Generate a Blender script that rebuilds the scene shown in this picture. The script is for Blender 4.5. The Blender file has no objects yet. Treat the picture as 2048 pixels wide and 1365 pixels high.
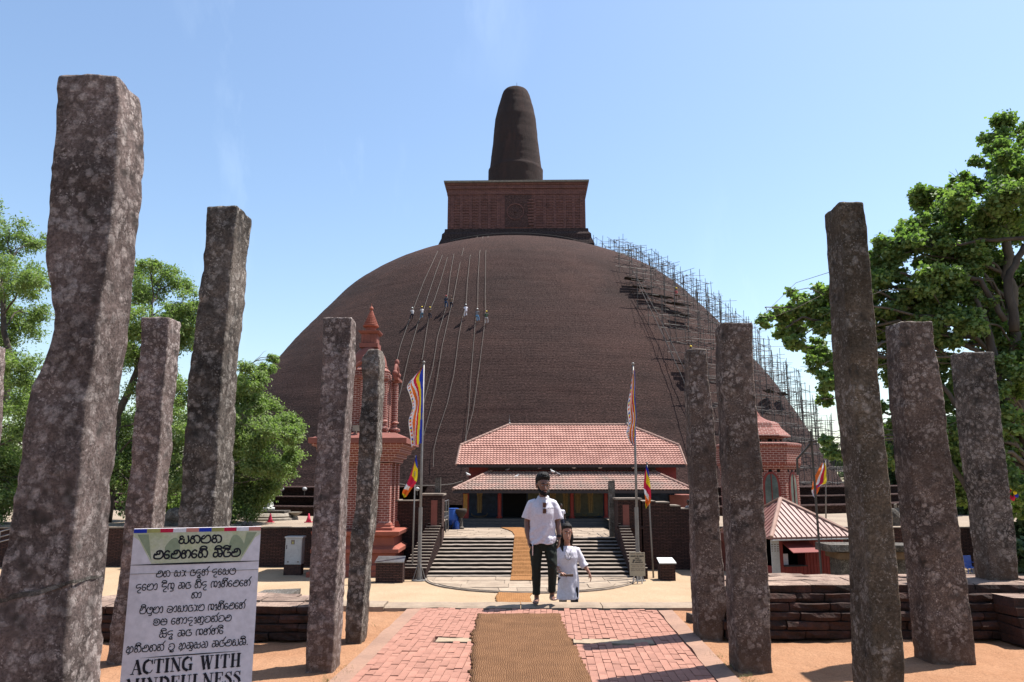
import bpy, bmesh, math, random
import numpy as np
from mathutils import Vector, Matrix, noise
random.seed(7); np.random.seed(7)
SC = bpy.context.scene
COL = SC.collection
R = math.radians
# ------------------------------------------------------------------ camera, sky, sun, exposure
CAM_Z = 1.7; F = 1482.0; PITCH = R(10.62)
cd = bpy.data.cameras.new('camera'); cam = bpy.data.objects.new('camera', cd); COL.objects.link(cam)
cam.location = (0, 0, CAM_Z); cam.rotation_euler = (R(90) + PITCH, 0, 0)
cd.sensor_width = 36; cd.lens = F / 2048 * 36; cd.clip_start = 0.05; cd.clip_end = 3000
SC.camera = cam
SUN = Vector((.38, .17, .905)).normalized()
sun_el = math.asin(SUN.z); sun_az = math.atan2(SUN.x, SUN.y)
w = bpy.data.worlds.new('World'); SC.world = w; w.use_nodes = True
nt = w.node_tree; nt.nodes.clear()
def wn(t): return nt.nodes.new(t)
sky = wn('ShaderNodeTexSky'); sky.sky_type = 'NISHITA'; sky.sun_disc = False
sky.sun_elevation = sun_el; sky.sun_rotation = sun_az
sky.air_density = 1.25; sky.dust_density = 1.0; sky.ozone_density = 2.6; sky.altitude = 100
bg = wn('ShaderNodeBackground'); out = wn('ShaderNodeOutputWorld')
bg.inputs['Strength'].default_value = 0.10
tc = wn('ShaderNodeTexCoord'); mp = wn('ShaderNodeMapping')
mp.inputs['Rotation'].default_value = (0.1, 0.25, 0.3); mp.inputs['Scale'].default_value = (5, 1.6, 1.5)
ns = wn('ShaderNodeTexNoise'); ns.inputs['Scale'].default_value = 1.3; ns.inputs['Detail'].default_value = 7; ns.inputs['Roughness'].default_value = .62
mp2 = wn('ShaderNodeMapping'); ns2 = wn('ShaderNodeTexNoise'); ns2.inputs['Scale'].default_value = 2.2
rp = wn('ShaderNodeValToRGB'); rp.color_ramp.elements[0].position = .56; rp.color_ramp.elements[1].position = .8
rp2 = wn('ShaderNodeValToRGB'); rp2.color_ramp.elements[0].position = .5; rp2.color_ramp.elements[1].position = .7
ml = wn('ShaderNodeMath'); ml.operation = 'MULTIPLY'
ml2 = wn('ShaderNodeMath'); ml2.operation = 'MULTIPLY'; ml2.inputs[1].default_value = .38
mx = wn('ShaderNodeMixRGB'); mx.inputs['Color2'].default_value = (6.2, 7.2, 8.2, 1)
L = nt.links.new
L(tc.outputs['Generated'], mp.inputs['Vector']); L(mp.outputs[0], ns.inputs['Vector']); L(ns.outputs['Fac'], rp.inputs[0])
L(tc.outputs['Generated'], mp2.inputs['Vector']); L(mp2.outputs[0], ns2.inputs['Vector']); L(ns2.outputs['Fac'], rp2.inputs[0])
L(rp.outputs[0], ml.inputs[0]); L(rp2.outputs[0], ml.inputs[1]); L(ml.outputs[0], ml2.inputs[0])
L(ml2.outputs[0], mx.inputs['Fac']); L(sky.outputs[0], mx.inputs['Color1']); L(mx.outputs[0], bg.inputs[0]); L(bg.outputs[0], out.inputs[0])
sd = bpy.data.lights.new('sun', 'SUN'); sd.energy = 5.0; sd.angle = R(.53); sd.color = (1, .95, .88)
so = bpy.data.objects.new('sun', sd); COL.objects.link(so); so.rotation_euler = SUN.to_track_quat('Z', 'Y').to_euler()
so.location = (30, 20, 90)
SC.view_settings.view_transform = 'Standard'; SC.view_settings.look = 'None'
SC.view_settings.exposure = 1.05; SC.view_settings.gamma = 1
# ------------------------------------------------------------------ where a seen point stands
CP, SP = math.cos(PITCH), math.sin(PITCH)
def W(px, py, Y):
    v = (682 - py) / F                       # up over depth
    t = (CP * v + SP) / (CP - SP * v)        # world z over world y
    z = Y * t; dep = Y * CP + z * SP
    return Vector(((px - 1024) / F * dep, Y, CAM_Z + z))
def G(px, py, z):
    v = (682 - py) / F
    t = (CP * v + SP) / (CP - SP * v)
    return W(px, py, (z - CAM_Z) / t)
def X(px, Y, z):
    return (px - 1024) / F * (Y * CP + (z - CAM_Z) * SP)
# ------------------------------------------------------------------ materials
MATS = {}
def nodes(name):
    m = bpy.data.materials.new(name); m.use_nodes = True; n = m.node_tree
    n.nodes.clear(); o = n.nodes.new('ShaderNodeOutputMaterial'); b = n.nodes.new('ShaderNodeBsdfPrincipled')
    n.links.new(b.outputs[0], o.inputs[0]); MATS[name] = m
    return m, n, b, o
def coords(n, kind='Object', scale=(1, 1, 1)):
    t = n.nodes.new('ShaderNodeTexCoord'); mpn = n.nodes.new('ShaderNodeMapping'); mpn.inputs['Scale'].default_value = scale
    n.links.new(t.outputs[kind], mpn.inputs[0]); return mpn.outputs[0]
def tnoise(n, vec, scale, detail=5, rough=.6, dist=0):
    t = n.nodes.new('ShaderNodeTexNoise'); t.inputs['Scale'].default_value = scale; t.inputs['Detail'].default_value = detail
    t.inputs['Roughness'].default_value = rough; t.inputs['Distortion'].default_value = dist
    n.links.new(vec, t.inputs['Vector']); return t.outputs['Fac']
def tvor(n, vec, scale, feat='F1', out='Distance', rnd=1.0):
    t = n.nodes.new('ShaderNodeTexVoronoi'); t.feature = feat; t.inputs['Scale'].default_value = scale; t.inputs['Randomness'].default_value = rnd
    n.links.new(vec, t.inputs['Vector']); return t.outputs[out]
def ramp(n, fac, stops):
    t = n.nodes.new('ShaderNodeValToRGB'); e = t.color_ramp.elements
    while len(e) < len(stops): e.new(.5)
    for k, (p, c) in enumerate(stops):
        e[k].position = p; e[k].color = (c, c, c, 1) if isinstance(c, (int, float)) else (*c, 1)
    n.links.new(fac, t.inputs[0]); return t.outputs[0]
def mixc(n, fac, a, b, mode='MIX'):
    t = n.nodes.new('ShaderNodeMixRGB'); t.blend_type = mode
    for s, v in ((0, fac), (1, a), (2, b)):
        if isinstance(v, (int, float)): t.inputs[s].default_value = v if s == 0 else (v, v, v, 1)
        elif isinstance(v, tuple): t.inputs[s].default_value = (*v, 1)
        else: n.links.new(v, t.inputs[s])
    return t.outputs[0]
def mathn(n, op, a, b):
    t = n.nodes.new('ShaderNodeMath'); t.operation = op
    for s, v in ((0, a), (1, b)):
        if isinstance(v, (int, float)): t.inputs[s].default_value = v
        else: n.links.new(v, t.inputs[s])
    return t.outputs[0]
def bump(n, b, h, strength, dist):
    t = n.nodes.new('ShaderNodeBump'); t.inputs['Strength'].default_value = strength; t.inputs['Distance'].default_value = dist
    n.links.new(h, t.inputs['Height']); n.links.new(t.outputs[0], b.inputs['Normal'])
def put(n, b, col, rough=.8, metal=0, spec=.3):
    if isinstance(col, tuple): b.inputs['Base Color'].default_value = (*col, 1)
    else: n.links.new(col, b.inputs['Base Color'])
    b.inputs['Roughness'].default_value = rough; b.inputs['Metallic'].default_value = metal; b.inputs['Specular IOR Level'].default_value = spec
def rndtint(n, col, amt):
    oi = n.nodes.new('ShaderNodeObjectInfo')
    v = ramp(n, oi.outputs['Random'], [(0, 1 - amt), (1, 1 + amt * .0 + 0.0)])
    return mixc(n, 1.0, col, v, 'MULTIPLY')
def plain(name, c1, c2=None, scale=6, rough=.8, bmp=0, bs=60, metal=0, spec=.3, rnd=0, kind='Object', stretch=(1, 1, 1), bd=.01):
    m, n, b, o = nodes(name); v = coords(n, kind, stretch)
    c2 = c2 or tuple(x * .72 for x in c1)
    f = ramp(n, tnoise(n, v, scale, 6, .65), [(.35, 0.), (.65, 1.)])
    col = mixc(n, f, c1, c2)
    f2 = tnoise(n, v, scale * 9, 3, .6); col = mixc(n, 1, col, ramp(n, f2, [(.3, .82), (.7, 1.)]), 'MULTIPLY')
    if rnd: col = rndtint(n, col, rnd)
    put(n, b, col, rough, metal, spec)
    if bmp: bump(n, b, tnoise(n, v, bs, 5, .65), bmp, bd)
    return m
def lichen_stone(name, base, dark, pale, seed, lich=.5, warm=(.17, .098, .062)):
    m, n, b, o = nodes(name); v0 = coords(n, 'Object')
    mpn = n.nodes.new('ShaderNodeMapping'); mpn.inputs['Location'].default_value = (seed * 3.1, seed * 1.7, seed * .9); n.links.new(v0, mpn.inputs[0]); v = mpn.outputs[0]
    big = ramp(n, tnoise(n, v, 2.6, 6, .65), [(.36, 0.), (.62, 1.)])
    col = mixc(n, big, dark, base)
    nz = n.nodes.new('ShaderNodeTexNoise'); nz.inputs['Scale'].default_value = 7; nz.inputs['Detail'].default_value = 7; nz.inputs['Roughness'].default_value = .68; n.links.new(v, nz.inputs['Vector'])
    wv = mixc(n, .16, v, nz.outputs['Color'], 'ADD')
    d1 = tvor(n, wv, 17); msk = ramp(n, tnoise(n, v, 4.3, 4), [(.5 - lich * .22, 0.), (.62 - lich * .16, 1.)])
    spot = ramp(n, d1, [(.20, 1.), (.52, 0.)]); spot = mathn(n, 'MULTIPLY', spot, msk)
    col = mixc(n, mathn(n, 'MULTIPLY', spot, .72), col, pale)
    d2 = tvor(n, wv, 48); s2 = ramp(n, d2, [(.18, 1.), (.42, 0.)]); m2 = ramp(n, tnoise(n, v, 8, 5), [(.44, 0.), (.6, 1.)])
    col = mixc(n, mathn(n, 'MULTIPLY', mathn(n, 'MULTIPLY', s2, m2), .75), col, tuple(min(1, x * 1.2) for x in pale))
    ring = ramp(n, d1, [(.30, 0.), (.36, 1.), (.43, 0.)]); col = mixc(n, mathn(n, 'MULTIPLY', mathn(n, 'MULTIPLY', ring, msk), .35), col, pale)
    vst = n.nodes.new('ShaderNodeMapping'); vst.inputs['Scale'].default_value = (1, 1, .16); n.links.new(v, vst.inputs[0])
    run = ramp(n, tnoise(n, vst.outputs[0], 9, 6, .7), [(.52, 0.), (.68, 1.)]); col = mixc(n, mathn(n, 'MULTIPLY', run, .55), col, dark)
    wide = tnoise(n, v, .9, 3, .6); col = mixc(n, 1., col, ramp(n, wide, [(.35, .7), (.65, 1.3)]), 'MULTIPLY')
    blk = ramp(n, tnoise(n, v, 7.5, 7, .7), [(.56, 0.), (.66, 1.)]); col = mixc(n, mathn(n, 'MULTIPLY', blk, .75), col, (.025, .024, .022))
    sp = tnoise(n, v, 60, 6, .8); col = mixc(n, 1., col, ramp(n, sp, [(.34, .4), (.5, .95), (.66, 1.6)]), 'MULTIPLY')
    # soil splashed on the foot of the stone
    xyz = n.nodes.new('ShaderNodeSeparateXYZ'); n.links.new(v0, xyz.inputs[0])
    foot = ramp(n, mathn(n, 'ADD', xyz.outputs['Z'], mathn(n, 'MULTIPLY', tnoise(n, v, 3, 5), .9)), [(.35, .72), (1.25, 0.)])
    col = mixc(n, foot, col, warm)
    put(n, b, col, .92, 0, .15)
    h = mathn(n, 'ADD', mathn(n, 'MULTIPLY', tnoise(n, v, 24, 10, .82), 1.0), mathn(n, 'MULTIPLY', spot, .08))
    bump(n, b, h, 1., .035)
    return m
def brick_uv(name, c1, c2, mortar, bw=.24, bh=.075, mort=.012, rough=.85, noise_amt=.5, dark=(.03, .022, .02), wear=.3, bd=.01):
    m, n, b, o = nodes(name); v = coords(n, 'UV')
    t = n.nodes.new('ShaderNodeTexBrick'); t.inputs['Scale'].default_value = 1; t.inputs['Brick Width'].default_value = bw
    t.inputs['Row Height'].default_value = bh; t.inputs['Mortar Size'].default_value = mort; t.inputs['Mortar Smooth'].default_value = .2
    t.inputs['Color1'].default_value = (*c1, 1); t.inputs['Color2'].default_value = (*c2, 1); t.inputs['Mortar'].default_value = (*mortar, 1)
    n.links.new(v, t.inputs['Vector'])
    vo = coords(n, 'Object')
    f = ramp(n, tnoise(n, vo, .9, 7, .7), [(.45, 0.), (.75, wear * 2)])
    col = mixc(n, f, t.outputs['Color'], dark)
    col = mixc(n, 1, col, ramp(n, tnoise(n, vo, 9, 5, .7), [(.3, 1 - noise_amt * .6), (.7, 1.1)]), 'MULTIPLY')
    put(n, b, col, rough, 0, .2)
    h = mathn(n, 'SUBTRACT', mathn(n, 'MULTIPLY', tnoise(n, vo, 22, 4), .5), t.outputs['Fac'])
    bump(n, b, h, .8, bd)
    return m
# ------------------------------------------------------------------ meshes
def wloc(o):
    v = Vector((0, 0, 0))
    while o: v += o.location; o = o.parent
    return v
class MB:
    def __init__(s): s.v = []; s.f = []; s.m = []; s.uvc = None
    def add(s, vs, fs, mi=0):
        k = len(s.v); s.v.extend(Vector(x) for x in vs); s.f.extend(tuple(i + k for i in q) for q in fs); s.m.extend([mi] * len(fs)); return s
    def box(s, c, d, rz=0, mi=0, jit=0, taper=1, rx=0):
        hx, hy, hz = d[0] / 2, d[1] / 2, d[2] / 2
        M = Matrix.Rotation(rz, 4, 'Z') @ Matrix.Rotation(rx, 4, 'X')
        vs = []
        for z, t in ((-hz, 1), (hz, taper)):
            for x, y in ((-hx, -hy), (hx, -hy), (hx, hy), (-hx, hy)):
                p = Vector((x * t, y * t, z))
                if jit: p += Vector((random.uniform(-jit, jit), random.uniform(-jit, jit), random.uniform(-jit, jit)))
                vs.append(Vector(c) + M @ p)
        return s.add(vs, [(3, 2, 1, 0), (4, 5, 6, 7), (0, 1, 5, 4), (1, 2, 6, 5), (2, 3, 7, 6), (3, 0, 4, 7)], mi)
    def bb(s, x0, x1, y0, y1, z0, z1, mi=0): return s.box(((x0 + x1) / 2, (y0 + y1) / 2, (z0 + z1) / 2), (x1 - x0, y1 - y0, z1 - z0), mi=mi)
    def rings(s, rs, cap=True, mi=0, close=True):
        k = len(s.v); n = len(rs[0])
        for r in rs: s.v.extend(Vector(p) for p in r)
        e = n if close else n - 1
        for i in range(len(rs) - 1):
            for j in range(e):
                a = k + i * n + j; b = k + i * n + (j + 1) % n
                s.f.append((a, b, b + n, a + n)); s.m.append(mi)
        if cap:
            s.f.append(tuple(k + j for j in reversed(range(n)))); s.m.append(mi)
            s.f.append(tuple(k + (len(rs) - 1) * n + j for j in range(n))); s.m.append(mi)
        return s
    def path(s, pts, rad, n=8, cap=True, mi=0, flat=None, up=None):
        pts = [Vector(p) for p in pts]; rs = []
        if isinstance(rad, (int, float)): rad = [rad] * len(pts)
        ref = up
        for i, p in enumerate(pts):
            t = (pts[min(i + 1, len(pts) - 1)] - pts[max(i - 1, 0)])
            t = t.normalized() if t.length > 1e-9 else Vector((0, 0, 1))
            if ref is None: ref = Vector((1, 0, 0)) if abs(t.x) < .9 else Vector((0, 1, 0))
            a = (ref - t * ref.dot(t)).normalized(); b = t.cross(a); ref = a
            r = rad[i]; ra, rb = (r if isinstance(r, tuple) else (r, r))
            rs.append([p + a * math.cos(q) * ra + b * math.sin(q) * rb for q in [2 * math.pi * j / n for j in range(n)]])
        return s.rings(rs, cap, mi)
    def lathe(s, prof, c=(0, 0, 0), n=24, mi=0, rot=0, sq=False, cap=True):
        rs = []
        for r, z in prof:
            if sq: ring = [(c[0] + r * x, c[1] + r * y, c[2] + z) for x, y in rotsq(rot)]
            else: ring = [(c[0] + r * math.cos(a), c[1] + r * math.sin(a), c[2] + z) for a in [rot + 2 * math.pi * j / n for j in range(n)]]
            rs.append(ring)
        return s.rings(rs, cap, mi)
    def ell(s, c, r, n=10, M=None, mi=0):
        rs = []
        for i in range(n + 1):
            a = -math.pi / 2 + math.pi * i / n; a = max(-1.5, min(1.5, a))
            ring = []
            for j in range(2 * n):
                q = 2 * math.pi * j / (2 * n); p = Vector((r[0] * math.cos(a) * math.cos(q), r[1] * math.cos(a) * math.sin(q), r[2] * math.sin(a)))
                if M: p = M @ p
                ring.append(Vector(c) + p)
            rs.append(ring)
        return s.rings(rs, True, mi)
    def poly(s, pts, mi=0): return s.add(pts, [tuple(range(len(pts)))], mi)
    def prism(s, pts, off, mi=0):
        n = len(pts); off = Vector(off); a = [Vector(p) for p in pts]
        return s.add(a + [p + off for p in a], [tuple(range(n)), tuple(reversed(range(n, 2 * n)))] + [(i, i + n, (i + 1) % n + n, (i + 1) % n) for i in range(n)], mi)
    def build(s, name, mats, parent=None, smooth=False, uv=None, at=None, fixn=True):
        off = wloc(parent) if parent else Vector((0, 0, 0))
        loc = Vector((0, 0, 0))
        if at is not None: loc = Vector(at) - off; off = Vector(at)
        me = bpy.data.meshes.new(name)
        me.from_pydata([tuple(p - off) for p in s.v], [], s.f)
        mats = mats if isinstance(mats, (list, tuple)) else [mats]
        for m in mats: me.materials.append(MATS[m] if isinstance(m, str) else m)
        if len(mats) > 1: me.polygons.foreach_set('material_index', s.m)
        if fixn:
            b = bmesh.new(); b.from_mesh(me); bmesh.ops.recalc_face_normals(b, faces=b.faces); b.to_mesh(me); b.free()
        if smooth: me.polygons.foreach_set('use_smooth', [True] * len(me.polygons))
        if uv: boxuv(me, uv, off)
        me.update()
        o = bpy.data.objects.new(name, me); COL.objects.link(o); o.location = loc
        if parent: o.parent = parent
        return o
def rotsq(rot):
    return [(math.cos(rot + math.pi / 4 + k * math.pi / 2) * math.sqrt(2), math.sin(rot + math.pi / 4 + k * math.pi / 2) * math.sqrt(2)) for k in range(4)]
def boxuv(me, kind, off):
    lay = me.uv_layers.new(name='UVMap'); uvs = []
    for p in me.polygons:
        nrm = p.normal
        if abs(nrm.z) > .95: t = Vector((1, 0, 0)); q = Vector((0, 1, 0))
        else: t = Vector((-nrm.y, nrm.x, 0)).normalized(); q = nrm.cross(t); q = -q if q.z < 0 else q
        for li in p.loop_indices:
            co = me.vertices[me.loops[li].vertex_index].co
            uvs += [co.dot(t), co.dot(q) if abs(nrm.z) > .3 else co.z]
    lay.data.foreach_set('uv', uvs)
def tag(o, label=None, cat=None, group=None, kind=None):
    if label: o['label'] = label
    if cat: o['category'] = cat
    if group: o['group'] = group
    if kind: o['kind'] = kind
    return o
def thing(name, label, cat, loc, group=None, rz=0):
    o = bpy.data.objects.new(name, None); COL.objects.link(o); o.location = loc; o.empty_display_size = .2; o.rotation_euler[2] = rz
    return tag(o, label, cat, group)
def copy_part(o, parent, loc, rot=None, scale=None):
    c = o.copy(); COL.objects.link(c); c.parent = parent; c.location = loc
    if rot: c.rotation_euler = rot
    if scale: c.scale = scale
    return c
def copy_tree(o, parent=None):
    c = o.copy(); COL.objects.link(c); c.parent = parent
    for ch in [x for x in bpy.data.objects if x.parent == o]: copy_tree(ch, c)
    return c
def fbm(p, s, o=4):
    return noise.fractal(Vector(p) * s, 1.0, 2.0, o)
# ------------------------------------------------------------------ colours
lichen_stone('granite', (.165, .138, .118), (.055, .047, .041), (.42, .38, .34), 1, .6)
lichen_stone('granite_pale', (.235, .178, .162), (.105, .082, .075), (.50, .43, .40), 4, .85)
lichen_stone('granite_green', (.150, .118, .084), (.08, .064, .046), (.34, .31, .27), 7, .15)
lichen_stone('granite_brown', (.165, .125, .102), (.068, .052, .045), (.40, .35, .31), 9, .35)
lichen_stone('old_stone', (.11, .095, .082), (.045, .04, .035), (.22, .21, .19), 12, .4, (.11, .095, .08))
plain('concrete', (.28, .245, .2), (.18, .155, .13), 3, .9, .5, 50)
plain('kerb_concrete', (.31, .185, .13), (.24, .145, .105), 2.5, .9, .5, 60)
plain('sill_stone', (.31, .235, .17), (.22, .165, .12), 2.5, .9, .5, 40)
plain('paver', (.36, .178, .130), (.32, .150, .108), 5, .85, .35, 70, rnd=.22)
plain('paver_bed', (.07, .035, .026), None, 8, .95, .5)
plain('patch_mortar', (.35, .27, .19), (.27, .205, .14), 14, .95, .6, 80)
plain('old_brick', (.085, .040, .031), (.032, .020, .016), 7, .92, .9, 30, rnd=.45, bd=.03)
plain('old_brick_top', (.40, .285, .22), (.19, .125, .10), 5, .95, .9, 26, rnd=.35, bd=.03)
plain('mortar_line', (.24, .18, .14), (.1, .07, .055), 9, .95, .8, 40)
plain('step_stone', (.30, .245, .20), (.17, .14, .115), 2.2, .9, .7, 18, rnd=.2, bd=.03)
plain('riser_stone_shaded', (.065, .050, .042), (.028, .022, .019), 3, .95, .7, 18, rnd=.2, bd=.03)  # step stone darkened: the risers' shade put into the colour, with weathered stain
plain('slab_stone', (.37, .29, .215), (.27, .205, .15), 1.6, .9, .6, 14, rnd=.25)
plain('terracotta', (.29, .085, .055), (.24, .07, .046), 2, .75, .2, 40)
plain('terracotta_dull', (.22, .075, .058), (.17, .06, .046), 2, .8, .2, 40)
plain('roof_tile_worn', (.40, .235, .19), (.25, .185, .155), .8, .8, .3, 30)
plain('roof_tile', (.43, .23, .185), (.30, .145, .115), 1.0, .75, .3, 30, rnd=0)
plain('roof_ridge', (.33, .21, .17), (.25, .15, .12), 2, .8, .2)
plain('red_wall', (.21, .035, .03), (.16, .027, .025), 2, .7, .1)
plain('red_column', (.30, .04, .03), (.22, .03, .025), 3, .6)
plain('dark_timber', (.045, .035, .035), None, 3, .7)
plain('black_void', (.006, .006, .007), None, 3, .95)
plain('plinth_paint', (.10, .095, .09), (.075, .072, .068), 3, .7)
plain('steel', (.30, .30, .31), (.2, .2, .21), 4, .38, 0, metal=.85)
plain('pole_paint', (.22, .21, .20), (.16, .15, .145), 3, .5, 0, metal=.3)
plain('scaffold_steel', (.085, .075, .07), (.055, .048, .044), 2, .6, 0, metal=.2)
plain('scaffold_plank', (.05, .037, .028), (.025, .02, .016), 2, .9)
plain('rope', (.19, .17, .15), None, 9, .9)
plain('bark', (.085, .07, .06), (.045, .035, .03), 3, .95, .8, 24, stretch=(1, 1, .3), bd=.02)
plain('bark_pale', (.15, .125, .105), (.085, .07, .06), 2, .95, .7, 20, stretch=(1, 1, .3), bd=.02)
plain('blue_plastic', (.02, .09, .38), (.018, .07, .3), 4, .4, spec=.5)
plain('cone_red', (.55, .03, .08), None, 4, .6)
plain('white_paint', (.62, .62, .6), (.5, .5, .48), 3, .6)
plain('cabinet_grey', (.42, .42, .42), (.35, .35, .35), 2, .5)
plain('banner_white', (.70, .645, .675), (.65, .60, .63), 3, .6, spec=.25)
plain('notice_cream', (.36, .32, .24), (.32, .28, .21), 3, .7)
plain('ink', (.012, .012, .02), None, 3, .7)
plain('ink_faded', (.2, .16, .13), None, 3, .8)
for nm, c in (('f_blue', (.015, .04, .42)), ('f_yellow', (.80, .62, .02)), ('f_red', (.60, .015, .06)), ('f_white', (.80, .78, .80)), ('f_orange', (.80, .17, .02)), ('f_pink', (.62, .25, .2)), ('f_black', (.03, .03, .03))):
    plain(nm, c, tuple(x * .85 for x in c), 8, .8)
plain('b_green', (.46, .48, .27), (.58, .57, .44), 9, .6)
plain('b_leaf', (.25, .30, .18), (.30, .34, .22), 6, .6)
plain('b_yellow', (.42, .40, .13), None, 6, .6)
plain('mural_ochre', (.36, .25, .10), (.26, .17, .07), 9, .7)
plain('mural_gold', (.42, .24, .05), (.3, .15, .04), 9, .6)
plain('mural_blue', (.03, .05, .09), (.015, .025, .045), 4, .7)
plain('mural_green', (.12, .12, .08), (.08, .08, .055), 4, .7)
plain('skin_man', (.17, .082, .057), (.14, .066, .045), 6, .42, spec=.5)
plain('skin_woman', (.34, .17, .12), (.30, .145, .10), 6, .5, spec=.4)
plain('skin_dark', (.07, .035, .025), None, 6, .55)
plain('hair_black', (.007, .006, .006), (.012, .010, .010), 40, .7, .4, 160, spec=.2)
plain('shirt_white', (.62, .60, .66), (.58, .56, .63), 5, .85, .1, 300)
plain('trousers', (.013, .019, .014), (.010, .014, .011), 6, .85, .2, 300)
plain('leggings', (.012, .012, .018), None, 6, .85)
plain('eye_white', (.5, .48, .46), None, 3, .4)
plain('lips', (.22, .07, .06), None, 3, .5)
plain('lens_brown', (.04, .012, .012), None, 3, .15, spec=.7)
for nm, c in (('c_blue', (.03, .08, .2)), ('c_jeans', (.10, .2, .3)), ('c_navy', (.02, .025, .05)), ('c_pale', (.5, .48, .5)), ('c_red', (.4, .08, .08)), ('c_grey', (.2, .19, .2)), ('c_green', (.05, .08, .05)), ('c_yellow', (.7, .5, .05)), ('c_brown', (.15, .09, .06)), ('c_sky', (.15, .35, .6))):
    plain(nm, c, None, 6, .85)
brick_uv('tower_brick', (.20, .058, .045), (.165, .048, .038), (.44, .30, .26), .30, .115, .014, wear=.05, noise_amt=.3)
brick_uv('dark_brick', (.125, .060, .048), (.075, .040, .034), (.022, .014, .012), .32, .075, .018, wear=.35, noise_amt=.9, bd=.03)
brick_uv('harmika_brick', (.23, .105, .088), (.19, .085, .075), (.12, .062, .055), .6, .22, .03, wear=.25, noise_amt=.6, bd=.04)
def dome_mat(name, c1, c2, c3, streak=1.0):
    m, n, b, o = nodes(name); v = coords(n, 'UV'); vs = coords(n, 'UV', (.10, 1.0, 1)); 
    st = tnoise(n, coords(n, 'UV', (.30, 1.0, 1)), 4.5, 6, .75)                      # worn courses: thin level streaks
    fine = tnoise(n, coords(n, 'UV', (.8, 2.0, 1)), 3.6, 6, .9)
    big = tnoise(n, coords(n, 'UV', (.35, 1, 1)), .09, 7, .65)
    col = mixc(n, ramp(n, big, [(.36, 0.), (.64, 1.)]), c1, c2)
    col = mixc(n, ramp(n, tnoise(n, coords(n, 'UV', (.45, 1, 1)), .16, 8, .75), [(.5, 0.), (.72, .6)]), col, c3)
    col = mixc(n, 1., col, ramp(n, st, [(.34, .80), (.52, 1.), (.68, 1.2)]), 'MULTIPLY')
    col = mixc(n, 1., col, ramp(n, fine, [(.3, .6), (.5, 1.), (.72, 1.6)]), 'MULTIPLY')
    gr = tnoise(n, coords(n, 'UV', (.55, 1.7, 1)), 8.0, 3, .9); col = mixc(n, 1., col, ramp(n, gr, [(.36, .35), (.5, .95), (.66, 2.3)]), 'MULTIPLY')
    put(n, b, col, .95, 0, .1)
    wv = n.nodes.new('ShaderNodeTexWave'); wv.bands_direction = 'Y'; wv.inputs['Scale'].default_value = .9; wv.inputs['Distortion'].default_value = 1.2; wv.inputs['Detail'].default_value = 3
    n.links.new(v, wv.inputs['Vector'])
    h = mathn(n, 'ADD', mathn(n, 'MULTIPLY', st, .12), mathn(n, 'ADD', fine, mathn(n, 'MULTIPLY', wv.outputs['Fac'], .07)))
    bump(n, b, h, 1., .12)
    return m
dome_mat('dome_brick', (.047, .0265, .0230), (.032, .0205, .0185), (.070, .038, .031))
dome_mat('relief_brick', (.095, .052, .047), (.066, .04, .037), (.13, .07, .058))
dome_mat('spire_brick', (.052, .036, .033), (.038, .028, .027), (.085, .045, .038))
def ground_mat(name, c1, c2, peb, s1=1.1, bd=.02):
    m, n, b, o = nodes(name); v = coords(n, 'Object')
    col = mixc(n, ramp(n, tnoise(n, v, s1, 7, .65), [(.36, 0.), (.64, 1.)]), c1, c2)
    g = tnoise(n, v, 55, 4, .8); col = mixc(n, 1, col, ramp(n, g, [(.3, .62), (.5, 1.), (.7, 1.18)]), 'MULTIPLY')
    pb = ramp(n, tvor(n, v, 38), [(.06, 1.), (.13, 0.)]); pm = ramp(n, tnoise(n, v, 6, 3), [(.5, 0.), (.56, 1.)])
    col = mixc(n, mathn(n, 'MULTIPLY', mathn(n, 'MULTIPLY', pb, pm), .6), col, peb)
    put(n, b, col, .95, 0, .1)
    h = mathn(n, 'ADD', tnoise(n, v, 32, 6, .75), mathn(n, 'MULTIPLY', tnoise(n, v, 5.5, 6), 3.4)); bump(n, b, h, .75, bd)
    return m
ground_mat('orange_sand', (.32, .175, .10), (.275, .140, .076), (.11, .065, .04))
ground_mat('pale_sand', (.36, .265, .175), (.31, .22, .14), (.2, .14, .09), .35)
ground_mat('dry_field', (.12, .10, .055), (.15, .12, .07), (.3, .25, .2), .05)
ground_mat('terrace_paving', (.29, .235, .18), (.23, .18, .14), (.16, .13, .1), .25)
def coir(name, c1, c2, sc=26):
    m, n, b, o = nodes(name); v = coords(n, 'Object')
    nz = n.nodes.new('ShaderNodeTexNoise'); nz.inputs['Scale'].default_value = 5; n.links.new(v, nz.inputs['Vector'])
    vv = mixc(n, .03, v, nz.outputs['Color'], 'ADD')
    w1 = n.nodes.new('ShaderNodeTexWave'); w1.bands_direction = 'Y'; w1.inputs['Scale'].default_value = sc; w1.inputs['Distortion'].default_value = 5; w1.inputs['Detail'].default_value = 2; w1.inputs['Detail Scale'].default_value = 3
    n.links.new(vv, w1.inputs['Vector'])
    w2 = n.nodes.new('ShaderNodeTexWave'); w2.bands_direction = 'X'; w2.inputs['Scale'].default_value = sc * .8; w2.inputs['Distortion'].default_value = 6; w2.inputs['Detail'].default_value = 2
    n.links.new(vv, w2.inputs['Vector'])
    knot = mathn(n, 'MULTIPLY', w1.outputs['Fac'], w2.outputs['Fac'])
    col = mixc(n, ramp(n, knot, [(.05, 0.), (.5, 1.)]), c2, c1)
    col = mixc(n, 1, col, ramp(n, tnoise(n, v, 3, 5), [(.3, .8), (.7, 1.1)]), 'MULTIPLY')
    put(n, b, col, .95, 0, .1); bump(n, b, mathn(n, 'ADD', knot, tnoise(n, v, 90, 4, .8)), .8, .008); return m
coir('coir', (.25, .135, .070), (.095, .045, .022), 20); coir('coir_orange', (.30, .15, .06), (.20, .09, .034), 5)
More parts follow.
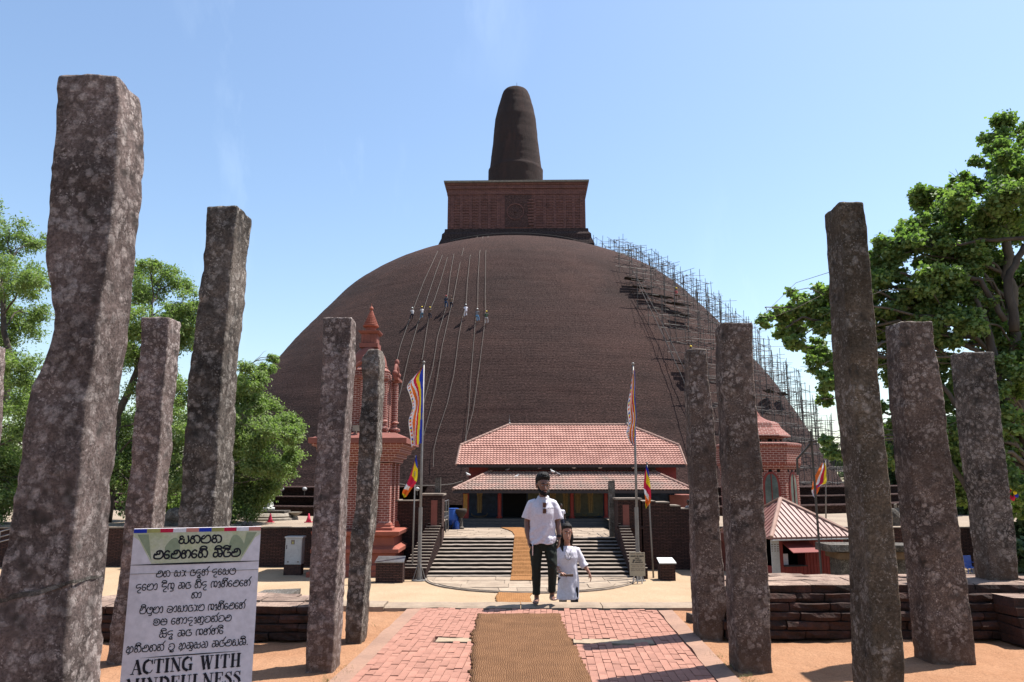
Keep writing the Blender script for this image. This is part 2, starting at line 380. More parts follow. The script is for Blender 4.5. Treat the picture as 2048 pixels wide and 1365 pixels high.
def leaf_mat(name, c1, c2, trans):
    m, n, b, o = nodes(name); a = n.nodes.new('ShaderNodeAttribute'); a.attribute_name = 'tint'
    col = mixc(n, a.outputs['Fac'], c1, c2); put(n, b, col, .62, 0, .2)
    tr = n.nodes.new('ShaderNodeBsdfTranslucent'); n.links.new(mixc(n, 1, col, trans, 'MULTIPLY'), tr.inputs[0])
    mxs = n.nodes.new('ShaderNodeMixShader'); mxs.inputs[0].default_value = .35
    n.links.new(b.outputs[0], mxs.inputs[1]); n.links.new(tr.outputs[0], mxs.inputs[2]); n.links.new(mxs.outputs[0], o.inputs[0]); return m
leaf_mat('leaf_light', (.115, .165, .060), (.22, .265, .11), (1.5, 1.9, .8))
leaf_mat('leaf_dark', (.08, .13, .05), (.21, .27, .10), (1.5, 1.9, .7))
leaf_mat('leaf_far', (.07, .11, .055), (.12, .165, .075), (1.2, 1.5, .8))
# ================================================================== THE SETTING
K = 1.205
ZS = -3.0            # sandy forecourt
ZT = -.87            # temple terrace
ZL = -1.43           # landing at the top of the stairs
def sheet(name, x0, x1, y0, y1, z, mat, nx=2, ny=2, amp=0, sc=.5, kind='structure', parent=None, thick=0):
    mb = MB()
    for j in range(ny + 1):
        for i in range(nx + 1):
            x = x0 + (x1 - x0) * i / nx; y = y0 + (y1 - y0) * j / ny
            mb.v.append(Vector((x, y, z + (amp * fbm((x, y, 3), sc) if amp else 0))))
    for j in range(ny):
        for i in range(nx):
            a = j * (nx + 1) + i; mb.f.append((a, a + 1, a + nx + 2, a + nx + 1)); mb.m.append(0)
    o = mb.build(name, mat, parent, smooth=amp > 0); tag(o, kind=kind); return o
sheet('field', -900, 900, -300, 1500, ZS - .06, 'dry_field')
sheet('sand_forecourt', -45, 45, 10.9, 42.6, ZS, 'pale_sand', 90, 64, .03, .6)
# sandy soil between the pillars, with a slot for the brick path
def soil(x0, x1, name='sandy_soil'):
    o = sheet(name, x0, x1, -4, 10.46, -.015, 'orange_sand', int((x1 - x0) / .09), 150, .035, .9)
    for v in o.data.vertices:
        v.co.z += .012 * fbm((v.co.x, v.co.y, 0), 5.0); v.co.x += .046 * (v.co.y - 10.4)
    return o
PX0, PX1 = -1.42, 2.13          # the path's outer edges (kerb strips included)
soil(-9, PX0 + .02); soil(PX1 - .02, 9)
bk = MB(); bk.bb(-9, 9, -4, 10.44, -3.0, -.09); tag(bk.build('platform_earth', 'old_brick'), kind='structure')
# ---- brick path -------------------------------------------------------------
path = thing('brick_path', None, None, (.36, 5, 0)); path['kind'] = 'structure'
mb = MB(); mb.bb(PX0 + .12, PX1 - .12, -2, 10.42, -.085, -.02); mb.build('mortar_bed', 'paver_bed', path)
BW, BL = .0765, .215
bx0 = PX0 + .2; ncol = int((PX1 - PX0 - .4) / BW)
cand = []
for c in range(ncol):
    y = 5.2 - random.random() * BL; x = bx0 + (c + .5) * BW
    while y < 10.36:
        l = BL if random.random() < .42 else BL / 2
        yc = y + l / 2
        if yc < 10.38 and not (-.2 < x - .3 < .2 and False):
            patch = 8.28 < yc < 8.52 and not (x < -.75 or x > 1.62)
            mat_over = abs(x - .2) < .42 and yc < 9.8
            if not patch: cand.append((mat_over, yc, x, l))
        y += l
vis = sorted([q for q in cand if not q[0] and q[1] > 6.55], key=lambda q: q[1]); rest = [q for q in cand if q[0] or q[1] <= 6.55]
near = vis[:300]; rest += vis[300:]
protos = {}
def brick_proto(l, k):
    m_ = MB(); m_.box((0, 0, 0), (BW - .005, l - .005, .06), jit=.0018)
    return m_
for q in near:
    key = (q[3], random.randrange(4))
    z = -.022 + random.gauss(0, .0022)
    if key not in protos:
        o = brick_proto(*key).build('brick', 'paver'); o.parent = path; protos[key] = o; o.location = (q[2] - .36, q[1] - 5, z)
    else: o = copy_part(protos[key], path, (q[2] - .36, q[1] - 5, z))
    o.rotation_euler = (random.gauss(0, .006), random.gauss(0, .012), random.gauss(0, .008))
mbs = [MB(), MB(), MB()]
for q in rest: random.choice(mbs).box((q[2], q[1], -.022 + random.gauss(0, .0022)), (BW - .005, q[3] - .005, .06), rz=random.gauss(0, .01), jit=.0022)
for k in range(1):
    m_ = MB()
    for b_ in mbs: m_.add(b_.v, b_.f)
    tag(m_.build('brick_field', 'paver', path), kind='stuff')
for sx in (PX0, PX1 - .2):
    m_ = MB(); rs = []
    for i in range(61):
        y = -2 + 12.4 * i / 60; wv = .02 * fbm((sx, y, 1), 1.7); h = .004 + .008 * fbm((sx, y, 5), 2.)
        rs.append([(sx + wv, y, -.1), (sx + .2, y, -.1), (sx + .2, y, h), (sx + wv + .01, y, h - .006)])
    m_.rings(rs); m_.build('kerb_strip', 'kerb_concrete', path, smooth=False)
for a, b_ in ((-.72, .0), (.75, 1.6)):
    m_ = MB(); rs = []
    for i in range(25):
        t = i / 24; x = a + (b_ - a) * t; e1 = 8.3 + .02 * fbm((x, 1, 1), 6); e2 = 8.5 + .025 * fbm((x, 9, 1), 6)
        rs.append([(x, e1, -.03), (x, e2, -.03), (x, e2, .008), (x, e1, .008)])
    m_.rings(rs); m_.build('mortar_patch', 'patch_mortar', path)
path.rotation_euler[2] = -.046; path.location = (.36 - .046 * 5.4, 10.4 - 5.4 * math.cos(.046), 0)
# ---- sill across the head of the hidden steps ----------------------------------
sill = thing('stone_sill', None, None, (.4, 10.6, 0)); sill['kind'] = 'structure'
xs = [-3.4, -1.72, .12, 1.22, 2.6, 4.2, 6.0]
for i in range(len(xs) - 1):
    m_ = MB(); rs = []
    for k in range(15):
        x = xs[i] + .006 + (xs[i + 1] - xs[i] - .012) * k / 14
        f = .02 * fbm((x, 2, 2), 2.2); top = .03 + .012 * fbm((x, 4, 2), 2.5) + (.02 if i == 0 else 0)
        rs.append([(x, 10.44 + f, -.14), (x, 10.86, -.14), (x, 10.85 + f, top - .015), (x, 10.8, top), (x, 10.5 + f, top), (x, 10.445 + f, top - .02)])
    m_.rings(rs); m_.build('kerb_stone', 'sill_stone', sill)
st = thing('hidden_steps', None, None, (.4, 11, -.2)); st['kind'] = 'structure'; st.name = 'stone_steps'
for i in range(17):
    z = -.17 * (i + 1); m_ = MB(); m_.bb(-2.0, 3.2, 10.86 + .3 * i, 11.16 + .3 * i + .02, z - .17 if i < 16 else ZS, z); m_.build('step', 'step_stone', st)
# ---- low brick walls either side -------------------------------------------------
def block_wall(name, label, x0, x1, y0, y1, ztop, nrow, mats, step=0, skew=0, left=False):
    root = thing(name, label, 'wall', ((x0 + x1) / 2, (y0 + y1) / 2, 0))
    rh = ztop / nrow
    core = MB(); core.bb(x0 + .06, x1 - .06, y0 + .14, y1 - .1, -.1, ztop - .06); core.build('wall_core', 'old_brick', root)
    for r in range(nrow):
        x = x0 + random.uniform(-.05, .05); z0 = r * rh; back = step * max(0, r - nrow + 4)
        top = r == nrow - 1
        while x < x1:
            l = random.uniform(.28, .5) if not top else random.uniform(.3, .62)
            if x + l > x1 - .1: l = x1 - x
            yf = y0 + back + random.uniform(-.015, .02) + skew * (x - x0); d = .22 if not top else .30
            m_ = MB(); n = 5; rs = []
            for k in range(n + 1):
                xx = x + .006 + (l - .012) * k / n
                j = lambda a: a * fbm((xx * 1.3, r * 2.1, a * 90), 3.1)
                e = .012 if 0 < k < n else 0
                rs.append([(xx, yf + .02 + j(.02) - e, z0 + .004), (xx, yf + d, z0 + .004), (xx, yf + d, z0 + rh - .004 + j(.012)), (xx, yf + .03 + j(.03), z0 + rh - .003 + j(.014)), (xx, yf + j(.035) - e * .4, z0 + rh - .010 + j(.008)), (xx, yf - .002 + j(.03) - e * .4, z0 + rh * .45)])
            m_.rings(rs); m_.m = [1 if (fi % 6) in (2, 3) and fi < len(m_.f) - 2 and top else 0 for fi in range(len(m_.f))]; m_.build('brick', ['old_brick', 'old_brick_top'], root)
            x += l
    # capping slabs behind the front edge, broken into rough flat pieces
    y = y0 + .32 + step * 3
    while y < y1 - .05:
        d = random.uniform(.2, .34); d = min(d, y1 - y); x = x0 + random.uniform(0, .1)
        while x < x1:
            l = min(random.uniform(.3, .7), x1 - x); zt = ztop + random.uniform(-.018, .012)
            if l > .05:
                m_ = MB(); n = 4; rs = []
                for k in range(n + 1):
                    xx = x + .008 + (l - .016) * k / n
                    rs.append([(xx, y + .008, ztop - .12), (xx, y + d - .008, ztop - .12), (xx, y + d - .012, zt + .018 * fbm((xx, y + d, 0), 5)), (xx, y + d * .5 + .03 * fbm((xx, y, 7), 4), zt + .02 * fbm((xx, y, 0), 5)), (xx, y + .012, zt + .018 * fbm((xx, y, 2), 5))])
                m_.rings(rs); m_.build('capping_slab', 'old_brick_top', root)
            x += l
        y += d
    return root
block_wall('low_brick_wall', 'low dark brick wall in the sandy ground behind the white sign, left of the path', -8.2, X(640, 8.4, .2), 8.42, 9.3, .36, 4, None)
rw = block_wall('low_brick_wall', 'long dark brick wall with a pale broken top, behind the right hand pillars', X(1452, 8.5, .3), 8.4, 8.5, 9.5, .56, 6, None, step=.035)
# the wall's return, jutting forward at the frame's edge
for r in range(5):
    for c in range(2):
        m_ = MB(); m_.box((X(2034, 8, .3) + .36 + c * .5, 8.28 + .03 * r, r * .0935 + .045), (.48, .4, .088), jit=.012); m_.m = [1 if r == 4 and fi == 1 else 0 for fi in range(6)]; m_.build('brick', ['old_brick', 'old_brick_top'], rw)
# ---- terrace, landing, stairs ------------------------------------------------------
LX0, LX1 = X(884, 42.3, ZL), X(1238, 42.3, ZL)          # landing between the gate piers
TY = 42.6
for nm, a in (('temple_terrace', (-75, LX0 - .4)), ('temple_terrace', (LX1 + .4, 75))):
    sheet(nm, a[0], a[1], TY + .02, 200, ZT, 'terrace_paving', 2, 2)
def slabs(root, x0, x1, y0, y1, z, rows, wmin, wmax, mat='slab_stone', inside=None, h=.08):
    ys = [y0 + (y1 - y0) * i / rows for i in range(rows + 1)]
    for i in range(rows):
        x = x0 - random.random() * wmax * (0 if inside is None else 1)
        while x < x1:
            l = random.uniform(wmin, wmax); l = min(l, x1 - x)
            if l > .15:
                pts = [(x, ys[i]), (x + l, ys[i]), (x + l, ys[i + 1]), (x, ys[i + 1])]
                if inside: pts = inside(pts)
                if pts:
                    cx = sum(p[0] for p in pts) / len(pts); cy = sum(p[1] for p in pts) / len(pts)
                    q = [(cx + (p[0] - cx) * (1 - .03 / l), cy + (p[1] - cy) * .965) for p in pts]; zz = z + random.uniform(-.012, .012)
                    m_ = MB(); m_.prism([(p[0], p[1], zz - h) for p in q], (0, 0, h)); m_.build('paving_slab', mat, root)
            x += l
land = thing('stair_landing', None, None, ((LX0 + LX1) / 2, 47, ZL)); land['kind'] = 'structure'
m_ = MB(); m_.bb(LX0 - .39, LX1 + .39, 42.35, 64, ZL - .6, ZL - .05); m_.build('paving_bed', 'patch_mortar', land)
slabs(land, LX0 - .3, LX1 + .3, 42.4, 51.6, ZL, 11, .7, 1.8)
SX0, SX1 = X(853, 37.3, ZS), X(1260, 37.3, ZS)
stairs = thing('stone_staircase', 'broad flight of eleven worn stone steps up to the shrine terrace', 'staircase', ((SX0 + SX1) / 2, 37.3, ZS))
N = 11
for i in range(N):
    z0 = ZS + (ZL - ZS) * i / N; z1 = ZS + (ZL - ZS) * (i + 1) / N; y0 = 37.3 + (42.3 - 37.3) * i / (N - 1) * .97; t = i / (N - 1)
    xa = SX0 + (LX0 - SX0) * t; xb = SX1 + (LX1 - SX1) * t
    m_ = MB(); rs = []; n = 30
    for k in range(n + 1):
        x = xa + (xb - xa) * k / n; f = .035 * fbm((x, i * 3., 0), .9) + .02 * fbm((x, i * 3., 5), 4); g = .016 * fbm((x, i * 2., 4), 2.5)
        rs.append([(x, y0 + f + .07, z0 - .1), (x, y0 + .62, z0 - .1), (x, y0 + .62, z1 + g * .5), (x, y0 + .04 + f, z1 + g), (x, y0 - .03 + f, z1 - .02 + g), (x, y0 - .03 + f, z1 - .065 + g), (x, y0 + .06 + f, z1 - .08)])
    m_.rings(rs); m_.m = [(1 if (fi % 7) in (4, 5, 6) or fi >= len(m_.f) - 2 else 0) for fi in range(len(m_.f))]; m_.build('step', ['step_stone', 'riser_stone_shaded'], stairs)  # front faces take the darker stone with painted-in shade
ap = thing('moonstone_apron', None, None, ((SX0 + SX1) / 2, 36.5, ZS)); ap['kind'] = 'structure'; ap.name = 'stone_apron'
acx = (SX0 + SX1) / 2 + .1; arx = (SX1 - SX0) / 2 + .15; ary = 37.4 - G(1056, 1184, ZS + .08)[1]
m_ = MB(); m_.prism([(acx + arx * math.cos(a), 37.4 + ary * math.sin(a), ZS - .1) for a in [math.pi + math.pi * i / 40 for i in range(41)]], (0, 0, .16)); m_.build('apron_bed', 'step_stone', ap)
def inell(pts):
    out_ = []
    for x, y in pts:
        d = math.hypot((x - acx) / (arx * .985), (y - 37.4) / (ary * .985))
        if d > 1: x = acx + (x - acx) / d; y = 37.4 + (y - 37.4) / d
        out_.append((x, y))
    a = abs(sum(out_[i][0] * out_[(i + 1) % 4][1] - out_[(i + 1) % 4][0] * out_[i][1] for i in range(4))) / 2
    return out_ if a > .06 else None
slabs(ap, acx - arx, acx + arx, 37.4 - ary, 37.35, ZS + .095, 4, .8, 2.2, inside=inell, h=.06)
# ---- retaining walls and gate piers of dark brick ---------------------------------------
def brickwall(name, label, x0, x1, y0, y1, z0, ztop, cap=True, mat='dark_brick', nb=.03):
    root = thing(name, label, 'wall', ((x0 + x1) / 2, y0, z0))
    m_ = MB(); n = max(4, int((x1 - x0) / .8)); mz = 8; k0 = 0
    rs = []
    for k in range(n + 1):
        x = x0 + (x1 - x0) * k / n
        ring = [(x, y0 + nb * fbm((x, z0 + (ztop - z0) * q / mz, 1), .9), z0 + (ztop - z0) * q / mz) for q in range(mz + 1)] + [(x, y1, ztop), (x, y1, z0)]
        rs.append(ring)
    m_.rings(rs); m_.build('brick_face', mat, root, uv='box')
    if cap:
        x = x0
        while x < x1:
            l = min(random.uniform(.5, 1.6), x1 - x); m_ = MB(); h = random.uniform(.05, .09)
            m_.box((x + l / 2, (y0 + y1) / 2 - .03, ztop + h / 2 + .004), (l - .02, y1 - y0 + .08, h), jit=.015); m_.build('coping_stone', 'step_stone', root); x += l
    return root
brickwall('terrace_wall', 'dark brick retaining wall behind the grey cabinet, left of the red tower', -40, X(760, 42, -2), TY - .25, TY + .2, ZS - .05, ZT - .06)
brickwall('terrace_wall', 'dark brick retaining wall along the right terrace, behind the kiosk and blue chair', X(1395, 42, -2), 42, TY - .25, TY + .2, ZS - .05, ZT - .06)
def ZY(py, Y): return W(1024, py, Y).z
# left gate wing
Yw = 41.2
brickwall('gate_wall', 'dark brick wing wall between the red tower and the left gate pier', X(755, Yw, 0), X(842, Yw, 0) - .02, Yw, Yw + 1.3, ZS - .05, ZY(1003, Yw))
def pier(label, pxa, pxb, Y, pytop, flip):
    x0, x1 = X(pxa, Y, 0), X(pxb, Y, 0); zt = ZY(pytop, Y)
    root = thing('gate_pier', label, 'pier', ((x0 + x1) / 2, Y, ZS))
    m_ = MB(); m_.bb(x0, x1, Y, Y + 1.5, ZS - .05, zt); m_.build('brick_face', 'dark_brick', root, uv='box')
    m_ = MB(); m_.bb(x0 - .08, x1 + .08, Y - .08, Y + 1.6, zt + .003, zt + .1); m_.build('coping', 'step_stone', root)
    m_ = MB(); h = (zt - ZT) * .82
    m_.bb(x0 + .12, x0 + .24, Y - .05, Y + .0, zt - .15 - h, zt - .12); m_.bb(x1 - .24, x1 - .12, Y - .05, Y, zt - .15 - h, zt - .12)
    m_.bb((x0 + x1) / 2 - .05, (x0 + x1) / 2 + .07, Y - .05, Y, zt - .15 - h, zt - .12); m_.build('pilaster', 'dark_brick', root, uv='box')
    c = x1 - .42 if not flip else x0 + .42
    m_ = MB(); m_.bb(c - .17, c + .17, Y - .07, Y - .003, zt - .2 - h, zt - .25); m_.build('red_panel', 'terracotta_dull', root)
    m_ = MB(); m_.bb(x0 - .1, x1 + .1, Y - .1, Y + .02, ZT + .0, ZT + .12); m_.build('string_course', 'dark_brick', root, uv='box')
    return root, x0, x1, zt
pier('dark brick gate pier at the left head of the staircase', 843, 884, 41.0, 991, False)
pier('dark brick gate pier at the right head of the staircase', 1236, 1282, 41.0, 1000, True)
# stair cheeks: stepped brick slopes down both sides
def cheek(label, px_in_top, px_in_bot, wid, sgn):
    xt, xb = X(px_in_top, 41, ZL), X(px_in_bot, 37.3, ZS)
    root = thing('stair_cheek', label, 'balustrade', (xb, 37.3, ZS)); n = 16
    for i in range(n):
        t = i / (n - 1); y = 37.2 + 3.8 * t; zt = -2.5 + (ZT + .25 + 2.5) * t
        xi = xb + (xt - xb) * t; wd = wid * (1.0 - .35 * t)
        a, b_ = sorted((xi, xi + sgn * wd))
        m_ = MB(); m_.bb(a, b_, y, y + 3.8 / (n - 1) - .004, ZS - .05, zt); m_.build('brick_course', 'dark_brick', root, uv='box')
        m_ = MB(); m_.bb(a - .01, b_ + .01, y - .02, y + 3.8 / (n - 1) + .002, zt + .003, zt + .035); m_.build('worn_edge', 'step_stone', root)
cheek('stepped brick balustrade sloping down the left side of the staircase', 882, 852, 1.1, -1)
cheek('stepped brick balustrade sloping down the right side of the staircase', 1238, 1262, .8, 1)
# right wing wall with a stair-stepped top
Yr = 41.1
rootw = thing('gate_wall', 'large dark brick wall right of the staircase, its top stepping down behind the flags', 'wall', (X(1330, Yr, 0), Yr, ZS))
stp = [(1285, 1312, 1004), (1312, 1340, 1006), (1340, 1362, 1013), (1362, 1378, 1019), (1378, 1398, 1028), (1398, 1420, 1040)]
for a, b_, py in stp:
    m_ = MB(); m_.bb(X(a, Yr, 0) + .002, X(b_, Yr, 0), Yr, Yr + 1.4, ZS - .05, ZY(py, Yr)); m_.build('brick_course', 'dark_brick', rootw, uv='box')
    m_ = MB(); m_.box(((X(a, Yr, 0) + X(b_, Yr, 0)) / 2, Yr + .7, ZY(py, Yr) + .035), (X(b_, Yr, 0) - X(a, Yr, 0) - .02, 1.45, .06), jit=.012); m_.build('coping_stone', 'step_stone', rootw)
# ================================================================== THE STUPA
SXC, SYC = .45, 106.04
PR_Z = [0, 4, 8, 12, 16, 20, 23, 25.5, 27.5, 29, 30.]
PR_R = [35.8, 33.63, 31.49, 29.1, 26.09, 22.73, 20.04, 16.63, 12.19, 7.51, 4.4]
PZ = np.array([1.7 + (z - 1.7) * K for z in PR_Z]); PR = np.array([r * K for r in PR_R])
def crom(xs_, ys_, x):
    return float(np.interp(x, xs_, ys_))
zz = np.linspace(PZ[0], PZ[-1], 90); rr = np.interp(zz, PZ, PR)
ker = np.ones(7) / 7; rpad = np.concatenate([rr[:1].repeat(3) + np.array([.45, .3, .15]), rr, rr[-1:].repeat(3) - np.array([.5, 1., 1.5])]); rr = np.convolve(rpad, ker, 'valid')
def dome_r(z): return float(np.interp(z, zz, rr))
def dome_z(rad): return float(np.interp(-rad, -rr, zz))
def revolve(prof, nseg, a0, a1, amp=0, uvscale=1., cx=SXC, cy=SYC):
    """surface of revolution with its own turn-and-height texture coordinates"""
    mb = MB(); n = len(prof); uv = []; L_ = [0]
    for i in range(1, n): L_.append(L_[-1] + math.hypot(prof[i][0] - prof[i - 1][0], prof[i][1] - prof[i - 1][1]))
    for j in range(nseg + 1):
        a = a0 + (a1 - a0) * j / nseg
        for i in range(n):
            r, z = prof[i]
            if amp: r += amp * fbm((r * math.cos(a), r * math.sin(a), z), .22, 5) + amp * .35 * fbm((r * math.cos(a) * .3, r * math.sin(a) * .3, z * 3), .5, 3)
            mb.v.append(Vector((cx + r * math.cos(a), cy + r * math.sin(a), z))); uv.append((a * 40, L_[i]))
    for j in range(nseg):
        for i in range(n - 1):
            p = j * n + i; mb.f.append((p, p + n, p + n + 1, p + 1)); mb.m.append(0)
    return mb, uv
def build_rev(mb, uv, name, mat, parent, smooth=True):
    o = mb.build(name, mat, parent, smooth=smooth, fixn=False)
    lay = o.data.uv_layers.new(name='UVMap'); li = [l.vertex_index for l in o.data.loops]
    lay.data.foreach_set('uv', [c for i in li for c in uv[i]]); return o
stupa = thing('brick_stupa', 'giant dark brick dome topped by a square brick box and a broken conical spire', 'stupa', (SXC, SYC, ZT))
fine_z = np.linspace(PZ[0], zz[-1], 200)
prof = [(dome_r(z), z) for z in fine_z]; prof[-1] = (dome_r(zz[-1]), zz[-1]); prof += [(2.0, zz[-1] + .25), (.1, zz[-1] + .3)]
mb, uv = revolve(prof, 420, 0, 2 * math.pi, .09)
build_rev(mb, uv, 'dome', 'dome_brick', stupa)
gap = R(10.4)
for r_in, r_out, zt in ((51.3, 53.0, -.19), (49.7, 51.3, .48), (42.0, 49.7, 1.17)):
    mb, uv = revolve([(r_in - .01, zt), (r_out - .12, zt), (r_out, zt - .03), (r_out, zt - .13), (r_out - .12, zt - .15), (r_out - .1, ZT - .5)], 300, -math.pi / 2 + gap, 1.5 * math.pi - gap, .05)
    build_rev(mb, uv, 'basal_terrace', 'dome_brick', stupa)
# square box (harmika) on the dome
HR = R(-1.2); hc = (SXC + .35, SYC, 0); hw = 9.45
HY = SYC - hw
zt_ = W(1024, 357, HY - 1.0).z; zb_ = W(1024, 458, HY).z
har = MB()
har.lathe([(hw + 1.5, zb_ - 4.5), (hw + 1.1, zb_ - 3.0), (hw + 1.05, zb_ - 2.4), (hw + .7, zb_ - 1.5), (hw + .65, zb_ - .9), (hw + .35, zb_ - .5), (hw + .3, zb_ - .05), (hw + .05, zb_)], hc, sq=True, rot=HR, cap=False)
har.build('box_plinth', 'spire_brick', stupa, uv='box')
zc_ = zb_ + (zt_ - zb_) * .72
har = MB(); har.lathe([(hw, zb_ - .02), (hw, zc_), (hw + .1, zc_ + .02), (hw + .1, zc_ + .35), (hw + .03, zc_ + .37), (hw + .06, zc_ + .8), (hw + .2, zc_ + .83), (hw + .2, zc_ + 1.3), (hw + .28, zc_ + 1.35), (hw + .42, zt_ - .35), (hw + .45, zt_ - .3)], hc, sq=True, rot=HR)
har.build('square_box', 'harmika_brick', stupa, uv='box')
har = MB(); har.lathe([(hw + .52, zt_ - .28), (hw + .55, zt_ - .02)], hc, sq=True, rot=HR); har.build('box_cornice', 'concrete', stupa)
# latticed panels of the front face: raised posts and short rails
Mh = Matrix.Translation(hc) @ Matrix.Rotation(HR, 4, 'Z')
posts = [-.93, -.80, -.665, -.53, -.395, -.265, .265, .41, .555, .70, .83, .94]
hz = zc_ - zb_
def hbox(mb_, x0, x1, d, z0, z1): mb_.add([Mh @ Vector(p) for p in ((x0, -hw - d, z0), (x1, -hw - d, z0), (x1, -hw + .02, z0), (x0, -hw + .02, z0), (x0, -hw - d, z1), (x1, -hw - d, z1), (x1, -hw + .02, z1), (x0, -hw + .02, z1))], [(3, 2, 1, 0), (4, 5, 6, 7), (0, 1, 5, 4), (1, 2, 6, 5), (2, 3, 7, 6), (3, 0, 4, 7)])
for p in posts:
    m_ = MB(); hbox(m_, p * hw - .2, p * hw + .2, .09, zb_ + .1, zc_ - .1); m_.build('post', 'harmika_brick', stupa, uv='box')
for i in range(len(posts) - 1):
    if i == 5: continue
    for k in range(11):
        z = zb_ + .35 + (hz - .7) * k / 11; m_ = MB(); hbox(m_, posts[i] * hw + .21, posts[i + 1] * hw - .21, .05 + random.uniform(0, .03), z, z + (hz - .7) / 11 * .5); m_.build('lattice_rail', 'harmika_brick', stupa, uv='box')
m_ = MB(); hbox(m_, -.085 * hw - .75, .255 * hw - .3, .07, zb_ + .25, zc_ - .1); m_.build('relief_panel', 'relief_brick', stupa, uv='box')
def hdisc(cx, cz, r0, r1, d):
    mb_ = MB(); n = 28; rs = []
    for r, dd in ((r1, .06), (r1, d), (r0, d), (r0, .06)): rs.append([Mh @ Vector((cx + r * math.cos(2 * math.pi * k / n), -hw - dd, cz + r * math.sin(2 * math.pi * k / n))) for k in range(n)])
    return mb_.rings(rs, cap=False)
cxr = -.015 * hw; czr = zb_ + hz * .5
hdisc(cxr, czr, 1.05, 1.2, .14).build('relief_disc', 'harmika_brick', stupa, uv='box')
hdisc(cxr, czr, .02, .16, .28).build('relief_boss', 'harmika_brick', stupa)
m_ = MB()
for k in range(9):
    z = zb_ + .5 + (hz - 1.) * k / 9; hbox(m_, cxr + 1.75 + random.uniform(-.1, .1), cxr + 2.6 + random.uniform(-.15, .1), .16, z, z + .28)
m_.build('relief_rail', 'harmika_brick', stupa, uv='box')
# spire
def SPx(px, py): return W(px, py, SYC)
sp = [(978, 1084, 357), (980.5, 1082, 330), (983, 1080, 310), (985, 1077.5, 290), (988, 1074.5, 265), (991, 1071, 240), (996, 1067.5, 222), (1001, 1064, 205), (1005, 1061, 192), (1009, 1057.5, 184), (1017, 1050, 179.5), (1027, 1038, 178)]
sprof = [((SPx(b_, y).x - SPx(a, y).x) / 2, SPx(a, y).z) for a, b_, y in sp]
sprof = [(sprof[0][0] + .12, zt_ - .1), (sprof[0][0] + .12, sprof[0][1] + 1.1), (sprof[0][0] - .05, sprof[0][1] + 1.2)] + sprof[1:]
sprof.sort(key=lambda q: q[1])
pz_ = [q[1] for q in sprof]; pr_ = [q[0] for q in sprof]
fz = list(np.linspace(pz_[0], pz_[-1], 90)); prof = [(float(np.interp(z, pz_, pr_)), z) for z in fz] + [(.05, pz_[-1] + .05)]
mb, uv = revolve(prof, 96, 0, 2 * math.pi, .07, cx=SXC + .1); build_rev(mb, uv, 'spire', 'spire_brick', stupa)
m_ = MB(); m_.path([(SXC + .3, SYC, pz_[-1]), (SXC + .3, SYC, pz_[-1] + 1.1)], [.05, .02], 6); m_.build('lightning_rod', 'scaffold_steel', stupa)
# pale rope ring round the dome's shoulder
def dome_hit(px, py, lift=.0):
    lo, hi = 40., 110.
    d = W(px, py, 1.0) - Vector((0, 0, CAM_Z))
    prev = None; Y = 50.
    while Y < 110:
        p = Vector((0, 0, CAM_Z)) + d * Y; q = math.hypot(p.x - SXC, p.y - SYC)
        if PZ[0] < p.z < zz[-1] + 1 and q < dome_r(p.z): break
        Y += .05
    p = Vector((0, 0, CAM_Z)) + d * Y
    n_ = Vector((p.x - SXC, p.y - SYC, 8)).normalized()
    return p + n_ * lift
# ---- shrine with a tiled double roof ------------------------------------------------
SY = 51.7
shr = thing('shrine_building', 'shrine with two tiers of red clay tile roof at the foot of the dome', 'shrine', (X(1140, SY, ZT), SY, ZL))
for i in range(3):
    m_ = MB(); z0 = ZL - .05 + i * .187; m_.bb(X(925, SY, 0) - (2 - i) * .0 - .15, X(1372, SY, 0), SY + .32 * i, SY + 10, z0, z0 + .185); m_.build('plinth_step', 'plinth_paint', shr)
ZF = ZL - .05 + 3 * .187
yw = 54.3
ez = ZY(981, 51.3)
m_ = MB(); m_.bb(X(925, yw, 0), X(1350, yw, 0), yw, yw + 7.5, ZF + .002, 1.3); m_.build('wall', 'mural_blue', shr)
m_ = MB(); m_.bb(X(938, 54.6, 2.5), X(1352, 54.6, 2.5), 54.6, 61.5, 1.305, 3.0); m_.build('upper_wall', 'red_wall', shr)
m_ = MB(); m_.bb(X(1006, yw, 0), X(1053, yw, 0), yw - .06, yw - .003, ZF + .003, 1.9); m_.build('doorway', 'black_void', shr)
for px in (999, 1144, 1212):
    m_ = MB(); x = X(px, 52.9, 0); m_.lathe([(.2, 0), (.2, .12), (.13, .14), (.13, 1.75), (.2, 1.8), (.2, 1.95)], (x, 52.9, ZF + .003), 16); m_.build('column', 'red_column', shr, smooth=False)
m_ = MB(); m_.bb(X(926, 52.8, 0), X(936, 52.8, 0) + .05, 52.7, 53.1, ZF + .003, .9); m_.build('end_pillar', 'red_column', shr)
m_ = MB(); m_.bb(X(927, 52.8, 0), X(935, 52.8, 0), 52.62, 52.697, ZF + .55, .75); m_.build('gilded_plaque', 'mural_gold', shr)
def mural(px0, px1, mat, z0=None, z1=1.5):
    m_ = MB(); m_.bb(X(px0, yw, 0), X(px1, yw, 0), yw - .03, yw - .002, ZF + .1 if z0 is None else z0, z1); m_.build('mural_panel', mat, shr)
mural(938, 995, 'mural_blue'); mural(1056, 1092, 'mural_green'); mural(1098, 1206, 'mural_green'); mural(1220, 1300, 'mural_blue')
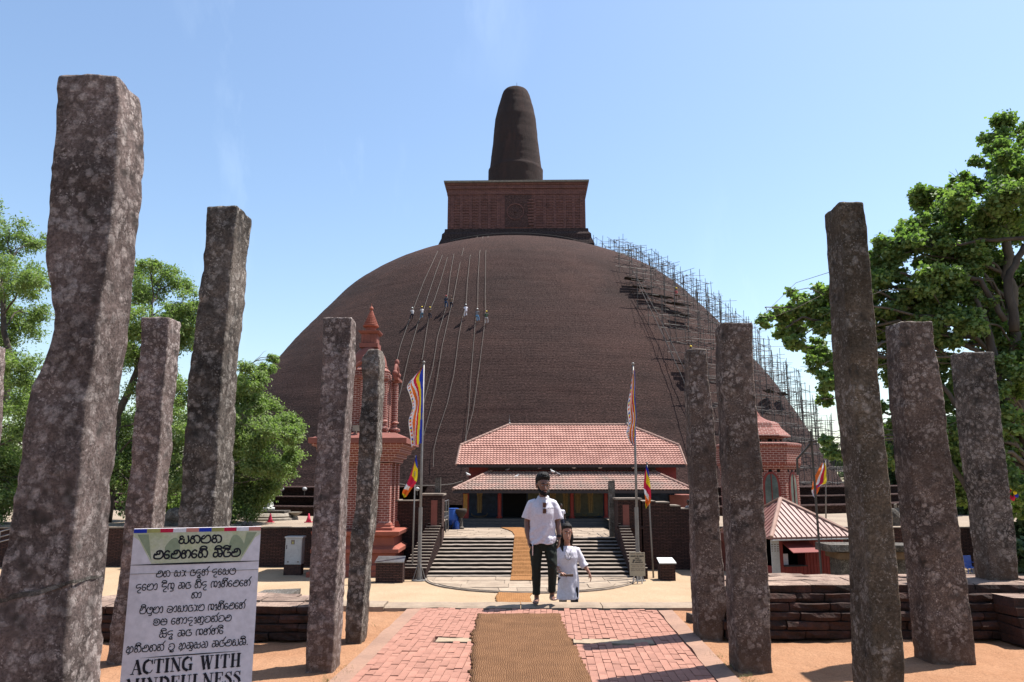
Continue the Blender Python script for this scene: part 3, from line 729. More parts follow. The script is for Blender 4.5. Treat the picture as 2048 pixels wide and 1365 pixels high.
def robed(pxc, w_, h0=None):
    x = X(pxc, yw, 0); z0 = ZF + .32; y = yw - .05
    pts = [(-.5, 0), (-.62, .35), (-.55, 1.1), (-.75, 1.45), (-.5, 1.85), (.5, 1.85), (.75, 1.45), (.55, 1.1), (.62, .35), (.5, 0)]
    m_ = MB(); m_.prism([(x + a * w_ * .5, y, z0 + b_) for a, b_ in pts], (0, .018, 0)); m_.build('painted_robe', 'mural_ochre', shr)
    m_ = MB()
    for k in (-.3, 0, .28): m_.path([(x + (k + .1) * w_ * .5, y - .004, z0 + 1.8), (x + k * w_ * .6, y - .004, z0 + .9), (x + k * w_ * .8, y - .004, z0 + .05)], .012, 4)
    m_.build('painted_fold', 'dark_timber', shr)
    m_ = MB()
    for q in (0, 1): m_.path([(x + w_ * .95 * math.cos(a), y - .003, z0 - .02 + .22 * math.sin(a) - q * .07) for a in [math.pi + math.pi * i / 10 for i in range(11)]], .012, 4)
    m_.build('painted_lotus', 'mural_ochre', shr)
for pxc, w_ in ((959, .6), (1106, .6), (1131, .6), (1156, .62), (1181, .62)): robed(pxc, w_)
def tiles(mb_, P0, P1, Q0, Q1, nrow, pitch, clip=None):
    """rows of rounded clay tiles from eave edge P0-P1 to upper edge Q0-Q1 (each row a scalloped strip)"""
    P0, P1, Q0, Q1 = map(Vector, (P0, P1, Q0, Q1)); nrm = (P1 - P0).cross(Q0 - P0).normalized()
    if nrm.z < 0: nrm = -nrm
    for r in range(nrow):
        t0 = r / nrow; t1 = (r + 1.12) / nrow; t1 = min(t1, 1.0)
        a0 = P0.lerp(Q0, t0); b0 = P1.lerp(Q1, t0); a1 = P0.lerp(Q0, t1); b1 = P1.lerp(Q1, t1)
        ux = (P1 - P0).normalized(); n = max(2, int(round((b0 - a0).length / pitch))) * 4
        # fixed columns so that tiles line up up the slope
        s0 = (a0 - P0).dot(ux); s1 = (b0 - P0).dot(ux); step = pitch / 4; ks = [s0] + [k * step for k in range(int(math.ceil(s0 / step)), int(math.floor(s1 / step)) + 1)] + [s1]
        k = len(mb_.v); jit = random.uniform(-.012, .012)
        e0 = a0 - ux * s0; s0b = (a1 - P0).dot(ux); s1b = (b1 - P0).dot(ux)
        for s in ks:
            ph = (s / pitch) % 1.0; hgt = (.045 * abs(math.sin(math.pi * ph)) ** .8)
            sb = min(max(s, s0b), s1b)
            c = e0 + ux * s; d = (a1 - ux * s0b) + ux * sb
            mb_.v += [c + nrm * (hgt + .08 + jit * .5), c + nrm * (hgt * .5 + .005), d + nrm * (hgt + .01)]
        for i in range(len(ks) - 1):
            p = k + 3 * i; mb_.f += [(p, p + 3, p + 5, p + 2), (p + 1, p + 4, p + 3, p)]; mb_.m += [0, 0]
def hipcaps(root, A, B, n, r=.11, mat='roof_ridge'):
    A, B = Vector(A), Vector(B); d = (B - A) / n
    pr = None
    for i in range(n):
        a = A + d * i; b_ = A + d * (i + 1.12)
        m_ = MB(); m_.path([a, b_], [r * 1.12, r * .9], 8); m_.build('ridge_tile', mat, root)
# lower (verandah) roof
YE, YU = 51.2, 54.7
pL, pR = W(906, 980, YE), W(1387, 981, YE); qL, qR = W(985, 938.5, YU), W(1302, 941, YU); pL.z = pR.z = (pL.z + pR.z) / 2; qL.z = qR.z = 2.32
low = MB(); tiles(low, pL, pR, qL, qR, 10, .235); low.build('lower_roof_tiles', 'roof_tile_worn', shr, fixn=False)
m_ = MB(); dn = Vector((0, 0, -.12)); m_.add([pL + dn, pR + dn, qR + dn, qL + dn, pL - Vector((0, 0, .02)), pR - Vector((0, 0, .02)), qR - Vector((0, 0, .02)), qL - Vector((0, 0, .02))], [(0, 1, 2, 3), (4, 7, 6, 5), (0, 4, 5, 1), (1, 5, 6, 2), (3, 2, 6, 7), (0, 3, 7, 4)]); m_.build('lower_roof_deck', 'dark_timber', shr)
# side slopes of the verandah roof
for P, Q, s in ((pL, qL, -1), (pR, qR, 1)):
    m_ = MB(); e = Vector((P.x, 62, P.z)); f = Vector((Q.x, 62, Q.z)); m_.add([P + Vector((0, 0, .03)), e, f, Q + Vector((0, 0, .03))], [(0, 1, 2, 3)]); m_.build('side_roof', 'roof_tile', shr)
hipcaps(shr, pL + Vector((0, 0, .08)), qL + Vector((0, 0, .08)), 9); hipcaps(shr, pR + Vector((0, 0, .08)), qR + Vector((0, 0, .08)), 9)
m_ = MB(); m_.bb(pL.x - .02, pR.x + .02, YE - .04, YE + .04, pL.z - .2, pL.z - .03); m_.build('fascia_board', 'dark_timber', shr)
m_ = MB(); m_.bb(qL.x - .3, qR.x + .3, YU - .25, YU + .02, 2.4, 2.62); m_.build('roof_gutter', 'dark_timber', shr)
# upper roof: hipped above, gabled at the foot
Y0, YK, Y1 = 54.0, 56.2, 58.6
eL, eR = W(913, 929, Y0), W(1372, 931, Y0); ze = (eL.z + eR.z) / 2; rL, rR = W(1019, 850.5, Y1), W(1254, 852, Y1); zr = (rL.z + rR.z) / 2
tk = .45; zk = ze + (zr - ze) * tk; yk = Y0 + (Y1 - Y0) * tk
kL, kR = W(921, 897, yk), W(1358, 895, yk); kL.z = kR.z = zk; kL.y = kR.y = yk
eL.z = eR.z = ze; rL.z = rR.z = zr
up = MB(); tiles(up, eL, eR, kL, kR, 9, .235); tiles(up, kL, kR, rL, rR, 9, .235); up.build('upper_roof_tiles', 'roof_tile', shr, fixn=False)
m_ = MB()
back = [Vector((p.x, 2 * Y1 - p.y, p.z)) for p in (eL, eR, kL, kR)]
o_ = Vector((0, 0, -.03))
m_.add([p + o_ for p in (eL, eR, kR, rR, rL, kL)] + [p + o_ for p in (back[0], back[1], back[3], back[2])], [(0, 1, 2, 3, 4, 5), (6, 9, 4, 3, 8, 7), (5, 4, 9), (2, 8, 3), (0, 5, 9, 6), (1, 7, 8, 2), (0, 6, 7, 1)]); m_.build('upper_roof_deck', 'red_wall', shr)
for a, b_, n in ((eL, kL, 4), (eR, kR, 4)): 
    m_ = MB(); m_.path([a + Vector((0, -.03, .02)), b_ + Vector((0, -.03, .06))], .1, 4); m_.build('verge_board', 'roof_ridge', shr)
hipcaps(shr, kL + Vector((0, 0, .09)), rL + Vector((0, 0, .09)), 14); hipcaps(shr, kR + Vector((0, 0, .09)), rR + Vector((0, 0, .09)), 14)
hipcaps(shr, rL + Vector((0, 0, .08)), rR + Vector((0, 0, .08)), 26, .1)
for x in (rL, rR):
    m_ = MB(); m_.lathe([(.09, 0), (.1, .08), (.04, .16), (.05, .3), (.012, .45), (.008, .75)], (x.x, x.y, x.z + .1), 8); m_.build('finial', 'pole_paint', shr)
m_ = MB(); m_.bb(eL.x + .05, eR.x - .05, Y0 - .1, Y0 + .02, ze - .17, ze - .0); m_.build('fascia_board', 'dark_timber', shr)
m_ = MB(); m_.bb(X(1340, 54, 0), X(1400, 54, 0), 54, 60, ZT, ZY(990, 54)); m_.build('side_porch', 'terracotta_dull', shr)
# ================================================================== RED TOWERS
def tower_left():
    Y = 38.2; cx = X(734, Y + 1.9, 4); cy = Y + 1.9
    t = thing('bell_tower', 'ornate red brick and terracotta tower with a dome and ringed spire, left of the staircase', 'tower', (cx, cy, ZS))
    z = lambda py: ZY(py, cy - .6) - ZS
    c = (cx, cy, ZS); s = .0
    def sq(name, prof, mat, uv=None, cc=c, rot=0): 
        m_ = MB(); m_.lathe(prof, cc, sq=True, rot=rot); return m_.build(name, mat, t, uv=uv)
    zb = z(1058)
    sq('pedestal', [(2.3, -.05), (2.3, .25), (2.15, .3), (2.15, .55), (2.0, .62), (2.0, zb * .50)], 'terracotta')
    sq('pedestal_moulding', [(2.03, zb * .505), (2.18, zb * .52), (2.18, zb * .60), (2.0, zb * .64), (1.95, zb * .66)], 'terracotta')
    sq('pedestal_neck', [(1.88, zb * .663), (1.88, zb * .86)], 'terracotta')
    sq('pedestal_cap', [(1.95, zb * .863), (2.15, zb * .90), (2.2, zb * .985), (2.12, zb)], 'terracotta')
    z1 = z(925)
    sq('tower_shaft', [(1.36, zb + .003), (1.36, z1)], 'tower_brick', 'box')
    for sx in (-1, 1):
        for sy in (-1, 1):
            cc = (cx + sx * 1.32, cy + sy * 1.32, ZS)
            sq('corner_pilaster', [(.30, zb + .35), (.26, zb + .40), (.26, z1 - .1), (.31, z1 - .05)], 'tower_brick', 'box', cc)
            sq('pilaster_base', [(.44, zb + .003), (.44, zb + .12), (.36, zb + .18), (.36, zb + .26), (.31, zb + .347)], 'terracotta', None, cc)
    for k in range(3):
        for a in range(4):
            ca, sa = math.cos(a * math.pi / 2), math.sin(a * math.pi / 2); off = 0
            if k: continue
            cc = (cx + sa * 1.38, cy - ca * 1.38, ZS); sq('mid_pilaster', [(.2, zb + .003), (.2, z1)], 'tower_brick', 'box', cc)
    z2 = z(868)
    h = z2 - z1
    sq('cornice', [(1.72, z1 + .003), (1.74, z1 + h * .14), (1.9, z1 + h * .16), (1.92, z1 + h * .3), (2.1, z1 + h * .33), (2.14, z1 + h * .5), (2.32, z1 + h * .54), (2.34, z1 + h * .62)], 'tower_brick', 'box')
    sq('cornice_slab', [(2.48, z1 + h * .623), (2.48, z1 + h * .8), (2.3, z1 + h * .82), (1.8, z2)], 'terracotta_dull')
    z3 = z(745)
    m_ = MB(); m_.lathe([(1.25, z2 - .1), (1.25, z3)], c, 8, rot=R(22.5)); m_.build('upper_shaft', 'tower_brick', t, uv='box')
    for a in range(8):
        an = a * math.pi / 4; cc = (cx + 1.46 * math.sin(an), cy - 1.46 * math.cos(an), ZS)
        m_ = MB(); m_.lathe([(.2, z2 + .003), (.2, z2 + .12), (.3, z2 + .16), (.31, z2 + .3), (.14, z2 + .36), (.15, z2 + .55), (.24, z2 + .62), (.16, z2 + .72), (.16, z3 - .5), (.24, z3 - .44), (.26, z3 - .34)], cc, 10)
        m_.build('small_column', 'tower_brick', t, uv='box')
    for a in range(4):
        an = a * math.pi / 2; ux = Vector((math.cos(an), math.sin(an), 0)); nz = Vector((math.sin(an), -math.cos(an), 0)); b0 = Vector((cx, cy, ZS)) + nz * 1.38
        m_ = MB()
        m_.path([b0 + ux * (.55 * math.cos(q)) + nz * .1 + Vector((0, 0, z3 - .3 + .75 * math.sin(q))) for q in [math.pi * i / 12 for i in range(13)]], [(.1, .14)] * 13, 6)
        m_.ell(b0 + nz * .12 + Vector((0, 0, z3 + .62)), (.13, .13, .2), 6)
        for sx in (-1, 1): m_.ell(b0 + ux * .55 * sx + nz * .12 + Vector((0, 0, z3 - .02)), (.16, .16, .16), 6)
        m_.build('arched_hood', 'terracotta_dull', t, smooth=True)
        m_ = MB(); m_.prism([b0 + nz * .1 + ux * x_ + Vector((0, 0, z3 + zz_)) for x_, zz_ in ((-.75, -.4), (.75, -.4), (.8, -.28), (-.8, -.28))], nz * .22); m_.build('hood_sill', 'terracotta_dull', t)
    zd = z(735); zd2 = z(690)
    rd = 35 / F * 39
    m_ = MB(); m_.lathe([(1.12, z3 + .003), (1.16, z3 + .1), (1.0, zd)] , c, 24); m_.build('drum', 'tower_brick', t, uv='box')
    m_ = MB(); m_.lathe([(.98, zd), (1.02, zd + .06), (.99, zd + .09)] + [(rd * 1.03 * math.cos(a), zd + .09 + (zd2 - zd) * .98 * math.sin(a)) for a in [R(q) for q in range(4, 80, 6)]], c, 28); m_.build('small_dome', 'terracotta_dull', t, smooth=True)
    z4 = z(688); z5 = z(661)
    sq('crown_box', [(.50, z4 - .15), (.50, z4 + .08), (.42, z4 + .1), (.42, z5 - .15), (.52, z5 - .1), (.58, z5 - .02), (.58, z5 + .02)], 'terracotta_dull')
    for sx in (-1, 0, 1):
        m_ = MB(); m_.bb(cx + sx * .34 - .05, cx + sx * .34 + .05, cy - .455, cy - .42, ZS + z4 + .1, ZS + z5 - .16); m_.build('crown_post', 'terracotta_dull', t)
    z6 = z(648); z7 = z(612)
    pr = [(.30, z5 + .023), (.30, z6 - .12), (.44, z6 - .04), (.44, z6 + .02), (.32, z6 + .04)]
    n = 8
    for k in range(n):
        r0 = .33 * (1 - k / n) + .07; za = z6 + .05 + (z7 - z6 - .2) * k / n; dz = (z7 - z6 - .2) / n
        pr += [(r0, za), (r0 * .97, za + dz * .55), (r0 * .78, za + dz * .75), (r0 * .78, za + dz * .98)]
    pr += [(.05, z7 - .1), (.11, z7 - .03), (.1, z7 + .03), (.02, z7 + .12), (.008, z7 + .3)]
    m_ = MB(); m_.lathe(pr, c, 20); m_.build('ringed_spire', 'terracotta', t, smooth=False)
    m_ = MB(); m_.box((cx - .2, cy - 1.95, ZS + z2 + .22), (.34, .1, .3)); m_.box((cx - .2, cy - 1.85, ZS + z2 + .1), (.06, .1, .3)); m_.build('flood_light', 'concrete', t)
tower_left()
def tower_right():
    cy = 41.0 - .2; Yf = 39.2; cx = X(1522, cy, 0)
    t = thing('octagonal_tower', 'eight sided red brick tower with arched glass windows and tiered top behind the red kiosk', 'tower', (cx, cy, ZS))
    z = lambda py: ZY(py, cy - .8) - ZS
    c = (cx, cy, ZS); rot = R(22.5)
    def oc(name, prof, mat, uv=None):
        m_ = MB(); m_.lathe([(r / math.cos(R(22.5)), zz_) for r, zz_ in prof], c, 8, rot=rot); return m_.build(name, mat, t, uv=uv)
    zb = z(1068)
    oc('pedestal', [(2.25, -.05), (2.25, .3), (2.1, .35), (2.1, zb - .5), (2.2, zb - .42), (2.2, zb)], 'terracotta')
    oc('brick_shaft', [(1.86, zb + .003), (1.86, z(936))], 'tower_brick', 'box')
    oc('cornice', [(1.95, z(936) + .003), (1.98, z(930)), (2.02, z(928)), (2.04, z(896)), (2.1, z(893)), (2.1, z(888)), (1.9, z(886))], 'tower_brick', 'box')
    oc('upper_stage', [(1.22, z(886) + .003), (1.22, z(874))], 'tower_brick', 'box')
    oc('flared_roof', [(1.62, z(874) + .003), (1.62, z(871)), (1.2, z(855)), (1.1, z(846)), (.9, z(842))], 'tower_brick', 'box')
    oc('roof_tip', [(.8, z(842) + .003), (.5, z(837)), (.27, z(831)), (.13, z(822)), (.05, z(812)), (.01, z(806))], 'terracotta_dull')
    for a in range(8):
        an = a * math.pi / 4; nz = Vector((math.sin(an), -math.cos(an), 0)); ux = Vector((math.cos(an), math.sin(an), 0)); b0 = Vector(c) + nz * 1.86
        zA, zB, zC = z(1062), z(975), z(948); hw_ = .36
        def arch(h_, e): return [(-h_, zA - e)] + [(-h_, zB)] + [(-h_ * math.cos(q) ** .8 if q < 1.56 else 0, zB + (zC - zB + e) * math.sin(q)) for q in [R(x_) for x_ in (20, 40, 60, 78, 90)]] + [(h_ * math.cos(q) ** .8, zB + (zC - zB + e) * math.sin(q)) for q in [R(x_) for x_ in (78, 60, 40, 20)]] + [(h_, zB), (h_, zA - e)]
        m_ = MB(); m_.prism([b0 + nz * .05 + ux * x_ + Vector((0, 0, zz_)) for x_, zz_ in arch(hw_ + .1, .1)], -nz * .045); wf = m_.build('window_frame', 'red_wall', t)
        m_ = MB(); m_.prism([b0 + nz * .058 + ux * x_ + Vector((0, 0, zz_)) for x_, zz_ in arch(hw_ - .02, 0)], -nz * .006); m_.build('window_pane', 'glass_dim', wf)
        m_ = MB(); m_.bb(-.02, .02, -.01, .01, 0, 1); m_ = MB(); m_.path([b0 + nz * .07 + Vector((0, 0, zA)), b0 + nz * .07 + Vector((0, 0, zC))], .025, 4); m_.build('window_bar', 'red_wall', wf)
        m_ = MB()
        for k in (-1, 0, 1):
            m_.add([b0 + nz * .012 + ux * (k * .42 + .09 * math.cos(q)) + Vector((0, 0, z(942) + .09 * math.sin(q))) for q in [2 * math.pi * i / 10 for i in range(10)]], [tuple(range(10))])
        m_.build('round_vent', 'black_void', t)
        b1 = Vector(c) + nz * 1.232; m_ = MB()
        for k in (-.3, .3): m_.prism([b1 + ux * (k + x_) + Vector((0, 0, z(885) + zz_)) for x_, zz_ in ((-.12, 0), (.12, 0), (.12, .13), (0, .2), (-.12, .13))], -nz * .008)
        m_.build('small_opening', 'black_void', t)
MATS['glass_dim'] = plain('glass_dim', (.10, .14, .14), (.05, .07, .07), 2, .15, spec=.6)
tower_right()
# ================================================================== KIOSK
def kiosk():
    C = G(1546, 1182, ZS); C.y = 32.6; C.x = X(1546, 32.6, ZY(1073, 32.6)); yaw = R(14); ux = Vector((math.cos(yaw), math.sin(yaw), 0)); vy = Vector((-math.sin(yaw), math.cos(yaw), 0))
    ze = ZY(1074, 32.6); L1 = 3.75
    t = thing('ticket_kiosk', 'small dark red metal kiosk with a hipped sheet roof and a propped open hatch', 'kiosk', (C.x + 1.6, C.y + 1.6, ZS))
    def P(a, b_, z): return Vector((C.x, C.y, 0)) + ux * a + vy * b_ + Vector((0, 0, z))
    o = .18
    body = [(o, o), (L1 - o, o), (L1 - o, L1 - o), (o, L1 - o)]
    def wallbox(name, a0, a1, b0, b1, z0, z1, mat): 
        m_ = MB(); m_.prism([P(a0, b0, z0), P(a1, b0, z0), P(a1, b1, z0), P(a0, b1, z0)], (0, 0, z1 - z0)); return m_.build(name, mat, t)
    hz0, hz1 = ZY(1133, 33), ZY(1083, 33)
    wallbox('front_wall', o, L1 - o, o, o + .05, ZS, hz0, 'red_wall'); wallbox('front_wall', o, .55, o, o + .05, hz0 + .003, ze - .02, 'red_wall'); wallbox('front_wall', 1.65, L1 - o, o, o + .05, hz0 + .003, ze - .02, 'red_wall')
    wallbox('front_wall', .553, 1.647, o, o + .05, hz1, ze - .02, 'red_wall')
    wallbox('side_wall', o, o + .05, o + .053, L1 - o, ZS, hz0, 'red_wall'); wallbox('side_wall', o, o + .05, 2.4, L1 - o, hz0 + .003, ze - .02, 'red_wall')
    wallbox('side_wall', L1 - o - .05, L1 - o, o + .053, L1 - o, ZS, ze - .02, 'red_wall'); wallbox('back_wall', o + .053, L1 - o - .053, L1 - o - .05, L1 - o, ZS, ze - .02, 'black_void')
    wallbox('floor', o, L1 - o, o, L1 - o, ZS + .05, ZS + .1, 'dark_timber')
    for i in range(12):
        a = 1.7 + i * .16
        if a < L1 - o - .05: wallbox('wall_rib', a, a + .03, o - .025, o - .002, ZS, ze - .03, 'red_wall')
    for i in range(6): wallbox('wall_rib', .6 + i * .18, .63 + i * .18, o - .025, o - .002, ZS, hz0 - .02, 'red_wall')
    m_ = MB(); m_.prism([P(.5, o, hz1 - .02), P(1.8, o, hz1 - .02), P(1.85, o - .75, hz1 - .42), P(.55, o - .75, hz1 - .42)], (0, 0, .03)); m_.build('hatch_flap', 'red_wall', t)
    m_ = MB(); m_.path([P(1.78, o - .7, hz1 - .4), P(2.0, o, hz1 - .45)], .018, 5); m_.build('flap_stay', 'pole_paint', t)
    wallbox('papers', .75, .98, o + .3, o + .34, hz0 + .02, hz0 + .5, 'banner_white')
    wallbox('counter', .553, 1.647, o - .12, o + .3, hz0 + .003, hz0 + .04, 'dark_timber')
    wallbox('notice_board', -.06, .32, o - .09, o - .05, ZS + .55, ze - .12, 'cabinet_grey')
    m_ = MB()
    for r_ in range(4):
        for c_ in range(3): m_.prism([P(-.06 + c_ * .14, o - .095, ze - .3 - r_ * .09), P(.03 + c_ * .14 - .01 * r_, o - .095, ze - .3 - r_ * .09), P(.03 + c_ * .14 - .01 * r_, o - .095, ze - .34 - r_ * .09), P(-.06 + c_ * .14, o - .095, ze - .34 - r_ * .09)], -vy * .002)
    m_.build('notice_text', 'ink_faded', t)
    # hipped roof with standing ribs
    e = -.22; E = [P(e, e, ze), P(L1 - e, e, ze), P(L1 - e, L1 - e, ze), P(e, L1 - e, ze)]
    A = P(L1 * .46, L1 * .5, ZY(998, 34.6)); A2 = A + ux * .25
    m_ = MB(); m_.add(E + [A, A2] + [p - Vector((0, 0, .08)) for p in E], [(0, 1, 5, 4), (1, 2, 5), (2, 3, 4, 5), (3, 0, 4), (0, 6, 7, 1), (1, 7, 8, 2), (2, 8, 9, 3), (3, 9, 6, 0), (9, 8, 7, 6)]); m_.build('sheet_roof', 'roof_sheet', t)
    for (p, q, apx) in ((E[0], E[1], A), (E[3], E[0], A)):
        n = 17
        for i in range(1, n):
            s = i / n; b_ = p.lerp(q, s); mid = abs(s - .5) * 2; tt = 1 - mid
            up_ = (apx - p.lerp(q, .5)); tp = b_ + up_ * tt * .97
            m_ = MB(); m_.path([b_ + Vector((0, 0, .02)), tp + Vector((0, 0, .02))], .028, 4); m_.build('roof_rib', 'roof_sheet', t)
    for k in (0, 1, 3): m_ = MB(); m_.path([E[k] + Vector((0, 0, .04)), A + Vector((0, 0, .05))], [(.09, .05)] * 2, 6); m_.build('hip_flashing', 'roof_ridge', t)
    m_ = MB(); m_.path([E[0] + Vector((0, 0, -.12)), E[1] + Vector((0, 0, -.12))], .03, 5); m_.build('eave_rail', 'cabinet_grey', t)
plain('roof_sheet', (.19, .075, .06), (.25, .13, .11), 1.5, .55, 0, spec=.4)
kiosk()
# ================================================================== STONE PILLARS
def pillar(label, Y, rows, d, mat, zbase=-.12, rough=.022, seed=0, sunk=True, mortar=None):
    zs = [ZY(r[0], Y) for r in rows]; az = [X(r[1], Y, z) for r, z in zip(rows, zs)]; bz = [X(r[2], Y, z) for r, z in zip(rows, zs)]
    o_ = sorted(zip(zs, az, bz)); zs = [q[0] for q in o_]; az = [q[1] for q in o_]; bz = [q[2] for q in o_]
    # extend linearly below the lowest row
    ztop = zs[-1]; n = int((ztop - zbase) / .03)
    if zs[0] > zbase:
        k = (zbase - zs[0]) / (zs[1] - zs[0]); k = max(k, -1.2)
        zs.insert(0, zbase); az.insert(0, az[0] + k * (az[1] - az[0]) * .6); bz.insert(0, bz[0] + k * (bz[1] - bz[0]) * .6)
    m_ = MB(); rs = []; per = 44
    for i in range(n + 1):
        z = zbase + (ztop - zbase) * i / n; t = (z - zbase) / (ztop - zbase)
        a = float(np.interp(z, zs, az)); b_ = float(np.interp(z, zs, bz)); dd = d[0] + (d[1] - d[0]) * (1 - t)
        y0, y1 = Y, Y + dd; ring = []
        # chamfered, hand dressed corners
        c = .010 + .005 * fbm((z, seed, 3), 2); corners = [(a, y0), (b_, y0), (b_, y1), (a, y1)]
        for e in range(4):
            p, q = Vector((*corners[e], z)), Vector((*corners[(e + 1) % 4], z)); ln = (q - p).length; cc = min(c / ln, .3)
            for k in range(11):
                s = cc + (1 - 2 * cc) * k / 10; ring.append(p.lerp(q, s))
        cx = (a + b_) / 2; cy = (y0 + y1) / 2; out_ = []
        for p in ring:
            v = Vector((p.x - cx, p.y - cy, 0)).normalized()
            nn = rough * (fbm((p.x * 1.0 + seed * 9, p.y, p.z * .8), 3.2, 3) * 1.0 + .60 * fbm((p.x + seed, p.y * 1, p.z), 11, 4) + .2 * fbm((p.x + seed, p.y, p.z), 34, 2))
            out_.append(p + v * nn + Vector((0, 0, 0)))
        rs.append(out_)
    # rounded worn head
    for k, (sc_, up_) in enumerate(((.99, .008), (.96, .013), (.8, .016), (.5, .018), (.15, .018))):
        base = rs[n]; cm = sum(base, Vector()) / len(base)
        rs.append([cm + (p - cm) * sc_ + Vector((0, 0, up_ + .012 * fbm((p.x * sc_, p.y * sc_, seed), 8))) for p in base])
    m_.rings(rs)
    cx = (np.interp(0, zs, az) + np.interp(0, zs, bz)) / 2
    if mortar:
        root = thing('stone_pillar', label, 'pillar', (float(cx), Y + d[1] / 2, zbase), 'ancient stone pillars either side of the path')
        m_.build('pillar_shaft', mat, root, smooth=True)
        mm = MB(); rs2 = []
        za, zb2 = mortar
        for off in (-.012, .012):
            ring = []
            i = int((za - zbase) / .03); base = rs[i]; cm = sum(base, Vector()) / len(base)
            x0_ = min(p.x for p in base); x1_ = max(p.x for p in base)
            for p in base:
                tt = (p.x - x0_) / (x1_ - x0_); z = za + (zb2 - za) * tt ** 1.4 + off * (1.2 - .6 * tt) + .01 * fbm((p.x, p.y, 1), 9)
                q = cm + (p - cm) * 1.012; ring.append(Vector((q.x, q.y, z)))
            rs2.append(ring)
        mm.rings(rs2, cap=False); mm.build('mortar_joint', 'old_stone', root, smooth=True)
        return root
    o = m_.build('stone_pillar', mat, None, smooth=True, at=(float(cx), Y + d[1] / 2, zbase))
    return tag(o, label, 'pillar', 'ancient stone pillars either side of the path')
pillar('tallest stone pillar, thick and kinked, nearest on the left with a mortared crack', 3.42, [(155, 118, 234), (200, 113, 240), (270, 106, 238), (330, 101, 232), (400, 97, 228), (520, 90, 216), (575, 98, 206), (620, 108, 201), (660, 106, 195), (700, 95, 190), (735, 78, 185), (770, 58, 180), (820, 48, 173), (900, 38, 165), (1020, 22, 152), (1130, 2, 143), (1200, -8, 136), (1365, -26, 126)], (.24, .33), 'granite_pale', seed=3, rough=.014, mortar=(ZY(1200, 3.42), ZY(1165, 3.42)))
pillar('tall leaning stone pillar behind the white sign', 5.25, [(415, 414, 477), (448, 411, 474), (480, 409, 470), (550, 403, 462), (600, 399, 458), (700, 386, 447), (790, 378, 441), (900, 370, 437), (1000, 358, 430), (1060, 352, 425), (1365, 330, 405)], (.30, .34), 'granite', seed=11, rough=.02)
pillar('shorter flat topped stone pillar between the kinked pillar and the one behind the sign', 7.46, [(637, 283, 338), (700, 280, 335), (800, 272, 325), (900, 262, 318), (1000, 252, 308), (1100, 243, 300), (1200, 230, 290), (1325, 213, 277)], (.26, .3), 'granite_pale', seed=21, rough=.016)
pillar('flat topped speckled stone pillar before the red tower, at the left path edge', 7.09, [(638, 646, 703), (700, 645, 700), (800, 640, 694), (900, 632, 686), (1000, 627, 681), (1100, 622, 676), (1200, 617, 671), (1345, 609, 664)], (.26, .36), 'granite_pale', seed=31, rough=.013)
pillar('narrow stone pillar with rounded head and frosted right side, right of the speckled one', 8.39, [(700, 736, 757), (715, 724, 760), (800, 722, 757), (900, 717, 752), (1000, 710, 744), (1100, 700, 736), (1200, 693, 727), (1283, 690, 722)], (.34, .36), 'granite', seed=41, rough=.024)
pillar('lichen spotted stone pillar, leftmost on the right hand side of the path', 8.55, [(700, 1378, 1413), (780, 1379, 1420), (842, 1382, 1429), (995, 1389, 1438), (1100, 1391, 1443), (1164, 1393, 1450), (1207, 1396, 1456), (1245, 1397, 1450), (1278, 1399, 1446)], (.26, .3), 'granite_brown', seed=51, rough=.012)
pillar('dark topped stone pillar second on the right side, soil stained at its foot', 7.15, [(648, 1444, 1505), (700, 1445, 1507), (780, 1448, 1511), (912, 1456, 1523), (1026, 1462, 1530), (1118, 1467, 1536), (1200, 1469, 1540), (1333, 1477, 1545)], (.26, .3), 'granite_brown', seed=61, rough=.011)
pillar('tallest stone pillar on the right, square headed, with white lichen low on its face', 5.2, [(407, 1680, 1729), (486, 1686, 1738), (617, 1693, 1750), (800, 1708, 1764), (950, 1724, 1779), (1100, 1736, 1793), (1230, 1741, 1803), (1365, 1746, 1811)], (.28, .32), 'granite_green', seed=71, rough=.010)
pillar('broad purple grey stone pillar right of the square headed one, standing in the sand', 7.46, [(645, 1800, 1866), (700, 1801, 1872), (780, 1807, 1885), (888, 1817, 1900), (1011, 1830, 1915), (1134, 1846, 1931), (1230, 1856, 1943), (1322, 1865, 1953)], (.3, .34), 'granite_brown', seed=81, rough=.012)
pillar('rightmost stone pillar, standing on top of the low brick wall', 8.95, [(706, 1926, 1988), (780, 1933, 1998), (909, 1950, 2011), (1026, 1966, 2026), (1164, 1982, 2040)], (.28, .3), 'granite', zbase=.5, seed=91, rough=.012)
pillar('sliver of a stone pillar at the left frame edge behind the kinked pillar', 9.0, [(690, -58, -20), (1000, -83, -38), (1300, -108, -54)], (.3, .3), 'granite_pale', seed=95, rough=.014)
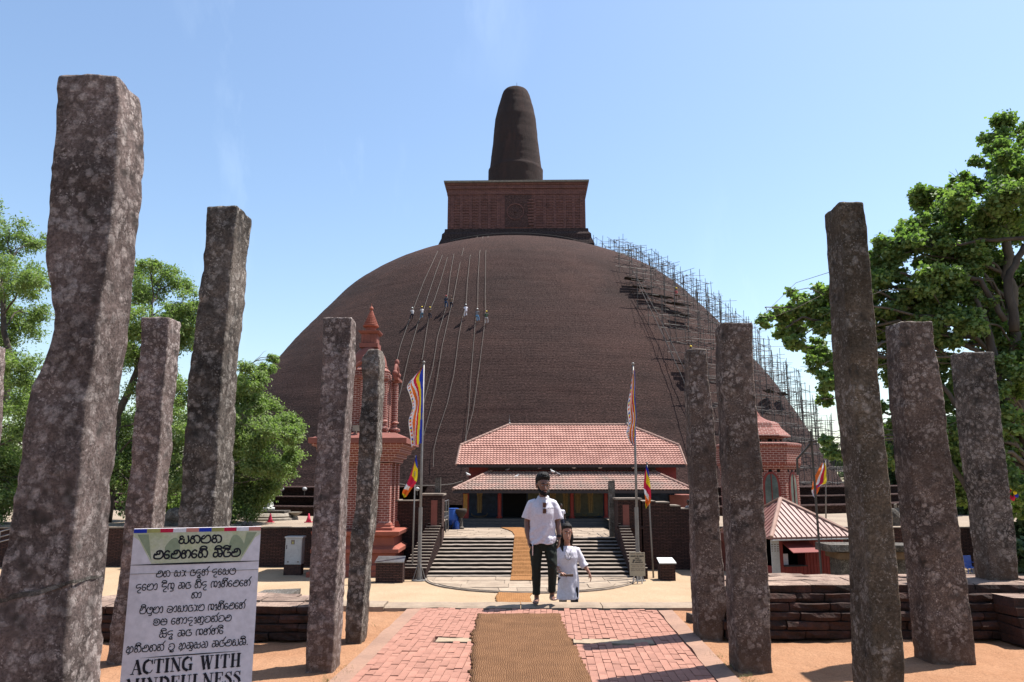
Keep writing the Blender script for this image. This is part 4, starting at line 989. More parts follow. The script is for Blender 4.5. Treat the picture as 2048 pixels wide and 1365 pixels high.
# ================================================================== LETTER STROKES
def smoothline(pts, n=5):
    pts = [Vector((p[0], p[1], 0)) for p in pts]
    if len(pts) < 3: return pts
    out_ = []
    for i in range(len(pts) - 1):
        p0, p1, p2, p3 = pts[max(i - 1, 0)], pts[i], pts[i + 1], pts[min(i + 2, len(pts) - 1)]
        for k in range(n):
            t = k / n; out_.append(.5 * ((2 * p1) + (p2 - p0) * t + (2 * p0 - 5 * p1 + 4 * p2 - p3) * t * t + (3 * p1 - p0 - 3 * p2 + p3) * t ** 3))
    out_.append(pts[-1]); return out_
SIN = {
 'y': (1.0, [[(.42, .8), (.3, .98), (.1, .9), (.12, .66), (.34, .6), (.1, .5), (.02, .22), (.2, 0), (.42, .08), (.5, .3), (.5, .55)], [(.5, .3), (.58, .04), (.8, 0), (.97, .2), (.97, .6), (.9, .98)]]),
 'h': (1.0, [[(.1, .72), (.22, .95), (.4, .86), (.34, .62), (.12, .6), (.03, .3), (.18, 0), (.4, .06), (.5, .3), (.42, .5)], [(.3, .62), (.5, .98), (.8, .98), (1, .7), (1, .3), (.85, .02), (.68, .1)]]),
 'p': (1.0, [[(.3, .98), (.1, .8), (.02, .45), (.12, .1), (.4, 0), (.75, .02), (.97, .25), (1, .6), (.85, .95), (.6, .98), (.45, .8), (.3, .58), (.05, .55)]]),
 't': (1.0, [[(.12, .6), (.1, .9), (.3, 1), (.42, .8), (.3, .56), (.08, .45), (.05, .15), (.3, 0), (.5, .15), (.48, .45), (.34, .56)], [(.4, .9), (.62, 1), (.9, .85), (1, .5), (.92, .1), (.66, 0)]]),
 'm': (1.0, [[(.42, .62), (.25, .5), (.12, .62), (.05, .35), (.12, .08), (.4, 0), (.75, .02), (1, .3), (1, .7), (.8, 1), (.5, 1), (.32, .82), (.42, .6), (.62, .6), (.66, .82)]]),
 'e': (.62, [[(.55, .85), (.35, 1), (.1, .8), (.02, .4), (.15, .05), (.4, 0), (.56, .2), (.48, .45), (.2, .48)]]),
 'n': (1.0, [[(.08, .62), (.12, .92), (.32, .98), (.42, .78), (.28, .6), (.08, .52), (.02, .25), (.15, 0), (.42, .02), (.52, .25), (.4, .5)], [(.3, .6), (.5, .62), (.55, .9), (.75, 1), (.98, .75), (1, .35), (.85, .02)]]),
 'k': (1.0, [[(.35, .55), (.18, .6), (.04, .4), (.06, .1), (.28, 0), (.5, .2), (.52, .6), (.4, .95), (.15, .98)], [(.4, .95), (.7, 1), (.95, .8), (1, .4), (.88, .05), (.66, .08), (.62, .35), (.9, .42)]]),
 'r': (.8, [[(.55, .8), (.4, 1), (.15, .85), (.05, .45), (.15, .05), (.4, 0), (.7, .05), (.85, .3), (.75, .55), (.5, .55)], [(.4, 1), (.7, .95)]]),
 's': (1.0, [[(.12, .8), (.25, .98), (.42, .85), (.35, .62), (.1, .55), (.03, .25), (.2, 0), (.42, .08), (.48, .4)], [(.48, .3), (.6, .02), (.85, .02), (1, .3), (.9, .6), (.6, .6), (.35, .62)], [(.9, .6), (.98, .85)]]),
 'd': (.8, [[(.7, .98), (.35, .98), (.08, .8), (.05, .5), (.3, .4), (.6, .5), (.72, .3), (.5, .05), (.3, -.1), (.4, -.38), (.75, -.38)]]),
 'T': (.95, [[(.75, .75), (.55, .6), (.5, .85), (.75, 1), (.95, .8), (.98, .35), (.75, 0), (.3, 0), (.04, .3), (.06, .75), (.25, .98)]]),
 'g': (1.0, [[(.1, 0), (.02, .4), (.12, .85), (.35, .98), (.5, .75), (.5, .1)], [(.5, .75), (.65, .98), (.9, .9), (1, .5), (.9, .1), (.7, .04), (.66, .3)]]),
 'A': (.5, [[(-.14, .5), (.08, .85), (.25, 1), (.42, .85), (.44, .3), (.3, .02), (.08, .08)]]),
 'E': (.45, [[(.05, .65), (.25, .95), (.38, .6), (.38, -.02), (.12, -.02)], [(.2, .35), (.4, .35)]]),
 'i': (0, [[(-.85, 1.12), (-.72, 1.38), (-.4, 1.46), (-.12, 1.3), (-.14, 1.1), (-.4, 1.12), (-.85, 1.12)]]),
 'I': (0, [[(-.85, 1.12), (-.72, 1.38), (-.4, 1.46), (-.1, 1.3), (-.02, 1.48), (-.12, 1.1), (-.4, 1.12), (-.85, 1.12)]]),
 'u': (0, [[(-.25, 0), (-.12, -.12), (-.2, -.32), (-.55, -.32)]]),
 'U': (0, [[(-.25, 0), (-.12, -.12), (-.2, -.32), (-.6, -.32), (-.6, -.18), (-.4, -.2)]]),
 '^': (0, [[(-.18, .95), (-.1, 1.2), (.05, 1.36), (.12, 1.5)]]),
 'v': (.9, [[(.35, .6), (.15, .5), (.04, .25), (.2, 0), (.6, 0), (.9, .3), (.88, .75), (.6, 1), (.25, .95), (.1, .78)]]),
 'b': (.95, [[(.3, .98), (.08, .7), (.05, .3), (.25, 0), (.7, 0), (.95, .3), (.9, .8), (.6, 1)], [(.1, .5), (.9, .5)], [(.5, .5), (.5, .75), (.3, .98)]]),
 'o': (1.0, [[(.1, .6), (.2, .98), (.6, 1), (.95, .8), (.98, .3), (.7, 0), (.25, .02), (.08, .25), (.25, .45), (.5, .35), (.7, .45), (.6, .7), (.3, .7)]]),
 'l': (1.0, [[(.5, .55), (.25, .5), (.05, .3), (.2, 0), (.5, .1), (.6, .4), (.5, .8), (.25, .98)], [(.55, .1), (.8, 0), (1, .4), (.9, .9), (.7, .98)]]),
 'a': (1.05, [[(.1, .75), (.25, .98), (.42, .8), (.3, .55), (.08, .45), (.05, .15), (.3, 0), (.5, .2), (.55, .6)], [(.55, .5), (.75, .98), (1, .7), (.95, .2), (.7, .05), (.3, -.25)]]),
 'c': (1.05, [[(.35, .6), (.1, .6), (.04, .2), (.3, 0), (.75, 0), (1, .35), (.85, .8), (.5, .98), (.15, .92)], [(.45, .3), (.6, .5), (.8, .4)]]),
 'j': (1.0, [[(.15, .55), (.1, .9), (.35, 1), (.5, .75), (.3, .5), (.08, .35), (.25, 0), (.55, .1), (.6, .5), (.75, .95), (1, .7), (.95, .2), (.7, -.1), (.85, -.35)]]),
 'z': (.7, [[(.1, .98), (.35, .9), (.5, .6), (.4, .1), (.1, 0)], [(.5, .55), (.68, .9)], [(.5, .3), (.68, .02)]]),
 '.': (.3, [[(.1, .02), (.16, .06)]]),
}
ENG = {  # width, thick strokes, thin strokes
 'A': (.95, [[(.5, 1), (.84, 0)]], [[(.47, .98), (.14, .02)], [(.25, .35), (.7, .35)], [(0, 0), (.28, 0)], [(.66, 0), (1, 0)]]),
 'C': (.85, [[(.4, .98), (.14, .82), (.06, .5), (.14, .18), (.4, .02)]], [[(.4, .98), (.65, .96), (.8, .72)], [(.8, 1), (.8, .7)], [(.4, .02), (.65, .03), (.84, .22)]]),
 'T': (.82, [[(.41, .98), (.41, .02)]], [[(.02, .98), (.8, .98)], [(.02, 1), (.0, .72)], [(.8, 1), (.82, .72)], [(.24, 0), (.58, 0)]]),
 'I': (.42, [[(.21, .98), (.21, .02)]], [[(.02, 1), (.4, 1)], [(.02, 0), (.4, 0)]]),
 'N': (.95, [[(.16, .98), (.78, .04)]], [[(.16, .98), (.16, 0)], [(.78, 1), (.78, 0)], [(0, 1), (.22, 1)], [(.64, 1), (.94, 1)], [(.02, 0), (.32, 0)]]),
 'G': (.95, [[(.42, .98), (.14, .82), (.06, .5), (.14, .18), (.42, .02)], [(.76, .42), (.76, .06)]], [[(.42, .98), (.65, .96), (.8, .72)], [(.8, 1), (.8, .7)], [(.42, .02), (.65, .02), (.76, .1)], [(.56, .44), (.92, .44)]]),
 'W': (1.25, [[(.18, .98), (.4, .02)], [(.62, .98), (.86, .02)]], [[(.4, .02), (.62, .98)], [(.86, .02), (1.08, .98)], [(0, 1), (.34, 1)], [(.48, 1), (.78, 1)], [(.94, 1), (1.22, 1)]]),
 'H': (.98, [[(.2, .98), (.2, .02)], [(.76, .98), (.76, .02)]], [[(.2, .5), (.76, .5)], [(.02, 1), (.38, 1)], [(.02, 0), (.38, 0)], [(.58, 1), (.94, 1)], [(.58, 0), (.94, 0)]]),
 'M': (1.15, [[(.16, .98), (.54, .04)], [(.94, .98), (.94, .02)]], [[(.16, .98), (.16, 0)], [(.54, .04), (.92, .98)], [(0, 1), (.2, 1)], [(.9, 1), (1.12, 1)], [(.02, 0), (.32, 0)], [(.76, 0), (1.12, 0)]]),
 'D': (.92, [[(.2, .98), (.2, .02)], [(.5, .98), (.76, .8), (.84, .5), (.76, .2), (.5, .02)]], [[(.02, .99), (.5, .99)], [(.02, .01), (.5, .01)]]),
 'F': (.8, [[(.2, .98), (.2, .02)]], [[(.02, .99), (.74, .99)], [(.74, 1), (.74, .74)], [(.2, .52), (.55, .52)], [(.55, .64), (.55, .4)], [(.02, 0), (.4, 0)]]),
 'U': (.95, [[(.2, .98), (.2, .3), (.32, .06), (.5, .02)]], [[(.5, .02), (.7, .1), (.76, .35), (.76, .98)], [(.02, 1), (.38, 1)], [(.62, 1), (.92, 1)]]),
 'L': (.82, [[(.2, .98), (.2, .02)]], [[(.02, 1), (.4, 1)], [(.02, .01), (.74, .01)], [(.74, 0), (.78, .28)]]),
 'E': (.85, [[(.2, .98), (.2, .02)]], [[(.02, .99), (.74, .99)], [(.74, 1), (.74, .76)], [(.2, .52), (.55, .52)], [(.55, .64), (.55, .4)], [(.02, .01), (.74, .01)], [(.74, 0), (.8, .26)]]),
 'S': (.7, [[(.12, .72), (.3, .58), (.5, .42), (.58, .25)]], [[(.6, .76), (.5, .94), (.3, .98), (.12, .88), (.12, .72)], [(.6, 1), (.6, .72)], [(.58, .25), (.5, .06), (.3, .02), (.12, .08), (.06, .28)], [(.06, 0), (.06, .3)]]),
}
def ribbon(mb_, pts, wd, z=0, taper=None):
    n = len(pts); k = len(mb_.v)
    for i, p in enumerate(pts):
        t = (pts[min(i + 1, n - 1)] - pts[max(i - 1, 0)]); t = t.normalized() if t.length else Vector((1, 0, 0)); s = Vector((-t.y, t.x, 0))
        wv = wd if taper is None else wd * taper(i / (n - 1))
        ext = Vector((0, 0, 0))
        if i == 0: ext = -t * wd * .4
        if i == n - 1: ext = t * wd * .4
        mb_.v += [p + ext + s * wv / 2 + Vector((0, 0, z)), p + ext - s * wv / 2 + Vector((0, 0, z))]
    for i in range(n - 1): a = k + 2 * i; mb_.f.append((a, a + 1, a + 3, a + 2)); mb_.m.append(0)
def lay(text, table, x0, x1, ybase, h, sw, xf, thin=None):
    """set a line of strokes between x0 and x1 and return it as one mesh of flat print"""
    adv = []; x = 0
    for ch in text:
        if ch == ' ': x += .55; adv.append(None); continue
        adv.append(x); g = table[ch]; x += g[0] + (.13 if g[0] else 0)
    sc_ = (x1 - x0) / x; mb_ = MB(); c = 0
    for ch, a in zip(text, adv):
        if a is None: continue
        g = table[ch]
        if table is SIN:
            aa = a - (.12 if g[0] == 0 else 0)
            sets = [(g[1], sw)]
        else: aa = a; sets = [(g[1], sw), (g[2], thin)]
        for strokes, w_ in sets:
            for s in strokes:
                c += 1; pts = smoothline(s, 5) if len(s) > 2 else [Vector((*q, 0)) for q in s]
                pts = [Vector((x0 + (aa + p.x) * sc_, ybase + p.y * h, 0)) for p in pts]; ribbon(mb_, pts, w_, z=.00002 * (c % 40))
    mb_.v = [xf(v) for v in mb_.v]; return mb_
# ================================================================== THE WHITE SIGN
TL = W(268, 1058, 4.15); TRp = W(522, 1056, 4.37); TRp.z = TL.z; ux = (TRp - TL); BWd = ux.length; ux.normalize(); nz_ = Vector((ux.y, -ux.x, 0)); BH = 1.12
sign = thing('notice_sign', 'large white sign with green leaf heading and ACTING WITH MINDFULNESS, before the left pillars', 'sign', (TL.x + BWd / 2 * ux.x, TL.y + .1, 0))
def SB(u, v, d=0): return TL + ux * u - Vector((0, 0, v)) + nz_ * d
def sbox(name, u0, u1, v0, v1, d0, d1, mat):
    m_ = MB(); m_.prism([SB(u0, v0, d0), SB(u1, v0, d0), SB(u1, v1, d0), SB(u0, v1, d0)], nz_ * (d1 - d0)); return m_.build(name, mat, sign)
sbox('board', 0, BWd, 0, BH, -.03, 0, 'banner_white')
for u in (.06, BWd - .1): sbox('leg', u, u + .04, .1, TL.z + .1, -.075, -.032, 'pole_paint')
sbox('brace', .1, BWd - .1, BH - .12, BH - .08, -.06, -.033, 'pole_paint')
cols = ['f_blue', 'b_yellow', 'f_red', 'f_white', 'f_pink'] * 2
for i, c in enumerate(cols): sbox('colour_strip', BWd * i / 10 + .0005, BWd * (i + 1) / 10 - .0005, .001, .022, .0008, .0016, c)
sbox('heading_field', .0, BWd, .0225, .185, .0005, .001, 'b_green')
m_ = MB()
def leafshape(cx, cy, rx, ry, ang, mat):
    mb_ = MB(); pts = []
    for k in range(20):
        a = 2 * math.pi * k / 20; r = 1 - .25 * abs(math.sin(a)); x, y = rx * math.cos(a) * r, ry * math.sin(a); x, y = x * math.cos(ang) - y * math.sin(ang), x * math.sin(ang) + y * math.cos(ang)
        pts.append(SB(min(max(cx + x, .003), BWd - .003), min(max(cy + y, .024), .19), .0014))
    mb_.poly(pts); return mb_.build('printed_leaf', mat, sign)
leafshape(.20, .11, .04, .06, .2, 'b_leaf'); leafshape(.53, .10, .04, .06, -.2, 'b_leaf')
m_ = MB(); m_.poly([SB(.02, .03, .0012), SB(.075, .03, .0012), (SB(.10, .17, .0012))]); m_.build('printed_leaf', 'b_leaf', sign)
m_ = MB(); m_.poly([SB(BWd - .02, .03, .0012), SB(BWd - .1, .17, .0012), (SB(BWd - .075, .03, .0012))]); m_.build('printed_leaf', 'b_leaf', sign)
m_ = MB(); m_.poly([SB(.0, .04, .0011), SB(.03, .06, .0011), SB(.1, .185, .0011), SB(0, .185, .0011)]); m_.build('printed_leaf', 'banner_white', sign)
m_ = MB(); m_.poly([SB(BWd, .04, .0011), SB(BWd, .185, .0011), SB(BWd - .1, .185, .0011), SB(BWd - .03, .06, .0011)]); m_.build('printed_leaf', 'banner_white', sign)
U = BWd / 254.
Ymid = (TL.y + TRp.y) / 2
def VP(py): return TL.z - ZY(py, Ymid)
lines = [('yhpt', 89, 176, 1086, .040, .0088), ('memnehi kirIm', 42, 216, 1115, .041, .0088), ('mh sz rdun^ desT', 50, 208, 1151, .031, .0046),
         ('depA digu kr hid gEnIemen^', 14, 240, 1176, .032, .0046), ('hA', 122, 143, 1196, .030, .0046), ('piTupA cAyArzp gEnIemen^', 25, 232, 1222, .032, .0046),
         ('ob enAdEnuvt^vm', 52, 206, 1246, .031, .0046), ('sidu kr gn^nei', 66, 192, 1271, .031, .0046), ('atimht^ vU akusl kr^myki.', 6, 244, 1297, .032, .0046)]
for txt, a, b_, py, h, sw in lines:
    lay(txt, SIN, a * U, b_ * U, -VP(py), h, sw, lambda p: SB(p.x, -p.y, .0022 + p.z)).build('lettering', 'ink', sign, fixn=False)
lay('ACTING WITH', ENG, 18 * U, 232 * U, -VP(1340), .066, .0135, lambda p: SB(p.x, -p.y, .0022 + p.z), thin=.0042).build('lettering', 'ink', sign, fixn=False)
lay('MINDFULNESS', ENG, 12 * U, 234 * U, -VP(1376), .066, .0135, lambda p: SB(p.x, -p.y, .0022 + p.z), thin=.0042).build('lettering', 'ink', sign, fixn=False)
m_ = MB(); ribbon(m_, [Vector((.0 + BWd * k / 20, -VP(1126), 0)) for k in range(21)], .010, taper=lambda t: .15 + .85 * math.sin(math.pi * t)); m_.v = [SB(p.x, -p.y, .002) for p in m_.v]; m_.build('printed_rule', 'ink', sign, fixn=False)
m_ = MB(); ribbon(m_, [Vector((.09 + (BWd - .16) * k / 20, -VP(1309), 0)) for k in range(21)], .006, taper=lambda t: .1 + .9 * math.sin(math.pi * t)); m_.v = [SB(p.x, -p.y, .002) for p in m_.v]; m_.build('printed_rule', 'ink', sign, fixn=False)
sbox('joint_seam', 0, BWd, VP(1143), VP(1143) + .0022, .0026, .0032, 'ink_faded')
# ================================================================== PEOPLE
TMP = bpy.data.scenes.new('bench')
def bake(o, voxel, smooth_it=4, fold=None):
    m = o.modifiers.new('r', 'REMESH'); m.mode = 'VOXEL'; m.voxel_size = voxel; m.use_smooth_shade = True
    s = o.modifiers.new('s', 'SMOOTH'); s.factor = .5; s.iterations = smooth_it
    TMP.collection.objects.link(o); VL = TMP.view_layers[0]; VL.update(); dg = VL.depsgraph; me = bpy.data.meshes.new_from_object(o.evaluated_get(dg)); old = o.data; mats = list(old.materials)
    o.modifiers.clear(); me.name = o.name
    me.materials.clear()
    for q in mats: me.materials.append(q)
    if fold:
        nn = [v.normal.copy() for v in me.vertices]; cc = [v.co.copy() for v in me.vertices]
        me.vertices.foreach_set('co', [x for c, q in zip(cc, nn) for x in (c + q * fold(c))])
    me.polygons.foreach_set('use_smooth', [True] * len(me.polygons))
    TMP.collection.objects.unlink(o); o.data = me; bpy.data.meshes.remove(old); return o
def head(mb_, c, Mr, s=1.0, fem=False):
    """skull, jaw, nose, brow, ears and lips as one form; Mr turns it (face towards -Y)"""
    sec = [(-.118, .030, .022, -.052), (-.108, .040, .036, -.045), (-.085, .052, .058, -.030), (-.055, .061, .078, -.014), (-.02, .069, .090, -.002), (.02, .074, .096, .004), (.06, .076, .098, .008), (.09, .068, .088, .010), (.112, .048, .062, .010), (.122, .022, .03, .010)]
    rs = []
    for z, rx, ry, cy in sec:
        if fem: rx *= .93
        rs.append([Vector(c) + Mr @ (Vector((rx * math.cos(a), cy + ry * math.sin(a), z)) * s) for a in [2 * math.pi * k / 20 for k in range(20)]])
    mb_.rings(rs)
    P = lambda x, y, z: Vector(c) + Mr @ (Vector((x, y, z)) * s)
    mb_.path([P(0, -.086, .015), P(0, -.100, -.012), P(0, -.112, -.036), P(0, -.096, -.046)], [.008 * s, .011 * s, .015 * s, .010 * s], 8)
    mb_.path([P(-.045, -.078, .028), P(0, -.092, .026), P(.045, -.078, .028)], [.009 * s, .010 * s, .009 * s], 6)
    mb_.path([P(-.022, -.086, -.068), P(0, -.095, -.066), P(.022, -.086, -.068)], [.007 * s, .009 * s, .007 * s], 6)
    for sx in (-1, 1): mb_.path([P(sx * .072, .0, .025), P(sx * .083, .008, .012), P(sx * .078, .004, -.03)], [.012 * s, .014 * s, .008 * s], 8)
def hand(mb_, wr, d, pn, s=1.0, curl=.5, side=1, spread=.0):
    """palm and five separate fingers; d along the hand, pn out of the palm, side = where the thumb leaves"""
    d = Vector(d).normalized(); pn = Vector(pn); pn = (pn - d * pn.dot(d)).normalized(); lat = d.cross(pn) * side; wr = Vector(wr)
    mb_.path([wr - d * .02 * s, wr + d * .02 * s, wr + d * .06 * s, wr + d * .09 * s], [(.022 * s, .018 * s), (.032 * s, .017 * s), (.040 * s, .016 * s), (.038 * s, .013 * s)], 10, up=lat)
    for k, (o_, l) in enumerate(((.029, .070), (.010, .080), (-.010, .074), (-.028, .058))):
        b0 = wr + d * .082 * s + lat * o_ * s; a = curl * (.8 + .12 * k); q = b0; pts = [b0 - d * .02 * s, b0]; dirv = (d + lat * spread * (1.5 - k)).normalized()
        for j in range(3):
            a_ = a * (j + .6) * .8; dv = dirv * math.cos(a_) + pn * math.sin(a_); q = q + dv * l * s * (.42, .32, .26)[j]; pts.append(q)
        mb_.path(pts, [.0095 * s, .0098 * s, .009 * s, .0082 * s, .0065 * s], 7)
    b0 = wr + d * .018 * s + lat * .026 * s; pts = [b0, b0 + (lat * .6 + d * .7 + pn * .2) * .035 * s, b0 + (lat * .55 + d * 1.25 + pn * .5) * .045 * s, b0 + (lat * .4 + d * 1.7 + pn * .75) * .046 * s]
    mb_.path(pts, [.014 * s, .012 * s, .0105 * s, .008 * s], 8)
def foot(mb_, an, dirv, s=1.0, z=0, pitch=0, inn=1):
    an = Vector(an); f = Vector(dirv).normalized(); up_ = Vector((0, 0, 1)); f2 = f * math.cos(pitch) + up_ * math.sin(pitch); la = f.cross(up_) * inn
    mb_.path([an + Vector((0, 0, .02)), an - f * .03 * s + up_ * (-.045 * s), an - f * .045 * s - up_ * .055 * s], [.034 * s, .036 * s, .028 * s], 10)
    h0 = an - up_ * .052 * s
    mb_.path([h0 - f * .04 * s, h0 + f2 * .03 * s + up_ * .012 * s, h0 + f2 * .09 * s + up_ * .004 * s, h0 + f2 * .14 * s], [(.03 * s, .024 * s), (.036 * s, .034 * s), (.042 * s, .024 * s), (.045 * s, .015 * s)], 12, up=la)
    for k in range(5):
        l = (.052, .045, .04, .034, .028)[k]; b0 = h0 + f2 * (.135 - .006 * k) * s + la * (.034 - .0165 * k) * s * 1.0
        mb_.path([b0, b0 + f2 * l * .6 * s, b0 + f2 * l * s - up_ * .003], [(.0125 if k == 0 else .0085) * s, (.0125 if k == 0 else .0085) * s, .007 * s], 7)
def torso(mb_, B, sec, n=20):
    mb_.rings([[Vector(B) + Vector((cx + rx * math.cos(a), cy + ry * math.sin(a), z)) for a in [2 * math.pi * k / n for k in range(n)]] for z, rx, ry, cx, cy in sec])
def tv(B, *ps): return [Vector(B) + Vector(p) for p in ps]
def hairball(name, B, hc, Mr, s, parent, fem=False, curly=True):
    m_ = MB(); P = lambda x, y, z: Vector(B) + hc + Mr @ (Vector((x, y, z)) * s)
    sec = [(-.03, .074, .05, .052), (.02, .083, .072, .038), (.06, .087, .086, .024), (.085, .087, .096, .010), (.115, .082, .098, -.002), (.148, .06, .078, -.006), (.165, .03, .04, -.004)] if not fem else [(-.09, .085, .06, .045), (-.03, .088, .078, .035), (.02, .086, .080, .036), (.055, .085, .088, .024), (.085, .08, .092, .010), (.11, .072, .09, .002), (.132, .05, .065, .004), (.142, .02, .03, .004)]
    m_.rings([[P(rx * math.cos(a), cy + ry * math.sin(a), z) for a in [2 * math.pi * k / 20 for k in range(20)]] for z, rx, ry, cy in sec])
    if fem:
        m_.path([P(-.07, .03, .02), P(-.085, .02, -.08), P(-.075, .0, -.17), P(-.055, -.06, -.26), P(-.05, -.09, -.34)], [.03, .03, .024, .018, .008], 8)
        m_.path([P(.07, .04, .02), P(.085, .04, -.08), P(.075, .05, -.17), P(.05, .08, -.24)], [.03, .034, .03, .015], 8)
        m_.path([P(-.03, .04, -.05), P(0, .08, -.15), P(0, .09, -.26)], [.06, .055, .03], 8)
        for k in range(5): m_.path([P(random.uniform(-.03, .04), 0, .13), P(random.uniform(-.04, .05), .01, .17)], [.012, .004], 5)
    o = m_.build(name, 'hair_black', parent); bake(o, .007 * s, 2, fold=lambda c: (.009 if curly else .004) * fbm((c.x, c.y, c.z), 55, 2)); return o
def face_bits(B, hc, Mr, s, parent, skin_lip=True):
    P = lambda x, y, z: Vector(B) + hc + Mr @ (Vector((x, y, z)) * s)
    for sx in (-1, 1):
        m_ = MB(); m_.ell(P(sx * .030, -.080, .008), (.0145 * s, .009 * s, .0085 * s), 6); ey = m_.build('eye', 'eye_white', parent, smooth=True)
        m_ = MB(); m_.ell(P(sx * .030, -.087, .008), (.0068 * s, .004 * s, .0068 * s), 5); m_.build('iris', 'hair_black', ey, smooth=True)
        m_ = MB(); m_.path([P(sx * .012, -.094, .030), P(sx * .032, -.092, .036), P(sx * .052, -.078, .030)], [.0045 * s, .005 * s, .003 * s], 5); m_.build('eyebrow', 'hair_black', parent)
def man():
    B = W(1088, 1213, 10.62); B.z = .035
    t = thing('person', 'bearded man in a white polo shirt and dark trousers stepping barefoot onto the brick path', 'man', B)
    hc = Vector((-.003, -.035, 1.585)); Mr = Matrix.Rotation(R(16), 3, 'Z') @ Matrix.Rotation(R(4), 3, 'X')
    m_ = MB(); head(m_, Vector(B) + hc, Mr, 1.13)
    m_.path(tv(B, (0, .012, 1.36), (0, .008, 1.44), (-.002, -.01, 1.54)), [(.07, .06), (.060, .058), (.056, .056)], 12)
    torso(m_, B, [(.82, .15, .095, -.01, 0), (1.0, .14, .09, -.01, 0), (1.2, .165, .1, -.01, 0), (1.34, .165, .085, -.01, 0), (1.41, .09, .06, 0, .005)])
    ra = tv(B, (-.165, .005, 1.345), (-.198, .01, 1.24), (-.228, .022, 1.09), (-.225, -.01, .97), (-.212, -.045, .865)); m_.path(ra, [.055, .048, .041, .040, .027], 10)
    la = tv(B, (.145, .005, 1.345), (.172, .01, 1.24), (.200, .022, 1.10), (.212, -.01, .98), (.216, -.04, .875)); m_.path(la, [.055, .048, .041, .040, .027], 10)
    hand(m_, ra[-1], (.08, -.12, -1), (1, .1, 0), .98, .75, side=-1); hand(m_, la[-1], (-.05, -.1, -1), (-1, .25, 0), .98, .45, side=1)
    rl = tv(B, (-.10, .0, .86), (-.105, -.03, .5), (-.10, .03, .10)); ll = tv(B, (.085, .0, .86), (.112, -.09, .52), (.115, .02, .13))
    for q in (rl, ll): m_.path([q[0], q[0].lerp(q[1], .5), q[1], q[1].lerp(q[2], .35), q[2]], [.08, .07, .055, .05, .034], 12)
    foot(m_, rl[-1] - Vector((0, 0, .02)), (-.15, -1, 0), .98, inn=-1); foot(m_, ll[-1] - Vector((0, 0, .02)), (.22, -1, 0), .98, pitch=.12, inn=1)
    bake(m_.build('body', 'skin_man', t), .0062, 3)
    # polo shirt
    s = MB(); torso(s, B, [(.80, .205, .145, -.012, 0), (.86, .200, .142, -.012, 0), (.98, .184, .128, -.012, -.005), (1.1, .176, .120, -.012, -.01), (1.2, .180, .124, -.012, -.01), (1.29, .178, .115, -.012, -.005), (1.35, .152, .09, -.01, 0), (1.395, .105, .074, -.005, .005), (1.43, .078, .066, 0, .008)])
    s.path(tv(B, (-.10, .003, 1.345), (-.155, .004, 1.33), (-.19, .006, 1.27), (-.212, .012, 1.20), (-.232, .016, 1.13)), [(.055, .07), (.064, .072), (.066, .072), (.069, .074), (.074, .078)], 14)
    s.path(tv(B, (.08, .003, 1.345), (.135, .004, 1.33), (.165, .006, 1.27), (.186, .012, 1.20), (.204, .016, 1.13)), [(.055, .07), (.064, .072), (.066, .072), (.069, .074), (.072, .076)], 14)
    bx, by, bz = B
    def fold(c):
        x, z = c.x - bx, c.z - bz; d = .015 * math.sin((x * 1.0 + z * .85) * 46 + 3 * fbm((x, z, 0), 6)) * max(0, min(1, (x + .05) * 5)) * max(0, min(1, (1.28 - z) * 6))
        d += .010 * math.sin((z * .9 - x * .8) * 40 + 2.5 * fbm((x, z, 4), 7)) * max(0, min(1, (1.05 - z) * 5)) + .006 * fbm((x, c.y, z), 8, 3)
        return d
    bake(s.build('polo_shirt', 'shirt_white', t), .0075, 5, fold)
    c = MB()
    c.path([B + Vector(p) for p in ((-.012, -.075, 1.375), (-.05, -.055, 1.415), (-.070, .0, 1.437), (-.05, .055, 1.45), (0, .072, 1.455), (.05, .055, 1.45), (.068, .0, 1.437), (.046, -.055, 1.415), (.008, -.075, 1.375))], [(.004, .008), (.006, .014), (.006, .016), (.006, .017), (.006, .017), (.006, .017), (.006, .016), (.006, .014), (.004, .008)], 8, up=Vector((0, -1, 0)))
    for sx in (-1, 1): c.prism([B + Vector((sx * .012, -.092, 1.372)), B + Vector((sx * .048, -.108, 1.343)), B + Vector((sx * .078, -.075, 1.385)), B + Vector((sx * .066, -.035, 1.43)), B + Vector((sx * .034, -.07, 1.395))], (0, .012, .004))
    c.build('collar', 'shirt_white', t, smooth=False)
    c = MB(); c.bb(bx - .018, bx + .014, by - .1335, by - .118, bz + 1.20, bz + 1.37); c.build('placket', 'shirt_white', t)
    m2 = MB()
    for z in (1.325, 1.245): m2.box(B + Vector((.012, -.145, z)), (.046, .008, .062), rz=.15, rx=.2)
    m2.path(tv(B, (-.006, -.142, 1.36), (.02, -.15, 1.29), (.012, -.148, 1.21)), .005, 5); m2.build('sunglasses', 'lens_brown', t)
    g = MB()
    for k, h in enumerate((.018, .012, .022, .022)): g.bb(bx + .055 + .026 * k, bx + .072 + .026 * k, by - .138, by - .128, bz + 1.27, bz + 1.27 + h)
    g.build('chest_print', 'white_paint', t)
    # trousers
    p = MB(); torso(p, B, [(.70, .12, .10, -.005, 0), (.78, .168, .118, -.008, .0), (.86, .178, .118, -.01, 0), (.93, .165, .11, -.01, 0)])
    p.path([rl[0] + Vector((0, 0, -.02)), rl[0].lerp(rl[1], .45), rl[1], rl[1].lerp(rl[2], .5), rl[2] + Vector((0, -.005, .02))], [(.098, .105), (.088, .092), (.068, .072), (.058, .062), (.052, .056)], 16)
    p.path([ll[0] + Vector((0, 0, -.02)), ll[0].lerp(ll[1], .45), ll[1], ll[1].lerp(ll[2], .5), ll[2] + Vector((0, -.005, .03))], [(.098, .105), (.088, .092), (.068, .072), (.058, .062), (.054, .058)], 16)
